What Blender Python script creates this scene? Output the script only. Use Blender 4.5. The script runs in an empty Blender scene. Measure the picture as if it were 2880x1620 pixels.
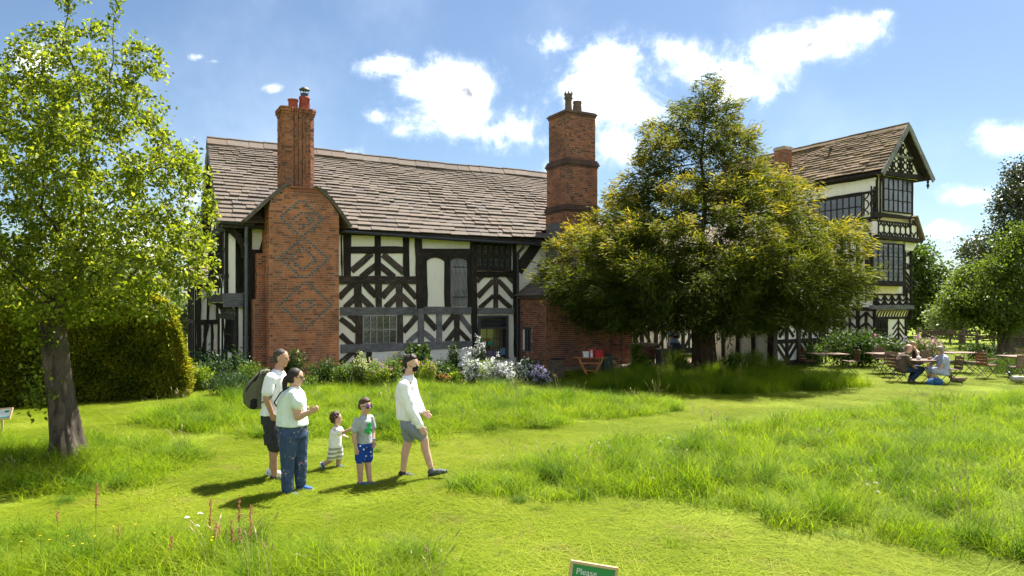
import bpy, math, random
import numpy as np
from mathutils import Vector, Matrix

SC = bpy.context.scene
COL = SC.collection
R = math.radians
rng = random.Random(7)

# ------------------------------------------------------------------ camera
F_PX = 2000.0            # focal length in photograph pixels (2880 wide)
CAM_Z = 2.4
HORIZON = 855.0
cam_data = bpy.data.cameras.new('camera')
cam_data.sensor_width = 36.0
cam_data.lens = 36.0 * F_PX / 2880.0
cam_data.shift_y = (HORIZON - 810.0) / 2880.0
cam_data.clip_end = 4000.0
cam = bpy.data.objects.new('camera', cam_data)
cam.location = (0, 0, CAM_Z)
cam.rotation_euler = (R(90), 0, 0)
COL.objects.link(cam)
SC.camera = cam

# ------------------------------------------------------------------ light
SUN_AZ = math.atan2(0.61, 0.79)       # clockwise from +Y
SUN_EL = R(58)
to_sun = Vector((math.sin(SUN_AZ) * math.cos(SUN_EL), math.cos(SUN_AZ) * math.cos(SUN_EL), math.sin(SUN_EL)))
sun_data = bpy.data.lights.new('sun', 'SUN')
sun_data.energy = 3.5
sun_data.angle = R(0.6)
sun_data.color = (1.0, 0.95, 0.87)
sun = bpy.data.objects.new('sun', sun_data)
sun.rotation_euler = to_sun.to_track_quat('Z', 'Y').to_euler()
sun.location = (20, 30, 40)
COL.objects.link(sun)

SC.view_settings.view_transform = 'Standard'
SC.view_settings.look = 'None'
SC.view_settings.exposure = 2.33
SC.view_settings.gamma = 1.0
SC.view_settings.use_curve_mapping = False
SC.cycles.use_denoising = True
SC.cycles.max_bounces = 8
SC.cycles.diffuse_bounces = 4
SC.cycles.glossy_bounces = 3
SC.cycles.transmission_bounces = 6
SC.cycles.transparent_max_bounces = 12
SC.cycles.sample_clamp_indirect = 6.0


class NT:
    """small helper to write node trees in a few lines"""
    def __init__(self, tree):
        self.t = tree

    def n(self, kind, **kw):
        nd = self.t.nodes.new(kind)
        ins = kw.pop('ins', {})
        for k, v in kw.items():
            setattr(nd, k, v)
        for k, v in ins.items():
            s = nd.inputs[k]
            if isinstance(v, bpy.types.NodeSocket):
                self.t.links.new(v, s)
            else:
                s.default_value = v
        return nd

    def math(self, op, a, b=0.0, c=None, clamp=False):
        ins = {0: a, 1: b}
        if c is not None:
            ins[2] = c
        return self.n('ShaderNodeMath', operation=op, use_clamp=clamp, ins=ins).outputs[0]

    def vmath(self, op, a, b=(0, 0, 0), out=0):
        return self.n('ShaderNodeVectorMath', operation=op, ins={0: a, 1: b}).outputs[out]

    def noise(self, vec, scale, detail=4.0, rough=0.55, dim='3D', dist=0.0):
        ins = {'Scale': scale, 'Detail': detail, 'Roughness': rough, 'Distortion': dist}
        if vec is not None:
            ins['Vector'] = vec
        return self.n('ShaderNodeTexNoise', noise_dimensions=dim, ins=ins).outputs[0]

    def ramp(self, fac, stops, interp='LINEAR'):
        nd = self.n('ShaderNodeValToRGB', ins={0: fac})
        cr = nd.color_ramp
        cr.interpolation = interp
        while len(cr.elements) < len(stops):
            cr.elements.new(0.5)
        for e, (p, c) in zip(cr.elements, stops):
            e.position = p
            e.color = (c[0], c[1], c[2], 1.0) if hasattr(c, '__len__') else (c, c, c, 1.0)
        return nd.outputs[0]

    def mix(self, fac, a, b, blend='MIX'):
        nd = self.n('ShaderNodeMix', data_type='RGBA', blend_type=blend)
        for i, v in ((0, fac), (6, a), (7, b)):
            s = nd.inputs[i]
            if isinstance(v, bpy.types.NodeSocket):
                self.t.links.new(v, s)
            elif hasattr(v, '__len__'):
                s.default_value = (v[0], v[1], v[2], 1.0)
            else:
                s.default_value = v
        return nd.outputs[2]

    def maprange(self, v, a, b, c=0.0, d=1.0, smooth=True):
        return self.n('ShaderNodeMapRange', interpolation_type='SMOOTHSTEP' if smooth else 'LINEAR',
                      ins={0: v, 1: a, 2: b, 3: c, 4: d}).outputs[0]


# ------------------------------------------------------------------ sky with fair-weather clouds
world = bpy.data.worlds.new('World')
SC.world = world
world.use_nodes = True
world.cycles.sampling_method = 'MANUAL'
world.cycles.sample_map_resolution = 256
wt = world.node_tree
wt.nodes.clear()
W = NT(wt)
SKY_STRENGTH = 0.055
sky = W.n('ShaderNodeTexSky', sky_type='NISHITA')
sky.sun_disc = False
sky.sun_elevation = SUN_EL
sky.sun_rotation = SUN_AZ
sky.air_density = 1.0
sky.dust_density = 0.5
sky.ozone_density = 2.5
sky.altitude = 50.0
direc = W.n('ShaderNodeTexCoord').outputs['Generated']
sep = W.n('ShaderNodeSeparateXYZ', ins={0: direc})
dx, dy, dz = sep.outputs
# cumulus groups, each a bearing (x/y), a height (z/y) and two radii, as seen to the north of the lawn
CLOUDS = [  # photograph px -> bearing
    (1085, 185, 90, 34), (1210, 235, 100, 62), (1330, 255, 100, 70), (1290, 330, 170, 80), (1400, 370, 120, 52), (1060, 330, 44, 30),
    (1585, 125, 85, 48), (1680, 165, 150, 85), (1620, 260, 90, 90), (1740, 290, 130, 95), (1880, 140, 65, 42), (1950, 190, 110, 75),
    (2080, 220, 130, 80), (2160, 150, 120, 62), (2280, 125, 130, 55), (2400, 80, 105, 45), (2480, 42, 60, 28), (1720, 400, 90, 70),
    (560, 160, 62, 22), (600, 172, 62, 20), (765, 246, 61, 26), (980, 424, 64, 26),
    (110, 165, 70, 52), (530, 560, 60, 130), (560, 680, 60, 110), (1560, 480, 40, 50),
    (2830, 390, 100, 50), (2730, 556, 85, 30), (2650, 645, 65, 26), (350, 680, 200, 120)]
ypos = W.math('MAXIMUM', dy, 0.02)
px_ = W.math('DIVIDE', dx, ypos)
pz_ = W.math('DIVIDE', dz, ypos)
pv = W.n('ShaderNodeCombineXYZ', ins={0: px_, 1: pz_, 2: 0.0}).outputs[0]
acc = None
for (cx, cy, rx, ry) in CLOUDS:
    c = ((cx - 1440.0) / F_PX, (HORIZON - cy) / F_PX, 0)
    d = W.vmath('SUBTRACT', pv, c)
    d = W.vmath('MULTIPLY', d, (F_PX / rx, F_PX / ry, 1))
    l = W.vmath('LENGTH', d, out=1)
    m = W.math('SUBTRACT', 1.25 if rx > 64 else .8, l)
    acc = m if acc is None else W.n('ShaderNodeMath', operation='SMOOTH_MAX', ins={0: acc, 1: m, 2: 0.35}).outputs[0]
front = W.maprange(dy, 0.35, 0.55)
# the rest of the sky dome: unseen noise cumulus, added denser to fill the shade
den = W.math('ADD', W.math('MAXIMUM', dz, 0.0), 0.22)
dome = W.vmath('DIVIDE', direc, W.n('ShaderNodeCombineXYZ', ins={0: den, 1: den, 2: den}).outputs[0])
big = W.noise(dome, 1.15, 3.0, 0.5)
domem = W.math('MULTIPLY', W.math('SUBTRACT', big, 0.48), 9.0)
body = W.n('ShaderNodeMix', data_type='FLOAT', ins={0: front, 2: domem, 3: acc}).outputs[0]
body = W.math('MAXIMUM', body, -1.2)
n1 = W.noise(direc, 10.0, 9.0, 0.66, dist=0.5)
n2 = W.noise(direc, 38.0, 6.0, 0.62)
edge = W.math('ADD', W.math('MULTIPLY', W.math('SUBTRACT', n1, 0.5), 3.1), W.math('MULTIPLY', W.math('SUBTRACT', n2, 0.5), 1.5))
dens = W.math('ADD', body, edge)
alpha = W.math('POWER', W.maprange(dens, -0.6, 1.55), 2.9)
alpha = W.math('MULTIPLY', alpha, 0.95)
# faint high haze veil
veil = W.math('MULTIPLY', W.maprange(W.noise(direc, 3.0, 6.0, 0.6), 0.45, 0.85), 0.09)
alpha = W.math('MAXIMUM', alpha, veil)
# thicker parts are slightly greyer (self shadow of the cloud body)
n1b = W.noise(W.vmath('ADD', direc, (0.008, 0.0, 0.022)), 10.0, 6.0, 0.66, dist=0.5)
thick = W.math('MULTIPLY', W.maprange(W.math('SUBTRACT', n1b, n1), -0.09, 0.09), W.maprange(dens, 0.6, 1.5))
CLOUD_L = 12.5  # cloud brightness, raised so the dome clouds add fill light
ccol = W.mix(thick, (CLOUD_L, CLOUD_L * 0.99, CLOUD_L * 0.97), (CLOUD_L * .17, CLOUD_L * .18, CLOUD_L * .20))
skycol = W.mix(1.0, sky.outputs[0], (0.485, 0.51, 0.52), 'MULTIPLY')
wcol = W.mix(alpha, skycol, ccol)
bg = W.n('ShaderNodeBackground', ins={0: wcol, 1: SKY_STRENGTH})
wt.links.new(bg.outputs[0], W.n('ShaderNodeOutputWorld').inputs[0])


# ------------------------------------------------------------------ measuring helpers
def ground(px, py, z=0.0):
    """the point of the level ground (or of height z) seen at a photograph pixel"""
    d = F_PX * (CAM_Z - z) / (py - HORIZON)
    return Vector(((px - 1440.0) / F_PX * d, d, z))


def at(px, py, depth):
    return Vector(((px - 1440.0) / F_PX * depth, depth, CAM_Z + (HORIZON - py) / F_PX * depth))


# ------------------------------------------------------------------ mesh builder
class MB:
    def __init__(self):
        self.v = []
        self.f = []
        self.r = []          # one random number per face, carried as the attribute "rnd"

    def add(self, verts, faces, rnd=0.0):
        o = len(self.v)
        self.v.extend(tuple(p) for p in verts)
        for f in faces:
            self.f.append(tuple(i + o for i in f))
            self.r.append(rnd)
        return self

    def box(self, lo, hi, rnd=0.0):
        x0, y0, z0 = lo
        x1, y1, z1 = hi
        return self.add([(x0, y0, z0), (x1, y0, z0), (x1, y1, z0), (x0, y1, z0), (x0, y0, z1), (x1, y0, z1), (x1, y1, z1), (x0, y1, z1)],
                        [(0, 3, 2, 1), (4, 5, 6, 7), (0, 1, 5, 4), (1, 2, 6, 5), (2, 3, 7, 6), (3, 0, 4, 7)], rnd)

    def obox(self, c, ax, ay, az, rnd=0.0):
        """box from a centre and three half-axis vectors"""
        c, ax, ay, az = Vector(c), Vector(ax), Vector(ay), Vector(az)
        vs = [c + ax * i + ay * j + az * k for k in (-1, 1) for j in (-1, 1) for i in (-1, 1)]
        return self.add(vs, [(0, 2, 3, 1), (4, 5, 7, 6), (0, 1, 5, 4), (1, 3, 7, 5), (3, 2, 6, 7), (2, 0, 4, 6)], rnd)

    def bar(self, a, b, w, h, up=(0, 0, 1), rnd=0.0):
        """rectangular bar from a to b, width w across, height h along up"""
        a, b = Vector(a), Vector(b)
        d = b - a
        L = d.length
        d.normalize()
        up = Vector(up)
        s = d.cross(up)
        if s.length < 1e-4:
            s = d.cross(Vector((1, 0, 0)))
        s.normalize()
        u = s.cross(d)
        return self.obox((a + b) / 2, d * (L / 2), s * (w / 2), u * (h / 2), rnd)

    def prism(self, poly, lo, hi, axis='y', rnd=0.0):
        """extrude a 2-D polygon: axis y -> polygon in x,z; axis z -> polygon in x,y; axis x -> polygon in y,z"""
        def P(p, t):
            return {'y': (p[0], t, p[1]), 'z': (p[0], p[1], t), 'x': (t, p[0], p[1])}[axis]
        n = len(poly)
        vs = [P(p, lo) for p in poly] + [P(p, hi) for p in poly]
        fs = [tuple(range(n)), tuple(range(2 * n - 1, n - 1, -1))]
        for i in range(n):
            j = (i + 1) % n
            fs.append((i, i + n, j + n, j))
        return self.add(vs, fs, rnd)

    def tube(self, pts, rad, seg=8, caps=True, rnd=0.0):
        pts = [Vector(p) for p in pts]
        n = len(pts)
        if not hasattr(rad, '__len__'):
            rad = [rad] * n
        vs, fs = [], []
        s = None
        for i, p in enumerate(pts):
            d = (pts[min(i + 1, n - 1)] - pts[max(i - 1, 0)])
            if d.length < 1e-9:
                d = Vector((0, 0, 1))
            d.normalize()
            if s is None:
                s = d.cross(Vector((0, 0, 1)) if abs(d.z) < 0.9 else Vector((1, 0, 0)))
            s = s - d * s.dot(d)
            if s.length < 1e-5:
                s = d.cross(Vector((0.3, 0.7, 0.2)))
            s.normalize()
            t = d.cross(s)
            for k in range(seg):
                a = 2 * math.pi * k / seg
                vs.append(p + (s * math.cos(a) + t * math.sin(a)) * rad[i])
        for i in range(n - 1):
            for k in range(seg):
                k2 = (k + 1) % seg
                fs.append((i * seg + k, i * seg + k2, (i + 1) * seg + k2, (i + 1) * seg + k))
        if caps:
            fs.append(tuple(range(seg - 1, -1, -1)))
            fs.append(tuple((n - 1) * seg + k for k in range(seg)))
        return self.add(vs, fs, rnd)

    def lathe(self, prof, c=(0, 0, 0), seg=14, rnd=0.0, sx=1.0, sy=1.0):
        """profile of (radius, z) turned about a vertical axis at c"""
        vs, fs = [], []
        for (r, z) in prof:
            for k in range(seg):
                a = 2 * math.pi * k / seg
                vs.append((c[0] + r * sx * math.cos(a), c[1] + r * sy * math.sin(a), c[2] + z))
        for i in range(len(prof) - 1):
            for k in range(seg):
                k2 = (k + 1) % seg
                fs.append((i * seg + k, i * seg + k2, (i + 1) * seg + k2, (i + 1) * seg + k))
        fs.append(tuple(range(seg - 1, -1, -1)))
        fs.append(tuple((len(prof) - 1) * seg + k for k in range(seg)))
        return self.add(vs, fs, rnd)

    def mesh(self, name, smooth=False):
        me = bpy.data.meshes.new(name)
        me.from_pydata(self.v, [], self.f)
        if any(self.r):
            at_ = me.attributes.new('rnd', 'FLOAT', 'FACE')
            at_.data.foreach_set('value', np.array(self.r, dtype=np.float32))
        if smooth:
            me.polygons.foreach_set('use_smooth', [True] * len(me.polygons))
        me.update()
        return me

    def build(self, name, mat, parent=None, smooth=False, **kw):
        return link(name, self.mesh(name, smooth), mat, parent, **kw)


def link(name, me, mat=None, parent=None, loc=None, rot=None, scale=None, **props):
    if mat is not None and len(me.materials) == 0:
        me.materials.append(mat)
    o = bpy.data.objects.new(name, me)
    COL.objects.link(o)
    if parent is not None:
        o.parent = parent
    if loc is not None:
        o.location = loc
    if rot is not None:
        o.rotation_euler = rot
    if scale is not None:
        o.scale = scale
    for k, v in props.items():
        o[k] = v
    return o


def thing(name, label, cat, loc=(0, 0, 0), rz=0.0, group=None, scale=1.0):
    o = bpy.data.objects.new(name, None)
    o.empty_display_size = 0.2
    COL.objects.link(o)
    o.location = loc
    o.rotation_euler = (0, 0, rz)
    o.scale = (scale, scale, scale)
    o['label'] = label
    o['category'] = cat
    if group:
        o['group'] = group
    return o


def tag(o, label, cat, group=None):
    o['label'] = label
    o['category'] = cat
    if group:
        o['group'] = group
    return o


def children_of(o):
    return [c for c in COL.objects if c.parent == o]


def copy_tree(o, kids, loc, rz, label, group=None):
    """kids: list of (object, [sub objects]) made when the first one was built"""
    c = o.copy()
    COL.objects.link(c)
    c.location = loc
    c.rotation_euler = (0, 0, rz)
    c['label'] = label
    if group:
        c['group'] = group
    for k, subs in kids:
        kc = k.copy()
        COL.objects.link(kc)
        kc.parent = c
        for s in subs:
            s2 = s.copy()
            COL.objects.link(s2)
            s2.parent = kc
    return c


def add_bevel(o, w=0.006, seg=1):
    m = o.modifiers.new('bevel', 'BEVEL')
    m.width = w
    m.segments = seg
    m.limit_method = 'ANGLE'
    return o


# ------------------------------------------------------------------ materials
def material(name):
    m = bpy.data.materials.new(name)
    m.use_nodes = True
    m.node_tree.nodes.clear()
    return m, NT(m.node_tree)


def finish(m, T, surf, disp=None):
    out = T.n('ShaderNodeOutputMaterial')
    T.t.links.new(surf, out.inputs[0])
    return m


def principled(T, col, rough=0.7, spec=0.3, metal=0.0, bump=None, bump_s=0.3, bump_d=0.01, **kw):
    ins = {'Base Color': col if isinstance(col, bpy.types.NodeSocket) else (col[0], col[1], col[2], 1),
           'Roughness': rough, 'Specular IOR Level': spec, 'Metallic': metal}
    ins.update(kw)
    if bump is not None:
        b = T.n('ShaderNodeBump', ins={'Height': bump, 'Strength': bump_s, 'Distance': bump_d})
        ins['Normal'] = b.outputs[0]
    return T.n('ShaderNodeBsdfPrincipled', ins=ins).outputs[0]


def obj_coord(T):
    return T.n('ShaderNodeTexCoord').outputs['Object']


def world_pos(T):
    return T.n('ShaderNodeNewGeometry').outputs['Position']


def piece_random(T):
    """a random number per piece: per object for single pieces, per face for joined ones"""
    a = T.n('ShaderNodeAttribute', attribute_name='rnd').outputs['Fac']
    o = T.n('ShaderNodeObjectInfo').outputs['Random']
    return T.math('FRACT', T.math('ADD', a, o))


def m_plain(name, col, rough=0.6, spec=0.3, metal=0.0, var=0.15, scale=6.0, bump=0.0):
    m, T = material(name)
    n = T.noise(obj_coord(T), scale, 4)
    dark = tuple(c * (1 - var) for c in col)
    light = tuple(min(1, c * (1 + var)) for c in col)
    c = T.ramp(n, [(0.3, dark), (0.7, light)])
    return finish(m, T, principled(T, c, rough, spec, metal, bump=n if bump else None, bump_s=bump))


def m_brick(name, lo, hi, dark):
    m, T = material(name)
    r = piece_random(T)
    wp = world_pos(T)
    c = T.ramp(r, [(0.0, dark), (0.10, dark), (0.2, lo), (0.55, tuple((a + b) / 2 for a, b in zip(lo, hi))), (1.0, hi)])
    big = T.noise(wp, 0.9, 5, 0.6)
    c = T.mix(T.maprange(big, 0.42, 0.70, 0, 0.75), c, (lo[0] * .55, lo[1] * .62, lo[2] * .75))
    st = T.n('ShaderNodeMapping', ins={0: wp, 3: (1.6, 1.6, .55)}).outputs[0]
    c = T.mix(T.maprange(T.noise(st, 1.3, 6, .65), .50, .70, 0, .5), c, (0.16, 0.10, 0.075))
    soot = T.noise(wp, 3.5, 5, 0.65)
    c = T.mix(T.maprange(soot, 0.52, 0.8, 0, 0.6), c, (0.085, 0.055, 0.045))
    lime = T.noise(wp, 7.0, 6, 0.7)
    c = T.mix(T.maprange(lime, 0.62, 0.8, 0, 0.45), c, (0.50, 0.42, 0.36))
    fine = T.noise(wp, 60.0, 3)
    c = T.mix(0.5, c, T.mix(fine, (0.55, 0.55, 0.55), (1.35, 1.35, 1.35)), 'MULTIPLY')
    return finish(m, T, principled(T, c, 0.9, 0.15, bump=fine, bump_s=0.5, bump_d=0.006))


def m_timber(name, a, b, c3):
    m, T = material(name)
    oc = obj_coord(T)
    wp = world_pos(T)
    st = T.n('ShaderNodeMapping', ins={0: oc, 3: (1.3, 14.0, 14.0)}).outputs[0]   # beams are built along their own x axis
    grain = T.noise(st, 3.0, 6, 0.65, dist=0.6)
    blot = T.noise(wp, 1.6, 5, 0.6)
    c = T.ramp(grain, [(0.30, a), (0.52, b), (0.78, c3)])
    c = T.mix(T.maprange(blot, 0.42, 0.72, 0, 0.75), c, T.ramp(grain, [(0.3, tuple(x * .6 for x in a)), (0.8, tuple(x * .85 for x in b))]))
    rr = piece_random(T)
    c = T.mix(1.0, c, T.mix(rr, (0.75, 0.75, 0.75), (1.25, 1.25, 1.25)), 'MULTIPLY')
    return finish(m, T, principled(T, c, 0.85, 0.2, bump=grain, bump_s=0.8, bump_d=0.012))


def m_slate():
    m, T = material('stone_slate')
    r = piece_random(T)
    wp = world_pos(T)
    c = T.ramp(r, [(0.0, (0.118, 0.098, 0.080)), (0.25, (0.136, 0.112, 0.091)), (0.5, (0.152, 0.123, 0.098)), (0.72, (0.168, 0.136, 0.110)),
                   (0.86, (0.132, 0.114, 0.103)), (0.95, (0.175, 0.128, 0.096)), (1.0, (0.115, 0.10, 0.09))])
    n = T.noise(wp, 5.0, 6, 0.65)
    c = T.mix(T.maprange(n, 0.4, 0.75, 0, 0.6), c, (0.13, 0.105, 0.085))
    f = T.noise(wp, 38.0, 4, 0.6)
    c = T.mix(0.55, c, T.mix(f, (0.5, 0.5, 0.5), (1.45, 1.45, 1.45)), 'MULTIPLY')
    sp = T.noise(wp, 14.0, 3)
    lich = T.math('MULTIPLY', T.maprange(sp, 0.60, 0.70), T.maprange(T.noise(wp, 0.7, 3), 0.42, 0.62))
    c = T.mix(T.math('MULTIPLY', lich, 0.6), c, (0.28, 0.27, 0.19))
    return finish(m, T, principled(T, c, 0.88, 0.2, bump=f, bump_s=0.6, bump_d=0.01))


def m_slate_moss():
    m, T = material('mossy_slate')
    r = piece_random(T)
    wp = world_pos(T)
    c = T.ramp(r, [(0.0, (0.14, 0.10, 0.07)), (0.5, (0.20, 0.14, 0.09)), (1.0, (0.245, 0.175, 0.115))])
    n = T.noise(wp, 2.6, 6, 0.7)
    c = T.mix(T.maprange(n, 0.48, 0.66, 0, 0.85), c, (0.14, 0.115, 0.025))
    f = T.noise(wp, 30.0, 4, 0.6)
    c = T.mix(0.55, c, T.mix(f, (0.5, 0.5, 0.5), (1.4, 1.4, 1.4)), 'MULTIPLY')
    return finish(m, T, principled(T, c, 0.9, 0.15, bump=f, bump_s=0.6, bump_d=0.015))


def m_plaster(name, col, streak=0.25):
    m, T = material(name)
    wp = world_pos(T)
    st = T.n('ShaderNodeMapping', ins={0: wp, 3: (3.0, 3.0, 0.8)}).outputs[0]
    n = T.noise(st, 1.6, 6, 0.65)
    n2 = T.noise(wp, 22.0, 4)
    c = T.mix(T.maprange(n, 0.45, 0.8, 0, streak), col, tuple(a * b for a, b in zip(col, (0.62, 0.62, 0.58))))
    return finish(m, T, principled(T, c, 0.9, 0.15, bump=n2, bump_s=0.25, bump_d=0.01))


def m_glass_dark(name, tint=(0.012, 0.015, 0.013), rough=0.08):
    """old leaded glass seen from outside by day: dark room behind a slightly wavy reflecting pane"""
    m, T = material(name)
    n = T.noise(obj_coord(T), 14.0, 3)
    r = piece_random(T)
    c = T.mix(r, tint, tuple(t * 1.8 for t in tint))
    return finish(m, T, principled(T, c, rough, 0.9, bump=n, bump_s=0.35, bump_d=0.02))


def m_leaf(name, stops, trans=0.45, rough=0.5, spec=0.2, tcol=None, attr=None):
    """leaf: per-leaf colour from the attribute rnd, light shines through"""
    m, T = material(name)
    r = T.n('ShaderNodeAttribute', attribute_name='rnd').outputs['Fac']
    o = T.n('ShaderNodeObjectInfo').outputs['Random']
    rr = T.math('FRACT', T.math('ADD', r, T.math('MULTIPLY', o, 0.0)))
    c = T.ramp(rr, stops)
    p = principled(T, c, rough, spec)
    tc = T.mix(1.0, c, tcol or (1.5, 1.6, 0.55), 'MULTIPLY')
    tr = T.n('ShaderNodeBsdfTranslucent', ins={0: tc}).outputs[0]
    mx = T.n('ShaderNodeMixShader', ins={0: trans, 1: p, 2: tr}).outputs[0]
    return finish(m, T, mx)


M = {}
M['plaster'] = m_plaster('cream_plaster', (0.84, 0.81, 0.70), .3)
M['plaster_white'] = m_plaster('white_limewash', (0.80, 0.80, 0.76), 0.35)
M['plaster_yellow'] = m_plaster('ochre_plaster', (0.80, 0.70, 0.42))
M['timber_dark'] = m_timber('black_oak', (0.012, 0.010, 0.008), (0.030, 0.025, 0.021), (0.085, 0.070, 0.058))
M['timber_brown'] = m_timber('weathered_oak', (0.018, 0.014, 0.012), (0.062, 0.049, 0.040), (0.20, 0.165, 0.14))
M['timber_grey'] = m_timber('silver_oak', (0.07, 0.07, 0.072), (0.18, 0.18, 0.185), (0.33, 0.33, 0.335))
M['brick'] = m_brick('red_brick', (0.36, 0.125, 0.060), (0.51, 0.195, 0.092), (0.16, 0.078, 0.055))
M['brick_old'] = m_brick('old_brick', (0.25, 0.095, 0.058), (0.38, 0.155, 0.088), (0.10, 0.062, 0.054))
M['brick_band'] = m_brick('weathered_band_brick', (0.10, 0.062, 0.050), (0.17, 0.10, 0.075), (0.06, 0.045, 0.04))
M['brick_blue'] = m_plain('vitrified_brick', (0.085, 0.08, 0.078), 0.6, 0.4, var=0.4, scale=12)
M['mortar'] = m_plain('lime_mortar', (0.42, 0.33, 0.26), 0.95, 0.1, var=0.25, scale=3)
M['slate'] = m_slate()
M['slate_moss'] = m_slate_moss()
M['glass'] = m_glass_dark('leaded_glass')
M['glass_pale'] = m_glass_dark('wavy_pale_glass', (0.035, 0.045, 0.060), 0.22)
M['lead'] = m_plain('lead', (0.10, 0.105, 0.115), 0.55, 0.4, var=0.2)
M['iron'] = m_plain('cast_iron_paint', (0.03, 0.033, 0.038), 0.5, 0.4, var=0.2)
M['iron_grey'] = m_plain('grey_pipe_paint', (0.10, 0.11, 0.125), 0.45, 0.4, var=0.15)
M['pot_red'] = m_plain('terracotta_pot', (0.22, 0.05, 0.035), 0.8, 0.2, var=0.3, scale=8)
M['pot_brown'] = m_plain('weathered_pot', (0.13, 0.10, 0.075), 0.85, 0.2, var=0.35, scale=8)
M['stone'] = m_plain('garden_stone', (0.26, 0.22, 0.17), 0.9, 0.2, var=0.35, scale=5, bump=0.4)
# =================================================================== ground
def m_lawn(name, a, b, c3):
    m, T = material(name)
    wp = world_pos(T)
    n = T.noise(wp, 0.55, 6, 0.6)
    f = T.noise(wp, 26.0, 5, 0.7)
    c = T.ramp(f, [(0.28, a), (0.5, b), (0.72, c3)])
    c = T.mix(T.maprange(n, 0.4, 0.7, 0, 0.5), c, T.ramp(f, [(0.3, tuple(x * .75 for x in a)), (0.7, (b[0] * .85, b[1] * 1.0, b[2]))]))
    return finish(m, T, principled(T, c, 0.95, 0.1, bump=f, bump_s=0.7, bump_d=0.03))


M['lawn'] = m_lawn('lawn_turf', (0.06, 0.09, 0.008), (0.14, 0.18, 0.013), (0.24, 0.255, 0.035))
M['path'] = m_plain('gravel_path', (0.30, 0.24, 0.19), 0.95, 0.1, var=0.35, scale=18, bump=0.5)
M['soil'] = m_plain('bed_soil', (0.055, 0.040, 0.028), 0.95, 0.1, var=0.4, scale=9, bump=0.5)
g = MB()
nx, ny = 60, 60
S = 1500.0
g.add([(-S, -S, 0), (S, -S, 0), (S, S, 0), (-S, S, 0)], [(0, 1, 2, 3)])
go = g.build('lawn', M['lawn'], None, kind='structure')


def sheet(name, pts, z, mat):
    q = MB()
    q.add([(p[0], p[1], z) for p in pts], [tuple(range(len(pts)))])
    return q.build(name, mat, None, kind='structure')


def hall_xy(s, v):
    return (HO.x + UX * s - UY * v, HO.y + UY * s + UX * v)
# =================================================================== the timber-framed hall
UX, UY = 0.872, 0.489                     # direction of the long front
HALL_RZ = math.atan2(UY, UX)
UX, UY = math.cos(HALL_RZ), math.sin(HALL_RZ)
HO = Vector((-8.78, 23.4, 0.0))           # front left corner at the ground


def front_pt(px, py, v=0.0, o=HO):
    """photograph pixel -> (along, up) on the plane at depth v of a frame turned like the hall"""
    dx = (px - 1440.0) / F_PX
    s = (dx * (o.y + UX * v) - o.x + UY * v) / (UX - dx * UY)
    Y = o.y + UY * s + UX * v
    return s, CAM_Z + (HORIZON - py) / F_PX * Y


def side_pt(px, py, s=0.0, o=HO):
    dx = (px - 1440.0) / F_PX
    v = (o.x + UX * s - dx * (o.y + UY * s)) / (UY + dx * UX)
    Y = o.y + UY * s + UX * v
    return v, CAM_Z + (HORIZON - py) / F_PX * Y


hall = thing('timber_framed_hall', 'long black and white timber-framed hall with brown stone-slate roof and diapered brick chimney', 'house', HO, HALL_RZ)

_beam_i = [0]


def beam_mesh(L, w, d, seed, jit=0.017):
    r = random.Random(seed)
    n = max(2, int(L / 0.45))
    mb = MB()
    vs, fs = [], []
    for i in range(n + 1):
        x = -L / 2 + L * i / n
        j = [r.uniform(-jit, jit) for _ in range(4)]
        vs += [(x, -d / 2, -w / 2 + j[0]), (x, -d / 2, w / 2 + j[1]), (x, d / 2, w / 2 + j[1]), (x, d / 2, -w / 2 + j[0])]
    for i in range(n):
        for k in range(4):
            k2 = (k + 1) % 4
            fs.append((i * 4 + k, (i + 1) * 4 + k, (i + 1) * 4 + k2, i * 4 + k2))
    fs += [(0, 1, 2, 3), (n * 4 + 3, n * 4 + 2, n * 4 + 1, n * 4)]
    mb.add(vs, fs)
    return mb.mesh('timber_beam')


def beam(parent, a, b, w, y, d, mat, name='timber_beam', side=False, sv=0.0):
    """beam between two points of a wall, a/b = (along, up); the outer face stands at y (or at x for a side wall)"""
    _beam_i[0] += 1
    i = _beam_i[0]
    ax, az = a
    bx, bz = b
    L = math.hypot(bx - ax, bz - az)
    me = beam_mesh(L, w, d, i)
    ang = -math.atan2(bz - az, bx - ax)
    off = (i % 7) * 0.0023
    cx, cz = (ax + bx) / 2, (az + bz) / 2
    if not side:
        return link(name, me, mat, parent, (cx, y + d / 2 - off, cz), (0, ang, 0))
    o = link(name, me, mat, parent, (sv + d / 2 - off, cx, cz))
    o.rotation_euler = (Matrix.Rotation(R(90), 3, 'Z') @ Matrix.Rotation(ang, 3, 'Y')).to_euler()
    return o


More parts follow.
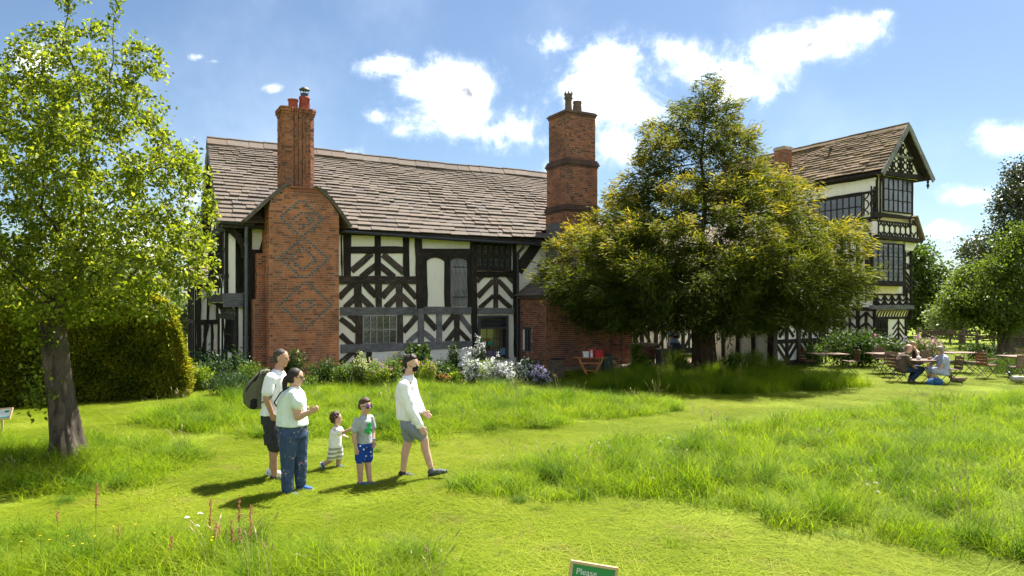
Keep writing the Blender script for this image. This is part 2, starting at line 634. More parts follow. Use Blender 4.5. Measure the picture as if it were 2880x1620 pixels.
# ---- walls
WS0, WZ1 = front_pt(930 + 1392 * 0.29676, 630 + 868 * 0.29676)
WS1, WZ0 = front_pt(930 + 1680 * 0.29676, 630 + 1262 * 0.29676)
mb = MB()
mb.box((0.0, 0.0, 0.0), (WS0 + .05, 0.25, 5.2))
mb.box((WS1 - .05, 0.0, 0.0), (11.9, 0.25, 5.2))
mb.box((WS0 + .05, 0.0, WZ1 - .03), (WS1 - .05, 0.25, 5.2))
mb.box((WS0 + .05, 0.0, 0.0), (WS1 - .05, 0.25, WZ0 + .01))
mb.build('plaster_wall', M['plaster'], hall)
s0, z0 = front_pt(958, 990)
s1, z1 = front_pt(1336, 978)
mb = MB()
mb.box((s0 + 0.95, -0.035, 0.0), (s1, 0.05, z1 - 0.02))
r_ = random.Random(3)
z = 0.0
while z < z1 - 0.1:                                 # limewashed plinth bricks, faintly proud of each other
    x = s0 + 0.96 - r_.uniform(0, 0.2)
    while x < s1 - 0.05:
        w = r_.choice((0.23, 0.23, 0.115))
        if x > s0 + 0.95:
            mb.box((x, -0.035 - r_.uniform(0.004, 0.014), z + 0.006), (min(x + w - 0.012, s1), 0.0, z + 0.068), r_.random())
        x += w
    z += 0.075
mb.build('limewashed_plinth', M['plaster_white'], hall)
# back, right and end walls so the house is closed
mb = MB()
mb.box((0.0, 4.55, 0.0), (14.6, 4.8, 5.2))
mb.box((11.9, 0.0, 0.0), (14.6, 0.25, 5.2))
mb.build('rear_wall', M['plaster'], hall)
mb = MB()
mb.prism([(0.25, 0.0), (4.55, 0.0), (4.55, 5.15), (2.4, 7.75), (0.25, 5.15)], 14.35, 14.6, 'x')
mb.build('end_wall', M['plaster'], hall)


# ---- front framing, measured off the photograph on the wall plane (crop px -> photograph px)
def z3(x, y):
    return front_pt(930 + x * 0.29676, 630 + y * 0.29676)


ZS = 0.29676 * 26.2 / 2000.0        # metres per crop pixel (mean)
DK, BR, GR = M['timber_dark'], M['timber_brown'], M['timber_grey']
FRAME = [
    # posts and rails (proudest), then braces
    (155, 70, 158, 500, 68, DK, .055), (440, 80, 445, 520, 56, DK, .05), (712, 90, 716, 520, 60, DK, .055),
    (828, 95, 842, 800, 66, DK, .07), (848, 790, 850, 1120, 58, GR, .065), (1345, 140, 1362, 1255, 58, DK, .07),
    (150, 245, 722, 248, 64, DK, .048), (75, 530, 812, 530, 72, BR, .06), (90, 826, 815, 826, 74, GR, .06),
    (880, 820, 1340, 820, 72, GR, .06), (95, 1182, 1345, 1140, 74, GR, .065),
    (255, 560, 260, 790, 66, BR, .045), (452, 560, 455, 790, 60, BR, .045), (648, 560, 650, 790, 62, BR, .045),
    (264, 860, 266, 1165, 70, BR, .05), (650, 855, 655, 1150, 62, BR, .05),
    (1022, 850, 1026, 1130, 56, GR, .045), (1192, 855, 1195, 1125, 56, BR, .045),
    (255, 1200, 255, 1350, 62, BR, .045), (360, 1200, 362, 1350, 50, BR, .045),
    (1310, 300, 1316, 800, 46, DK, .045), (885, 300, 892, 800, 54, DK, .045), (1101, 300, 1106, 800, 60, DK, .045),
    (862, 270, 1335, 272, 70, DK, .055), (1560, 480, 1562, 800, 50, BR, .045), (1385, 824, 1730, 826, 62, GR, .055),
    (1372, 478, 1730, 478, 52, DK, .055), (1738, 165, 1752, 1260, 42, DK, .06), (100, 80, 108, 500, 14, DK, .02),
    # chevron braces
    (195, 445, 390, 280, 58, BR, .03), (495, 285, 695, 460, 60, BR, .03), (285, 505, 440, 385, 56, BR, .03), (450, 385, 600, 505, 56, BR, .03),
    (78, 700, 215, 560, 56, BR, .03), (315, 560, 428, 685, 58, BR, .03), (485, 695, 605, 565, 58, BR, .03), (690, 565, 812, 700, 56, BR, .03),
    (135, 795, 250, 680, 56, BR, .03), (268, 672, 392, 800, 56, BR, .03), (522, 795, 640, 675, 56, BR, .03), (660, 668, 790, 798, 56, BR, .03),
    (92, 895, 240, 1015, 50, BR, .03), (175, 860, 250, 925, 46, BR, .03), (92, 1050, 225, 1165, 50, BR, .03),
    (685, 1020, 818, 870, 54, BR, .03), (725, 1130, 830, 1030, 48, GR, .03), (878, 865, 1000, 995, 56, BR, .03), (1052, 1000, 1168, 865, 54, BR, .03),
    (1222, 865, 1345, 1025, 54, GR, .03), (872, 1020, 985, 1112, 50, GR, .03), (1095, 1118, 1190, 1000, 50, BR, .03), (1205, 1000, 1310, 1112, 50, BR, .03),
    (92, 1320, 222, 1205, 52, BR, .03), (190, 1335, 262, 1270, 46, BR, .03),
    (1392, 690, 1540, 540, 50, BR, .03), (1585, 535, 1732, 695, 50, BR, .03), (1408, 800, 1540, 680, 48, BR, .03), (1582, 678, 1708, 800, 48, BR, .03),
    (1385, 545, 1450, 485, 44, BR, .03), (1670, 485, 1735, 560, 44, BR, .03),
    (1772, 440, 1965, 175, 112, DK, .045),
]
for (ax, ay, bx, by, w, mt, proud) in FRAME:
    beam(hall, z3(ax, ay), z3(bx, by), w * ZS, -proud, proud + 0.03, mt)
# wall plate under the eaves
beam(hall, (2.6, z3(900, 118)[1] + 0.02), (11.8, z3(1800, 160)[1] + 0.06), 0.20, -0.11, 0.16, DK)
# black corner post and the dark strip beside the chimney
beam(hall, (0.07, 0.0), (0.07, 5.1), 0.26, -0.10, 0.2, DK)
beam(hall, (0.30, 0.3), (0.30, 4.2), 0.24, -0.06, 0.12, DK)
beam(hall, (0.42, 3.75), (0.60, 4.55), 0.16, -0.05, 0.1, DK)


# ---- arched heads over the blocked opening and the plank door
def arch_panel(x0, x1, y0, ytop, yb, mat, name):
    """head board with an arched opening cut in it; crop pixels"""
    a, zt = z3(x0, y0)
    b, _ = z3(x1, y0)
    _, zs = z3(x0, yb)
    _, za = z3(x0, ytop)
    n = 10
    poly = [(a, zt), (b, zt), (b, zs)]
    for i in range(n + 1):
        t = i / n
        poly.append((b + (a - b) * t, zs + (za - zs) * (1 - abs(2 * t - 1) ** 2.2)))
    q = MB()
    vs = [(p[0], -0.052, p[1]) for p in poly] + [(p[0], 0.01, p[1]) for p in poly]
    m = len(poly)
    fs = []
    for i in range(3, m - 1):      # strips between arch and top edge
        fs.append((i, i + 1, i + 1 + m, i + m))
    # front faces: fan columns
    top = [(p[0], -0.052, zt) for p in poly[3:]]
    o = len(vs)
    vs += top
    for i in range(len(top) - 1):
        fs.append((3 + i, o + i, o + i + 1, 4 + i))
    q.add(vs, fs)
    return q.build(name, mat, hall)


arch_panel(906, 1078, 285, 316, 352, DK, 'arched_head')
arch_panel(1128, 1292, 285, 322, 350, DK, 'arched_head')
# plank door: planks, two strap hinges, closing the right opening
door = MB()
a, zb = z3(1132, 782)
b, zt = z3(1290, 318)
door.box((a, -0.012, zb), (b, 0.0, zt))
door_o = door.build('plank_door', M['timber_grey'], hall)
npl = 4
for i in range(npl):
    x0 = a + (b - a) * i / npl + 0.004
    x1 = a + (b - a) * (i + 1) / npl - 0.004
    q = MB().box((-(zt - zb) / 2, -0.012, -(x1 - x0) / 2), ((zt - zb) / 2, 0.012, (x1 - x0) / 2))
    o = q.build('plank', M['timber_grey'], door_o, loc=((x0 + x1) / 2, -0.022 - 0.002 * (i % 2), (zb + zt) / 2), rot=(0, R(90), 0))
for yy in (408, 692):
    _, zz = z3(1200, yy)
    q = MB().box((a + 0.1, -0.05, zz - 0.012), (b, -0.034, zz + 0.014))
    for k in range(7):
        q.box((a + 0.12 + k * 0.065, -0.056, zz - 0.02), (a + 0.15 + k * 0.065, -0.034, zz + 0.02))
    q.build('strap_hinge', M['iron'], door_o)


# ---- windows
def window(parent, s0, z0, s1, z1, cols, rows, y, fw, mw, fmat, gmat, lead=True, name='window', rowsplit=None, yl=None, leadmat=None):
    q = MB()
    d = 0.07
    q.box((s0, y, z0), (s0 + fw, y + d, z1))
    q.box((s1 - fw, y, z0), (s1, y + d, z1))
    q.box((s0 + fw, y + 0.002, z0), (s1 - fw, y + d, z0 + fw))
    q.box((s0 + fw, y + 0.002, z1 - fw), (s1 - fw, y + d, z1))
    xs = [s0 + fw + (s1 - s0 - 2 * fw) * i / cols for i in range(cols + 1)]
    zs = [z0 + fw + (z1 - z0 - 2 * fw) * (rowsplit[i] if rowsplit else i / rows) for i in range(rows + 1)]
    for x in xs[1:-1]:
        q.box((x - mw / 2, y + 0.006, z0 + fw), (x + mw / 2, y + d, z1 - fw))
    for zz in zs[1:-1]:
        q.box((s0 + fw, y + 0.01, zz - mw / 2), (s1 - fw, y + d, zz + mw / 2))
    w = q.build(name, fmat, parent)
    ld = MB()
    rr = random.Random(int(s0 * 100) + cols)
    for i in range(cols):
        for j in range(rows):
            g = 0.001
            pane = MB()
            x0, x1, a0, a1 = xs[i] + mw / 2 - g, xs[i + 1] - mw / 2 + g, zs[j] + mw / 2 - g, zs[j + 1] - mw / 2 + g
            if i == 0:
                x0 = xs[0]
            if i == cols - 1:
                x1 = xs[-1]
            if j == 0:
                a0 = zs[0]
            if j == rows - 1:
                a1 = zs[-1]
            hx, hz = (x1 - x0) / 2, (a1 - a0) / 2
            pane.box((-hx, -0.004, -hz), (hx, 0.004, hz))
            pane.build('pane', gmat, w, loc=((x0 + x1) / 2, y + 0.042, (a0 + a1) / 2), rot=(rr.uniform(-.03, .03), 0, rr.uniform(-.03, .03)))
            if lead:
                cx, cz = (x0 + x1) / 2, (a0 + a1) / 2
                yy = y + 0.032
                n = 10
                el = [(cx + hx * .42 * math.cos(t * math.tau / n), yy, cz + hz * .45 * math.sin(t * math.tau / n)) for t in range(n + 1)]
                ld.tube(el, 0.005, 4, False)
                for sx in (-1, 1):
                    ld.tube([(cx + sx * hx * .95, yy, cz + hz), (cx + sx * hx * .42, yy, cz + hz * .35), (cx + sx * hx * .42, yy, cz - hz * .35), (cx + sx * hx * .95, yy, cz - hz)], 0.004, 4, False)
                for k in (-.45, .45):
                    ld.bar((x0, yy, cz + hz * k), (x1, yy, cz + hz * k), 0.006, 0.007)
    if lead:
        ld.build('leading', leadmat or M['lead'], w)
    return w


def box_z3(x0, y0, x1, y1):
    a, b = z3(x0, y0), z3(x1, y1)
    return a[0], b[1], b[0], a[1]


s0, z0, s1, z1 = box_z3(298, 862, 622, 1132)
M['timber_pale'] = m_timber('bleached_oak', (0.16, 0.15, 0.14), (0.30, 0.29, 0.27), (0.42, 0.41, 0.39))
window(hall, s0, z0, s1, z1, 5, 2, -0.075, 0.045, 0.04, M['timber_pale'], M['glass'], name='mullioned_window')
s0, z0, s1, z1 = box_z3(1370, 160, 1706, 440)
window(hall, s0, z0, s1, z1, 6, 2, -0.08, 0.05, 0.05, M['timber_dark'], M['glass'], name='mullioned_window')
q = MB().box((s0 - .03, -0.13, z0 - 0.05), (s1 + .04, 0.0, z0))
q.build('window_sill', M['timber_brown'], hall)

# tea-room sash window with louvre; a lit room behind real glass
s0, z0, s1, z1 = box_z3(1392, 868, 1680, 1262)
M['frame_grey'] = m_plain('slate_grey_paint', (0.055, 0.06, 0.07), 0.5, 0.4, var=0.15)
m, T = material('clear_glass')
gl = T.n('ShaderNodeBsdfGlossy', ins={0: (1, 1, 1, 1), 1: 0.03}).outputs[0]
tr = T.n('ShaderNodeBsdfTransparent', ins={0: (0.93, 0.95, 0.94, 1)}).outputs[0]
fr = T.n('ShaderNodeFresnel', ins={0: 1.5}).outputs[0]
M['clear_glass'] = finish(m, T, T.n('ShaderNodeMixShader', ins={0: fr, 1: tr, 2: gl}).outputs[0])
q = MB()
zl0 = z3(1500, 985)[1]
q.box((s0, -0.06, z0), (s0 + 0.11, 0.26, z1))
q.box((s1 - 0.10, -0.06, z0), (s1, 0.26, z1))
q.box((s0 + 0.11, -0.058, z1 - 0.09), (s1 - 0.10, 0.26, z1))
q.box((s0 + 0.11, -0.05, zl0 - 0.04), (s1 - 0.10, 0.26, zl0 + 0.02))
q.box((s0 - 0.02, -0.09, z0 - 0.05), (s1 + 0.02, 0.26, z0 + 0.02))
sash = q.build('sash_window', M['frame_grey'], hall)
for k in range(6):
    zz = zl0 + 0.05 + k * 0.052
    MB().obox(((s0 + s1) / 2, -0.02, zz), ((s1 - s0) / 2 - 0.11, 0, 0), (0, 0.03, -0.018), (0, 0.003, 0.006)).build('louvre_slat', M['frame_grey'], sash)
xs = [s0 + 0.11 + (s1 - s0 - 0.21) * i / 4 for i in range(5)]
zs = [z0 + 0.02 + (zl0 - 0.04 - z0 - 0.02) * i / 3 for i in range(4)]
q = MB()
for x in xs[1:-1]:
    q.box((x - 0.011, -0.035, zs[0]), (x + 0.011, 0.0, zs[-1]))
for zz in zs[1:-1]:
    q.box((xs[0], -0.032, zz - 0.012), (xs[-1], 0.0, zz + 0.012))
q.build('glazing_bars', M['frame_grey'], sash)
for i in range(4):
    for j in range(3):
        MB().box((xs[i], -0.018, zs[j]), (xs[i + 1], -0.012, zs[j + 1])).build('pane', M['clear_glass'], sash)
# the room behind the glass
q = MB()
x0, x1 = s0 - 0.5, s1 + 0.4
q.box((x0, 1.5, 0.1), (x1, 1.56, 2.6))
q.box((x0 - .05, 0.25, 0.1), (x0, 1.56, 2.6))
q.box((x1, 0.25, 0.1), (x1 + .05, 1.56, 2.6))
q.box((x0, 0.25, 2.6), (x1, 1.56, 2.65))
q.box((x0, 0.25, 0.05), (x1, 1.56, 0.1))
q.build('room', M['plaster_yellow'], hall)
M['teal'] = m_plain('teal_print', (0.02, 0.42, 0.33), 0.5, var=0.05)
M['blue_poster'] = m_plain('pale_blue_print', (0.25, 0.50, 0.75), 0.5, var=0.05)
M['lilac'] = m_plain('lilac_cloth', (0.42, 0.36, 0.55), 0.8, var=0.1)
M['red_box'] = m_plain('red_box', (0.45, 0.04, 0.03), 0.5, var=0.2)
sx = lambda t: s0 + 0.11 + (s1 - s0 - 0.21) * t
sz = lambda t: z0 + (zl0 - z0) * t
MB().box((sx(.30), -0.004, sz(.42)), (sx(.48), 0.004, sz(.55))).build('window_card', M['teal'], sash)
MB().box((sx(.76), 0.04, sz(.08)), (sx(1.0), 0.05, sz(.34))).build('window_card', M['blue_poster'], sash)
MB().box((sx(.2), 0.3, sz(.05)), (sx(.76), 0.6, sz(.22))).build('display_cloth', M['lilac'], sash)
MB().box((sx(.5), 0.5, sz(.22)), (sx(.62), 0.7, sz(.62))).build('display_box', M['red_box'], sash)
MB().box((sx(.05), 0.6, sz(.2)), (sx(.22), 0.8, sz(.75))).build('display_board', M['timber_brown'], sash)


# ---- gutters and downpipes
def gutter_line(parent, pts, r=0.06, mat=None):
    MB().tube(pts, r, 8).build('gutter', mat or M['iron'], parent)


ez = lambda s: 5.02 - 0.016 * s            # eaves drop a little to the right (old frame)
gutter_line(hall, [(3.05, -0.44, ez(3.05) - .06), (6, -0.45, ez(6) - .09), (9, -0.45, ez(9) - .08), (11.75, -0.44, ez(11.75) - .05)])
gutter_line(hall, [(-0.9, -0.44, ez(0) - .02), (0.0, -0.44, ez(0) - .04), (.22, -0.44, ez(0) - .02)])


def downpipe(parent, path, r, collars, mat):
    q = MB().tube(path, r, 10)
    for (x, y, zc) in collars:
        q.tube([(x, y, zc - .04), (x, y, zc + .04)], r * 1.35, 10)
    return q.build('downpipe', mat, parent, smooth=False)


downpipe(hall, [(-0.02, -0.40, 4.92), (-0.02, -0.36, 4.6), (0.0, -0.24, 4.4), (0.0, -0.22, 0.1)], 0.055,
         [(0.0, -0.22, 4.35), (0.0, -0.22, 2.75), (0.0, -0.22, 1.3)], M['iron_grey'])
sp = z3(1756, 600)[0]
downpipe(hall, [(sp + .10, -0.44, ez(10) - .12), (sp + .08, -0.4, 4.62), (sp, -0.2, 4.45), (sp, -0.14, 4.3), (sp, -0.14, 0.1)], 0.055,
         [(sp, -0.14, 4.3), (sp, -0.14, 2.6), (sp, -0.14, 1.2)], M['iron'])

# ---- roof of stone slates
RIDGE_V, RIDGE_Z = 2.4, 8.1
EAVE_V = -0.42


def roof_slope(parent, x0, x1, eave_v, eave_z, ridge_v, ridge_z, rows, e0, e1, w0, w1, mat, limit, seed, skip=None, wave=0.0, thick=0.03):
    """stone slates in diminishing courses on one slope of a roof whose ridge runs along x"""
    r = random.Random(seed)
    L = math.hypot(ridge_v - eave_v, ridge_z - eave_z)
    up = Vector((0, (ridge_v - eave_v) / L, (ridge_z - eave_z) / L))
    sgn = 1.0 if ridge_v > eave_v else -1.0
    nrm = Vector((0, -up.z * sgn, up.y * sgn))
    ex = [e0 + (e1 - e0) * (i / (rows - 1)) ** 0.8 for i in range(rows)]
    k = L / sum(ex)
    ex = [e * k for e in ex]
    unit = MB()
    # a slab with slightly chipped lower corners
    unit.add([(-.5, -.5, 0), (-.46, -.515, 0), (.47, -.505, 0), (.5, -.48, 0), (.5, .5, 0), (-.5, .5, 0),
              (-.5, -.5, 1), (-.46, -.515, 1), (.47, -.505, 1), (.5, -.48, 1), (.5, .5, 1), (-.5, .5, 1)],
             [(5, 4, 3, 2, 1, 0), (6, 7, 8, 9, 10, 11), (0, 1, 7, 6), (1, 2, 8, 7), (2, 3, 9, 8), (3, 4, 10, 9), (4, 5, 11, 10), (5, 0, 6, 11)])
    um = unit.mesh('slate')
    joined = MB()
    t = 0.0
    count = 0
    for i, e in enumerate(ex):
        wr = w0 + (w1 - w0) * i / rows
        x = x0 + r.uniform(-.03, .02)
        while x < x1 - 0.02:
            w = wr * r.choice((0.6, 0.8, 0.9, 1.0, 1.0, 1.15, 1.35))
            if x + w > x1 - 0.15:
                w = x1 - x + r.uniform(-0.01, 0.02)
            ln = e * 1.45
            th = thick * r.uniform(.8, 1.25)
            sag = wave * (math.sin(x * .55 + 1.1) + .5 * math.sin(x * 1.35 + i * .3))
            tilt = -math.asin(min(.3, th * 1.25 / e)) + r.uniform(-.012, .012)
            cen = Vector((x + w / 2, eave_v, eave_z)) + up * (t + ln / 2 - e * 0.02 + r.uniform(-.012, .006)) + nrm * (0.02 + sag + th * .3 + r.uniform(0, .006))
            if not (skip and skip(cen)):
                m3 = Matrix((Vector((1, 0, 0)) * 1.0, up, nrm)).transposed()
                if sgn < 0:
                    m3 = Matrix((Vector((-1, 0, 0)), up, nrm)).transposed()
                rot = m3 @ Matrix.Rotation(tilt, 3, 'X') @ Matrix.Rotation(r.uniform(-.012, .012), 3, 'Z')
                mm = Matrix.Translation(cen) @ rot.to_4x4() @ Matrix.Diagonal((w - .008, ln, th, 1))
                if count < limit:
                    link('slate', um, mat, parent).matrix_local = mm
                    count += 1
                else:
                    joined.add([mm @ Vector(v) for v in unit.v], unit.f, r.random())
            x += w
        t += e
    if joined.v:
        joined.build('upper_slates', mat, parent, kind='stuff')


# roof body (boards) carries the slates
mb = MB()
ze = 4.98
mb.prism([(EAVE_V, ze - .02), (RIDGE_V, RIDGE_Z - .04), (5.2, ze - .02), (5.2, ze - .14), (RIDGE_V, RIDGE_Z - .2), (EAVE_V, ze - .14)], -0.86, 14.6, 'x')
roof = mb.build('roof', M['timber_dark'], hall)
STACK = dict(v0=-.75, v1=0.55)
roof_slope(roof, -0.9, 14.55, EAVE_V - .03, ze, RIDGE_V, RIDGE_Z, 28, 0.27, 0.10, 0.54, 0.27, M['slate'], 300, 11, wave=0.03,
           skip=lambda c: (c.x > 11.55 and c.y < -0.15 + (c.x - 11.5) * 0.0) or (0.65 < c.x < 2.7 and c.y < -0.05))
q = MB()
um = MB().box((-.9, 0, 0), (14.6, 0.001, 0.001))
joined = MB()
roof_slope(roof, -0.9, 14.55, 5.23, ze, RIDGE_V, RIDGE_Z, 18, 0.30, 0.17, 0.6, 0.4, M['slate'], 0, 12, wave=0.03)
# ridge stones
x = -0.92
r_ = random.Random(5)
while x < 14.4:
    w = r_.uniform(.5, .75)
    sag = 0.035 * math.sin(x * .55 + 1.1) + r_.uniform(-.012, .012)
    q = MB()
    for sg in (-1, 1):
        q.obox((w / 2, sg * 0.10, -.085), (w / 2 - .006, 0, 0), (0, .13, -.145 * sg), (0, .016 * sg * .75, .016))
    q.build('ridge_stone', M['slate'], roof, loc=(x, RIDGE_V, RIDGE_Z + .115 + sag), rot=(0, r_.uniform(-.012, .012), 0))
    x += w

# ---- gable end on the left, jettied out
GX = -0.55
mb = MB()
mb.prism([(0.02, 2.45), (4.75, 2.45), (4.75, 5.1), (2.4, 7.75), (0.02, 5.1)], GX, GX + .25, 'x')
mb.box((-0.25, 0.05, 0.0), (0.0, 4.7, 2.4))
mb.build('gable_wall', M['plaster'], hall)


def gbeam(a, b, w, x, mat=DK, d=0.10):
    beam(hall, a, b, w, 0, d, mat, side=True, sv=x)


for (a, b, w, p) in [((0.1, 2.45), (0.1, 5.1), .22, .06), ((4.6, 2.45), (4.6, 5.1), .22, .06), ((0.0, 4.95), (4.75, 4.95), .26, .07), ((0, 2.6), (4.75, 2.6), .26, .08),
                     ((0, 3.3), (4.75, 3.3), .16, .05), ((.85, 3.3), (.85, 4.9), .12, .045), ((2.4, 5.0), (2.4, 7.6), .2, .05), ((1.0, 6.1), (3.8, 6.1), .2, .05),
                     ((.3, 5.2), (1.6, 6.4), .16, .04), ((4.5, 5.2), (3.2, 6.4), .16, .04), ((1.4, 5.05), (2.3, 5.9), .14, .035), ((3.4, 5.05), (2.5, 5.9), .14, .035),
                     ((.45, 2.7), (.45, 3.3), .1, .04), ((1.3, 2.7), (1.3, 3.3), .1, .04), ((2.1, 2.7), (2.1, 3.3), .1, .04), ((2.9, 2.7), (2.9, 3.3), .1, .04), ((0.1, 4.2), (.85, 4.2), .1, .04)]:
    gbeam(a, b, w, GX - p)
# bargeboards at the verge
for sg in (0, 1):
    e = (EAVE_V - .05, ze - .1) if sg == 0 else (5.25, ze - .1)
    beam(hall, e, (2.4, RIDGE_Z - .10), .24, 0, .05, M['timber_grey'], name='bargeboard', side=True, sv=-0.90)


# window frames built directly in the side plane
def window_side(x, v0, z0, v1, z1, cols, rows):
    q = MB()
    d = .07
    q.box((x, v0, z0), (x + d, v0 + .05, z1))
    q.box((x, v1 - .05, z0), (x + d, v1, z1))
    q.box((x + .002, v0 + .05, z0), (x + d, v1 - .05, z0 + .05))
    q.box((x + .002, v0 + .05, z1 - .05), (x + d, v1 - .05, z1))
    vs_ = [v0 + (v1 - v0) * i / cols for i in range(cols + 1)]
    zs_ = [z0 + (z1 - z0) * i / rows for i in range(rows + 1)]
    for v in vs_[1:-1]:
        q.box((x + .006, v - .022, z0 + .05), (x + d, v + .022, z1 - .05))
    for zz in zs_[1:-1]:
        q.box((x + .01, v0 + .05, zz - .022), (x + d, v1 - .05, zz + .022))
    w = q.build('mullioned_window', M['timber_dark'], hall)
    for i in range(cols):
        for j in range(rows):
            MB().box((x + .036, vs_[i] + .02, zs_[j] + .02), (x + .044, vs_[i + 1] - .02, zs_[j + 1] - .02)).build('pane', M['glass'], w)


window_side(GX - .10, 0.95, 3.42, 3.9, 4.82, 7, 2)
window_side(-0.33, 0.75, 0.75, 2.2, 1.95, 4, 2)


def cove(parent, x_in, x_out, v0, v1, z0, z1, nrib, mat=None):
    """curved plaster cove under a jetty on the end wall, with black ribs"""
    n = 6
    prof = []
    for i in range(n + 1):
        t = i / n * math.pi / 2
        prof.append((x_in + (x_out - x_in) * (1 - math.cos(t)), z0 + (z1 - z0) * math.sin(t)))
    q = MB()
    vs, fs = [], []
    for (x, zz) in prof:
        vs += [(x, v0, zz), (x, v1, zz)]
    for i in range(n):
        fs.append((2 * i, 2 * i + 1, 2 * i + 3, 2 * i + 2))
    q.add(vs, fs)
    c = q.build('coved_jetty', mat or M['plaster'], parent)
    for k in range(nrib):
        v = v0 + (v1 - v0) * (k + .5) / nrib
        w = MB()
        pts = [(p[0] - 0.012, v, p[1]) for p in prof]
        for a, b in zip(pts[:-1], pts[1:]):
            w.bar(a, b, .05, .03, up=(1, 0, .2))
        w.build('cove_rib', M['timber_dark'], c)


cove(hall, -0.26, GX - .06, .15, 3.9, 2.02, 2.42, 13)
cove(hall, GX - .02, GX - .18, .9, 3.9, 2.95, 3.38, 11)
for (a, b, w, p) in [((.12, 0), (.12, 2.3), .2, .05), ((0, 1.95), (4.6, 1.95), .16, .07), ((0, .12), (4.6, .12), .22, .06), ((.35, 0.2), (.62, 1.9), .07, .03), ((.62, .2), (.35, 1.9), .07, .03),
                     ((.68, .1), (.68, 1.9), .1, .05), ((2.3, .1), (2.3, 1.9), .12, .05), ((2.5, .2), (3.2, 1.9), .08, .03), ((3.2, .2), (2.5, 1.9), .08, .03), ((3.4, .1), (3.4, 1.9), .12, .05), ((4.4, 0), (4.4, 1.9), .2, .05)]:
    gbeam(a, b, w, -0.25 - p)
# big curved bracket at the corner post
q = MB()
for i in range(6):
    t0, t1 = i / 6, (i + 1) / 6
    f = lambda t: (GX * (t ** 1.8) * 1.2, 3.9 + 1.05 * t ** .7)
    a, b = f(t0), f(t1)
    q.bar((a[0], -.03, a[1]), (b[0], -.03, b[1]), .16, .2, up=(1, 0, 0))
q.build('corner_bracket', DK, hall)
q = MB().box((GX - .12, -.10, 2.3), (0.02, .12, 2.75))
q.build('jetty_end', M['timber_grey'], hall)

# lower rear wing seen past the gable
mb = MB()
mb.box((-1.0, 5.0, 0), (0.4, 8.0, 3.3))
rw = mb.build('rear_wing', M['plaster'], hall)
for (a, b, w, p) in [((-.92, 0), (-.92, 3.2), .16, .05), ((-1, 1.7), (0, 1.7), .18, .06), ((-1, .15), (0, .15), .2, .06), ((-.7, .2), (-.7, 1.7), .1, .04), ((-.45, .2), (-.45, 1.7), .1, .04),
                     ((-.2, .2), (-.2, 1.7), .1, .04), ((-.85, .3), (-.6, 1.6), .09, .03), ((-.6, 1.8), (-.6, 3.1), .1, .04), ((-.25, 1.8), (-.25, 3.1), .1, .04)]:
    beam(rw, a, b, w, 5.0 - p, p + .02, DK)
mb = MB()
mb.prism([(4.75, 3.12), (8.0, 5.5), (8.0, 5.4), (4.75, 3.02)], -1.25, .6, 'x')
for k in range(4):
    beam(rw, (5.1 + k * .9, 0), (5.1 + k * .9, 3.3), .18, 0, .1, DK, side=True, sv=-1.06)
for z in (.2, 1.7, 3.2):
    beam(rw, (5.0, z), (8.0, z), .18, 0, .1, DK, side=True, sv=-1.05)
rr_ = mb.build('rear_roof', M['timber_dark'], hall)
roof_slope(rr_, -1.25, 0.6, 4.72, 3.14, 8.0, 5.52, 18, .22, .16, .3, .26, M['slate'], 0, 21)
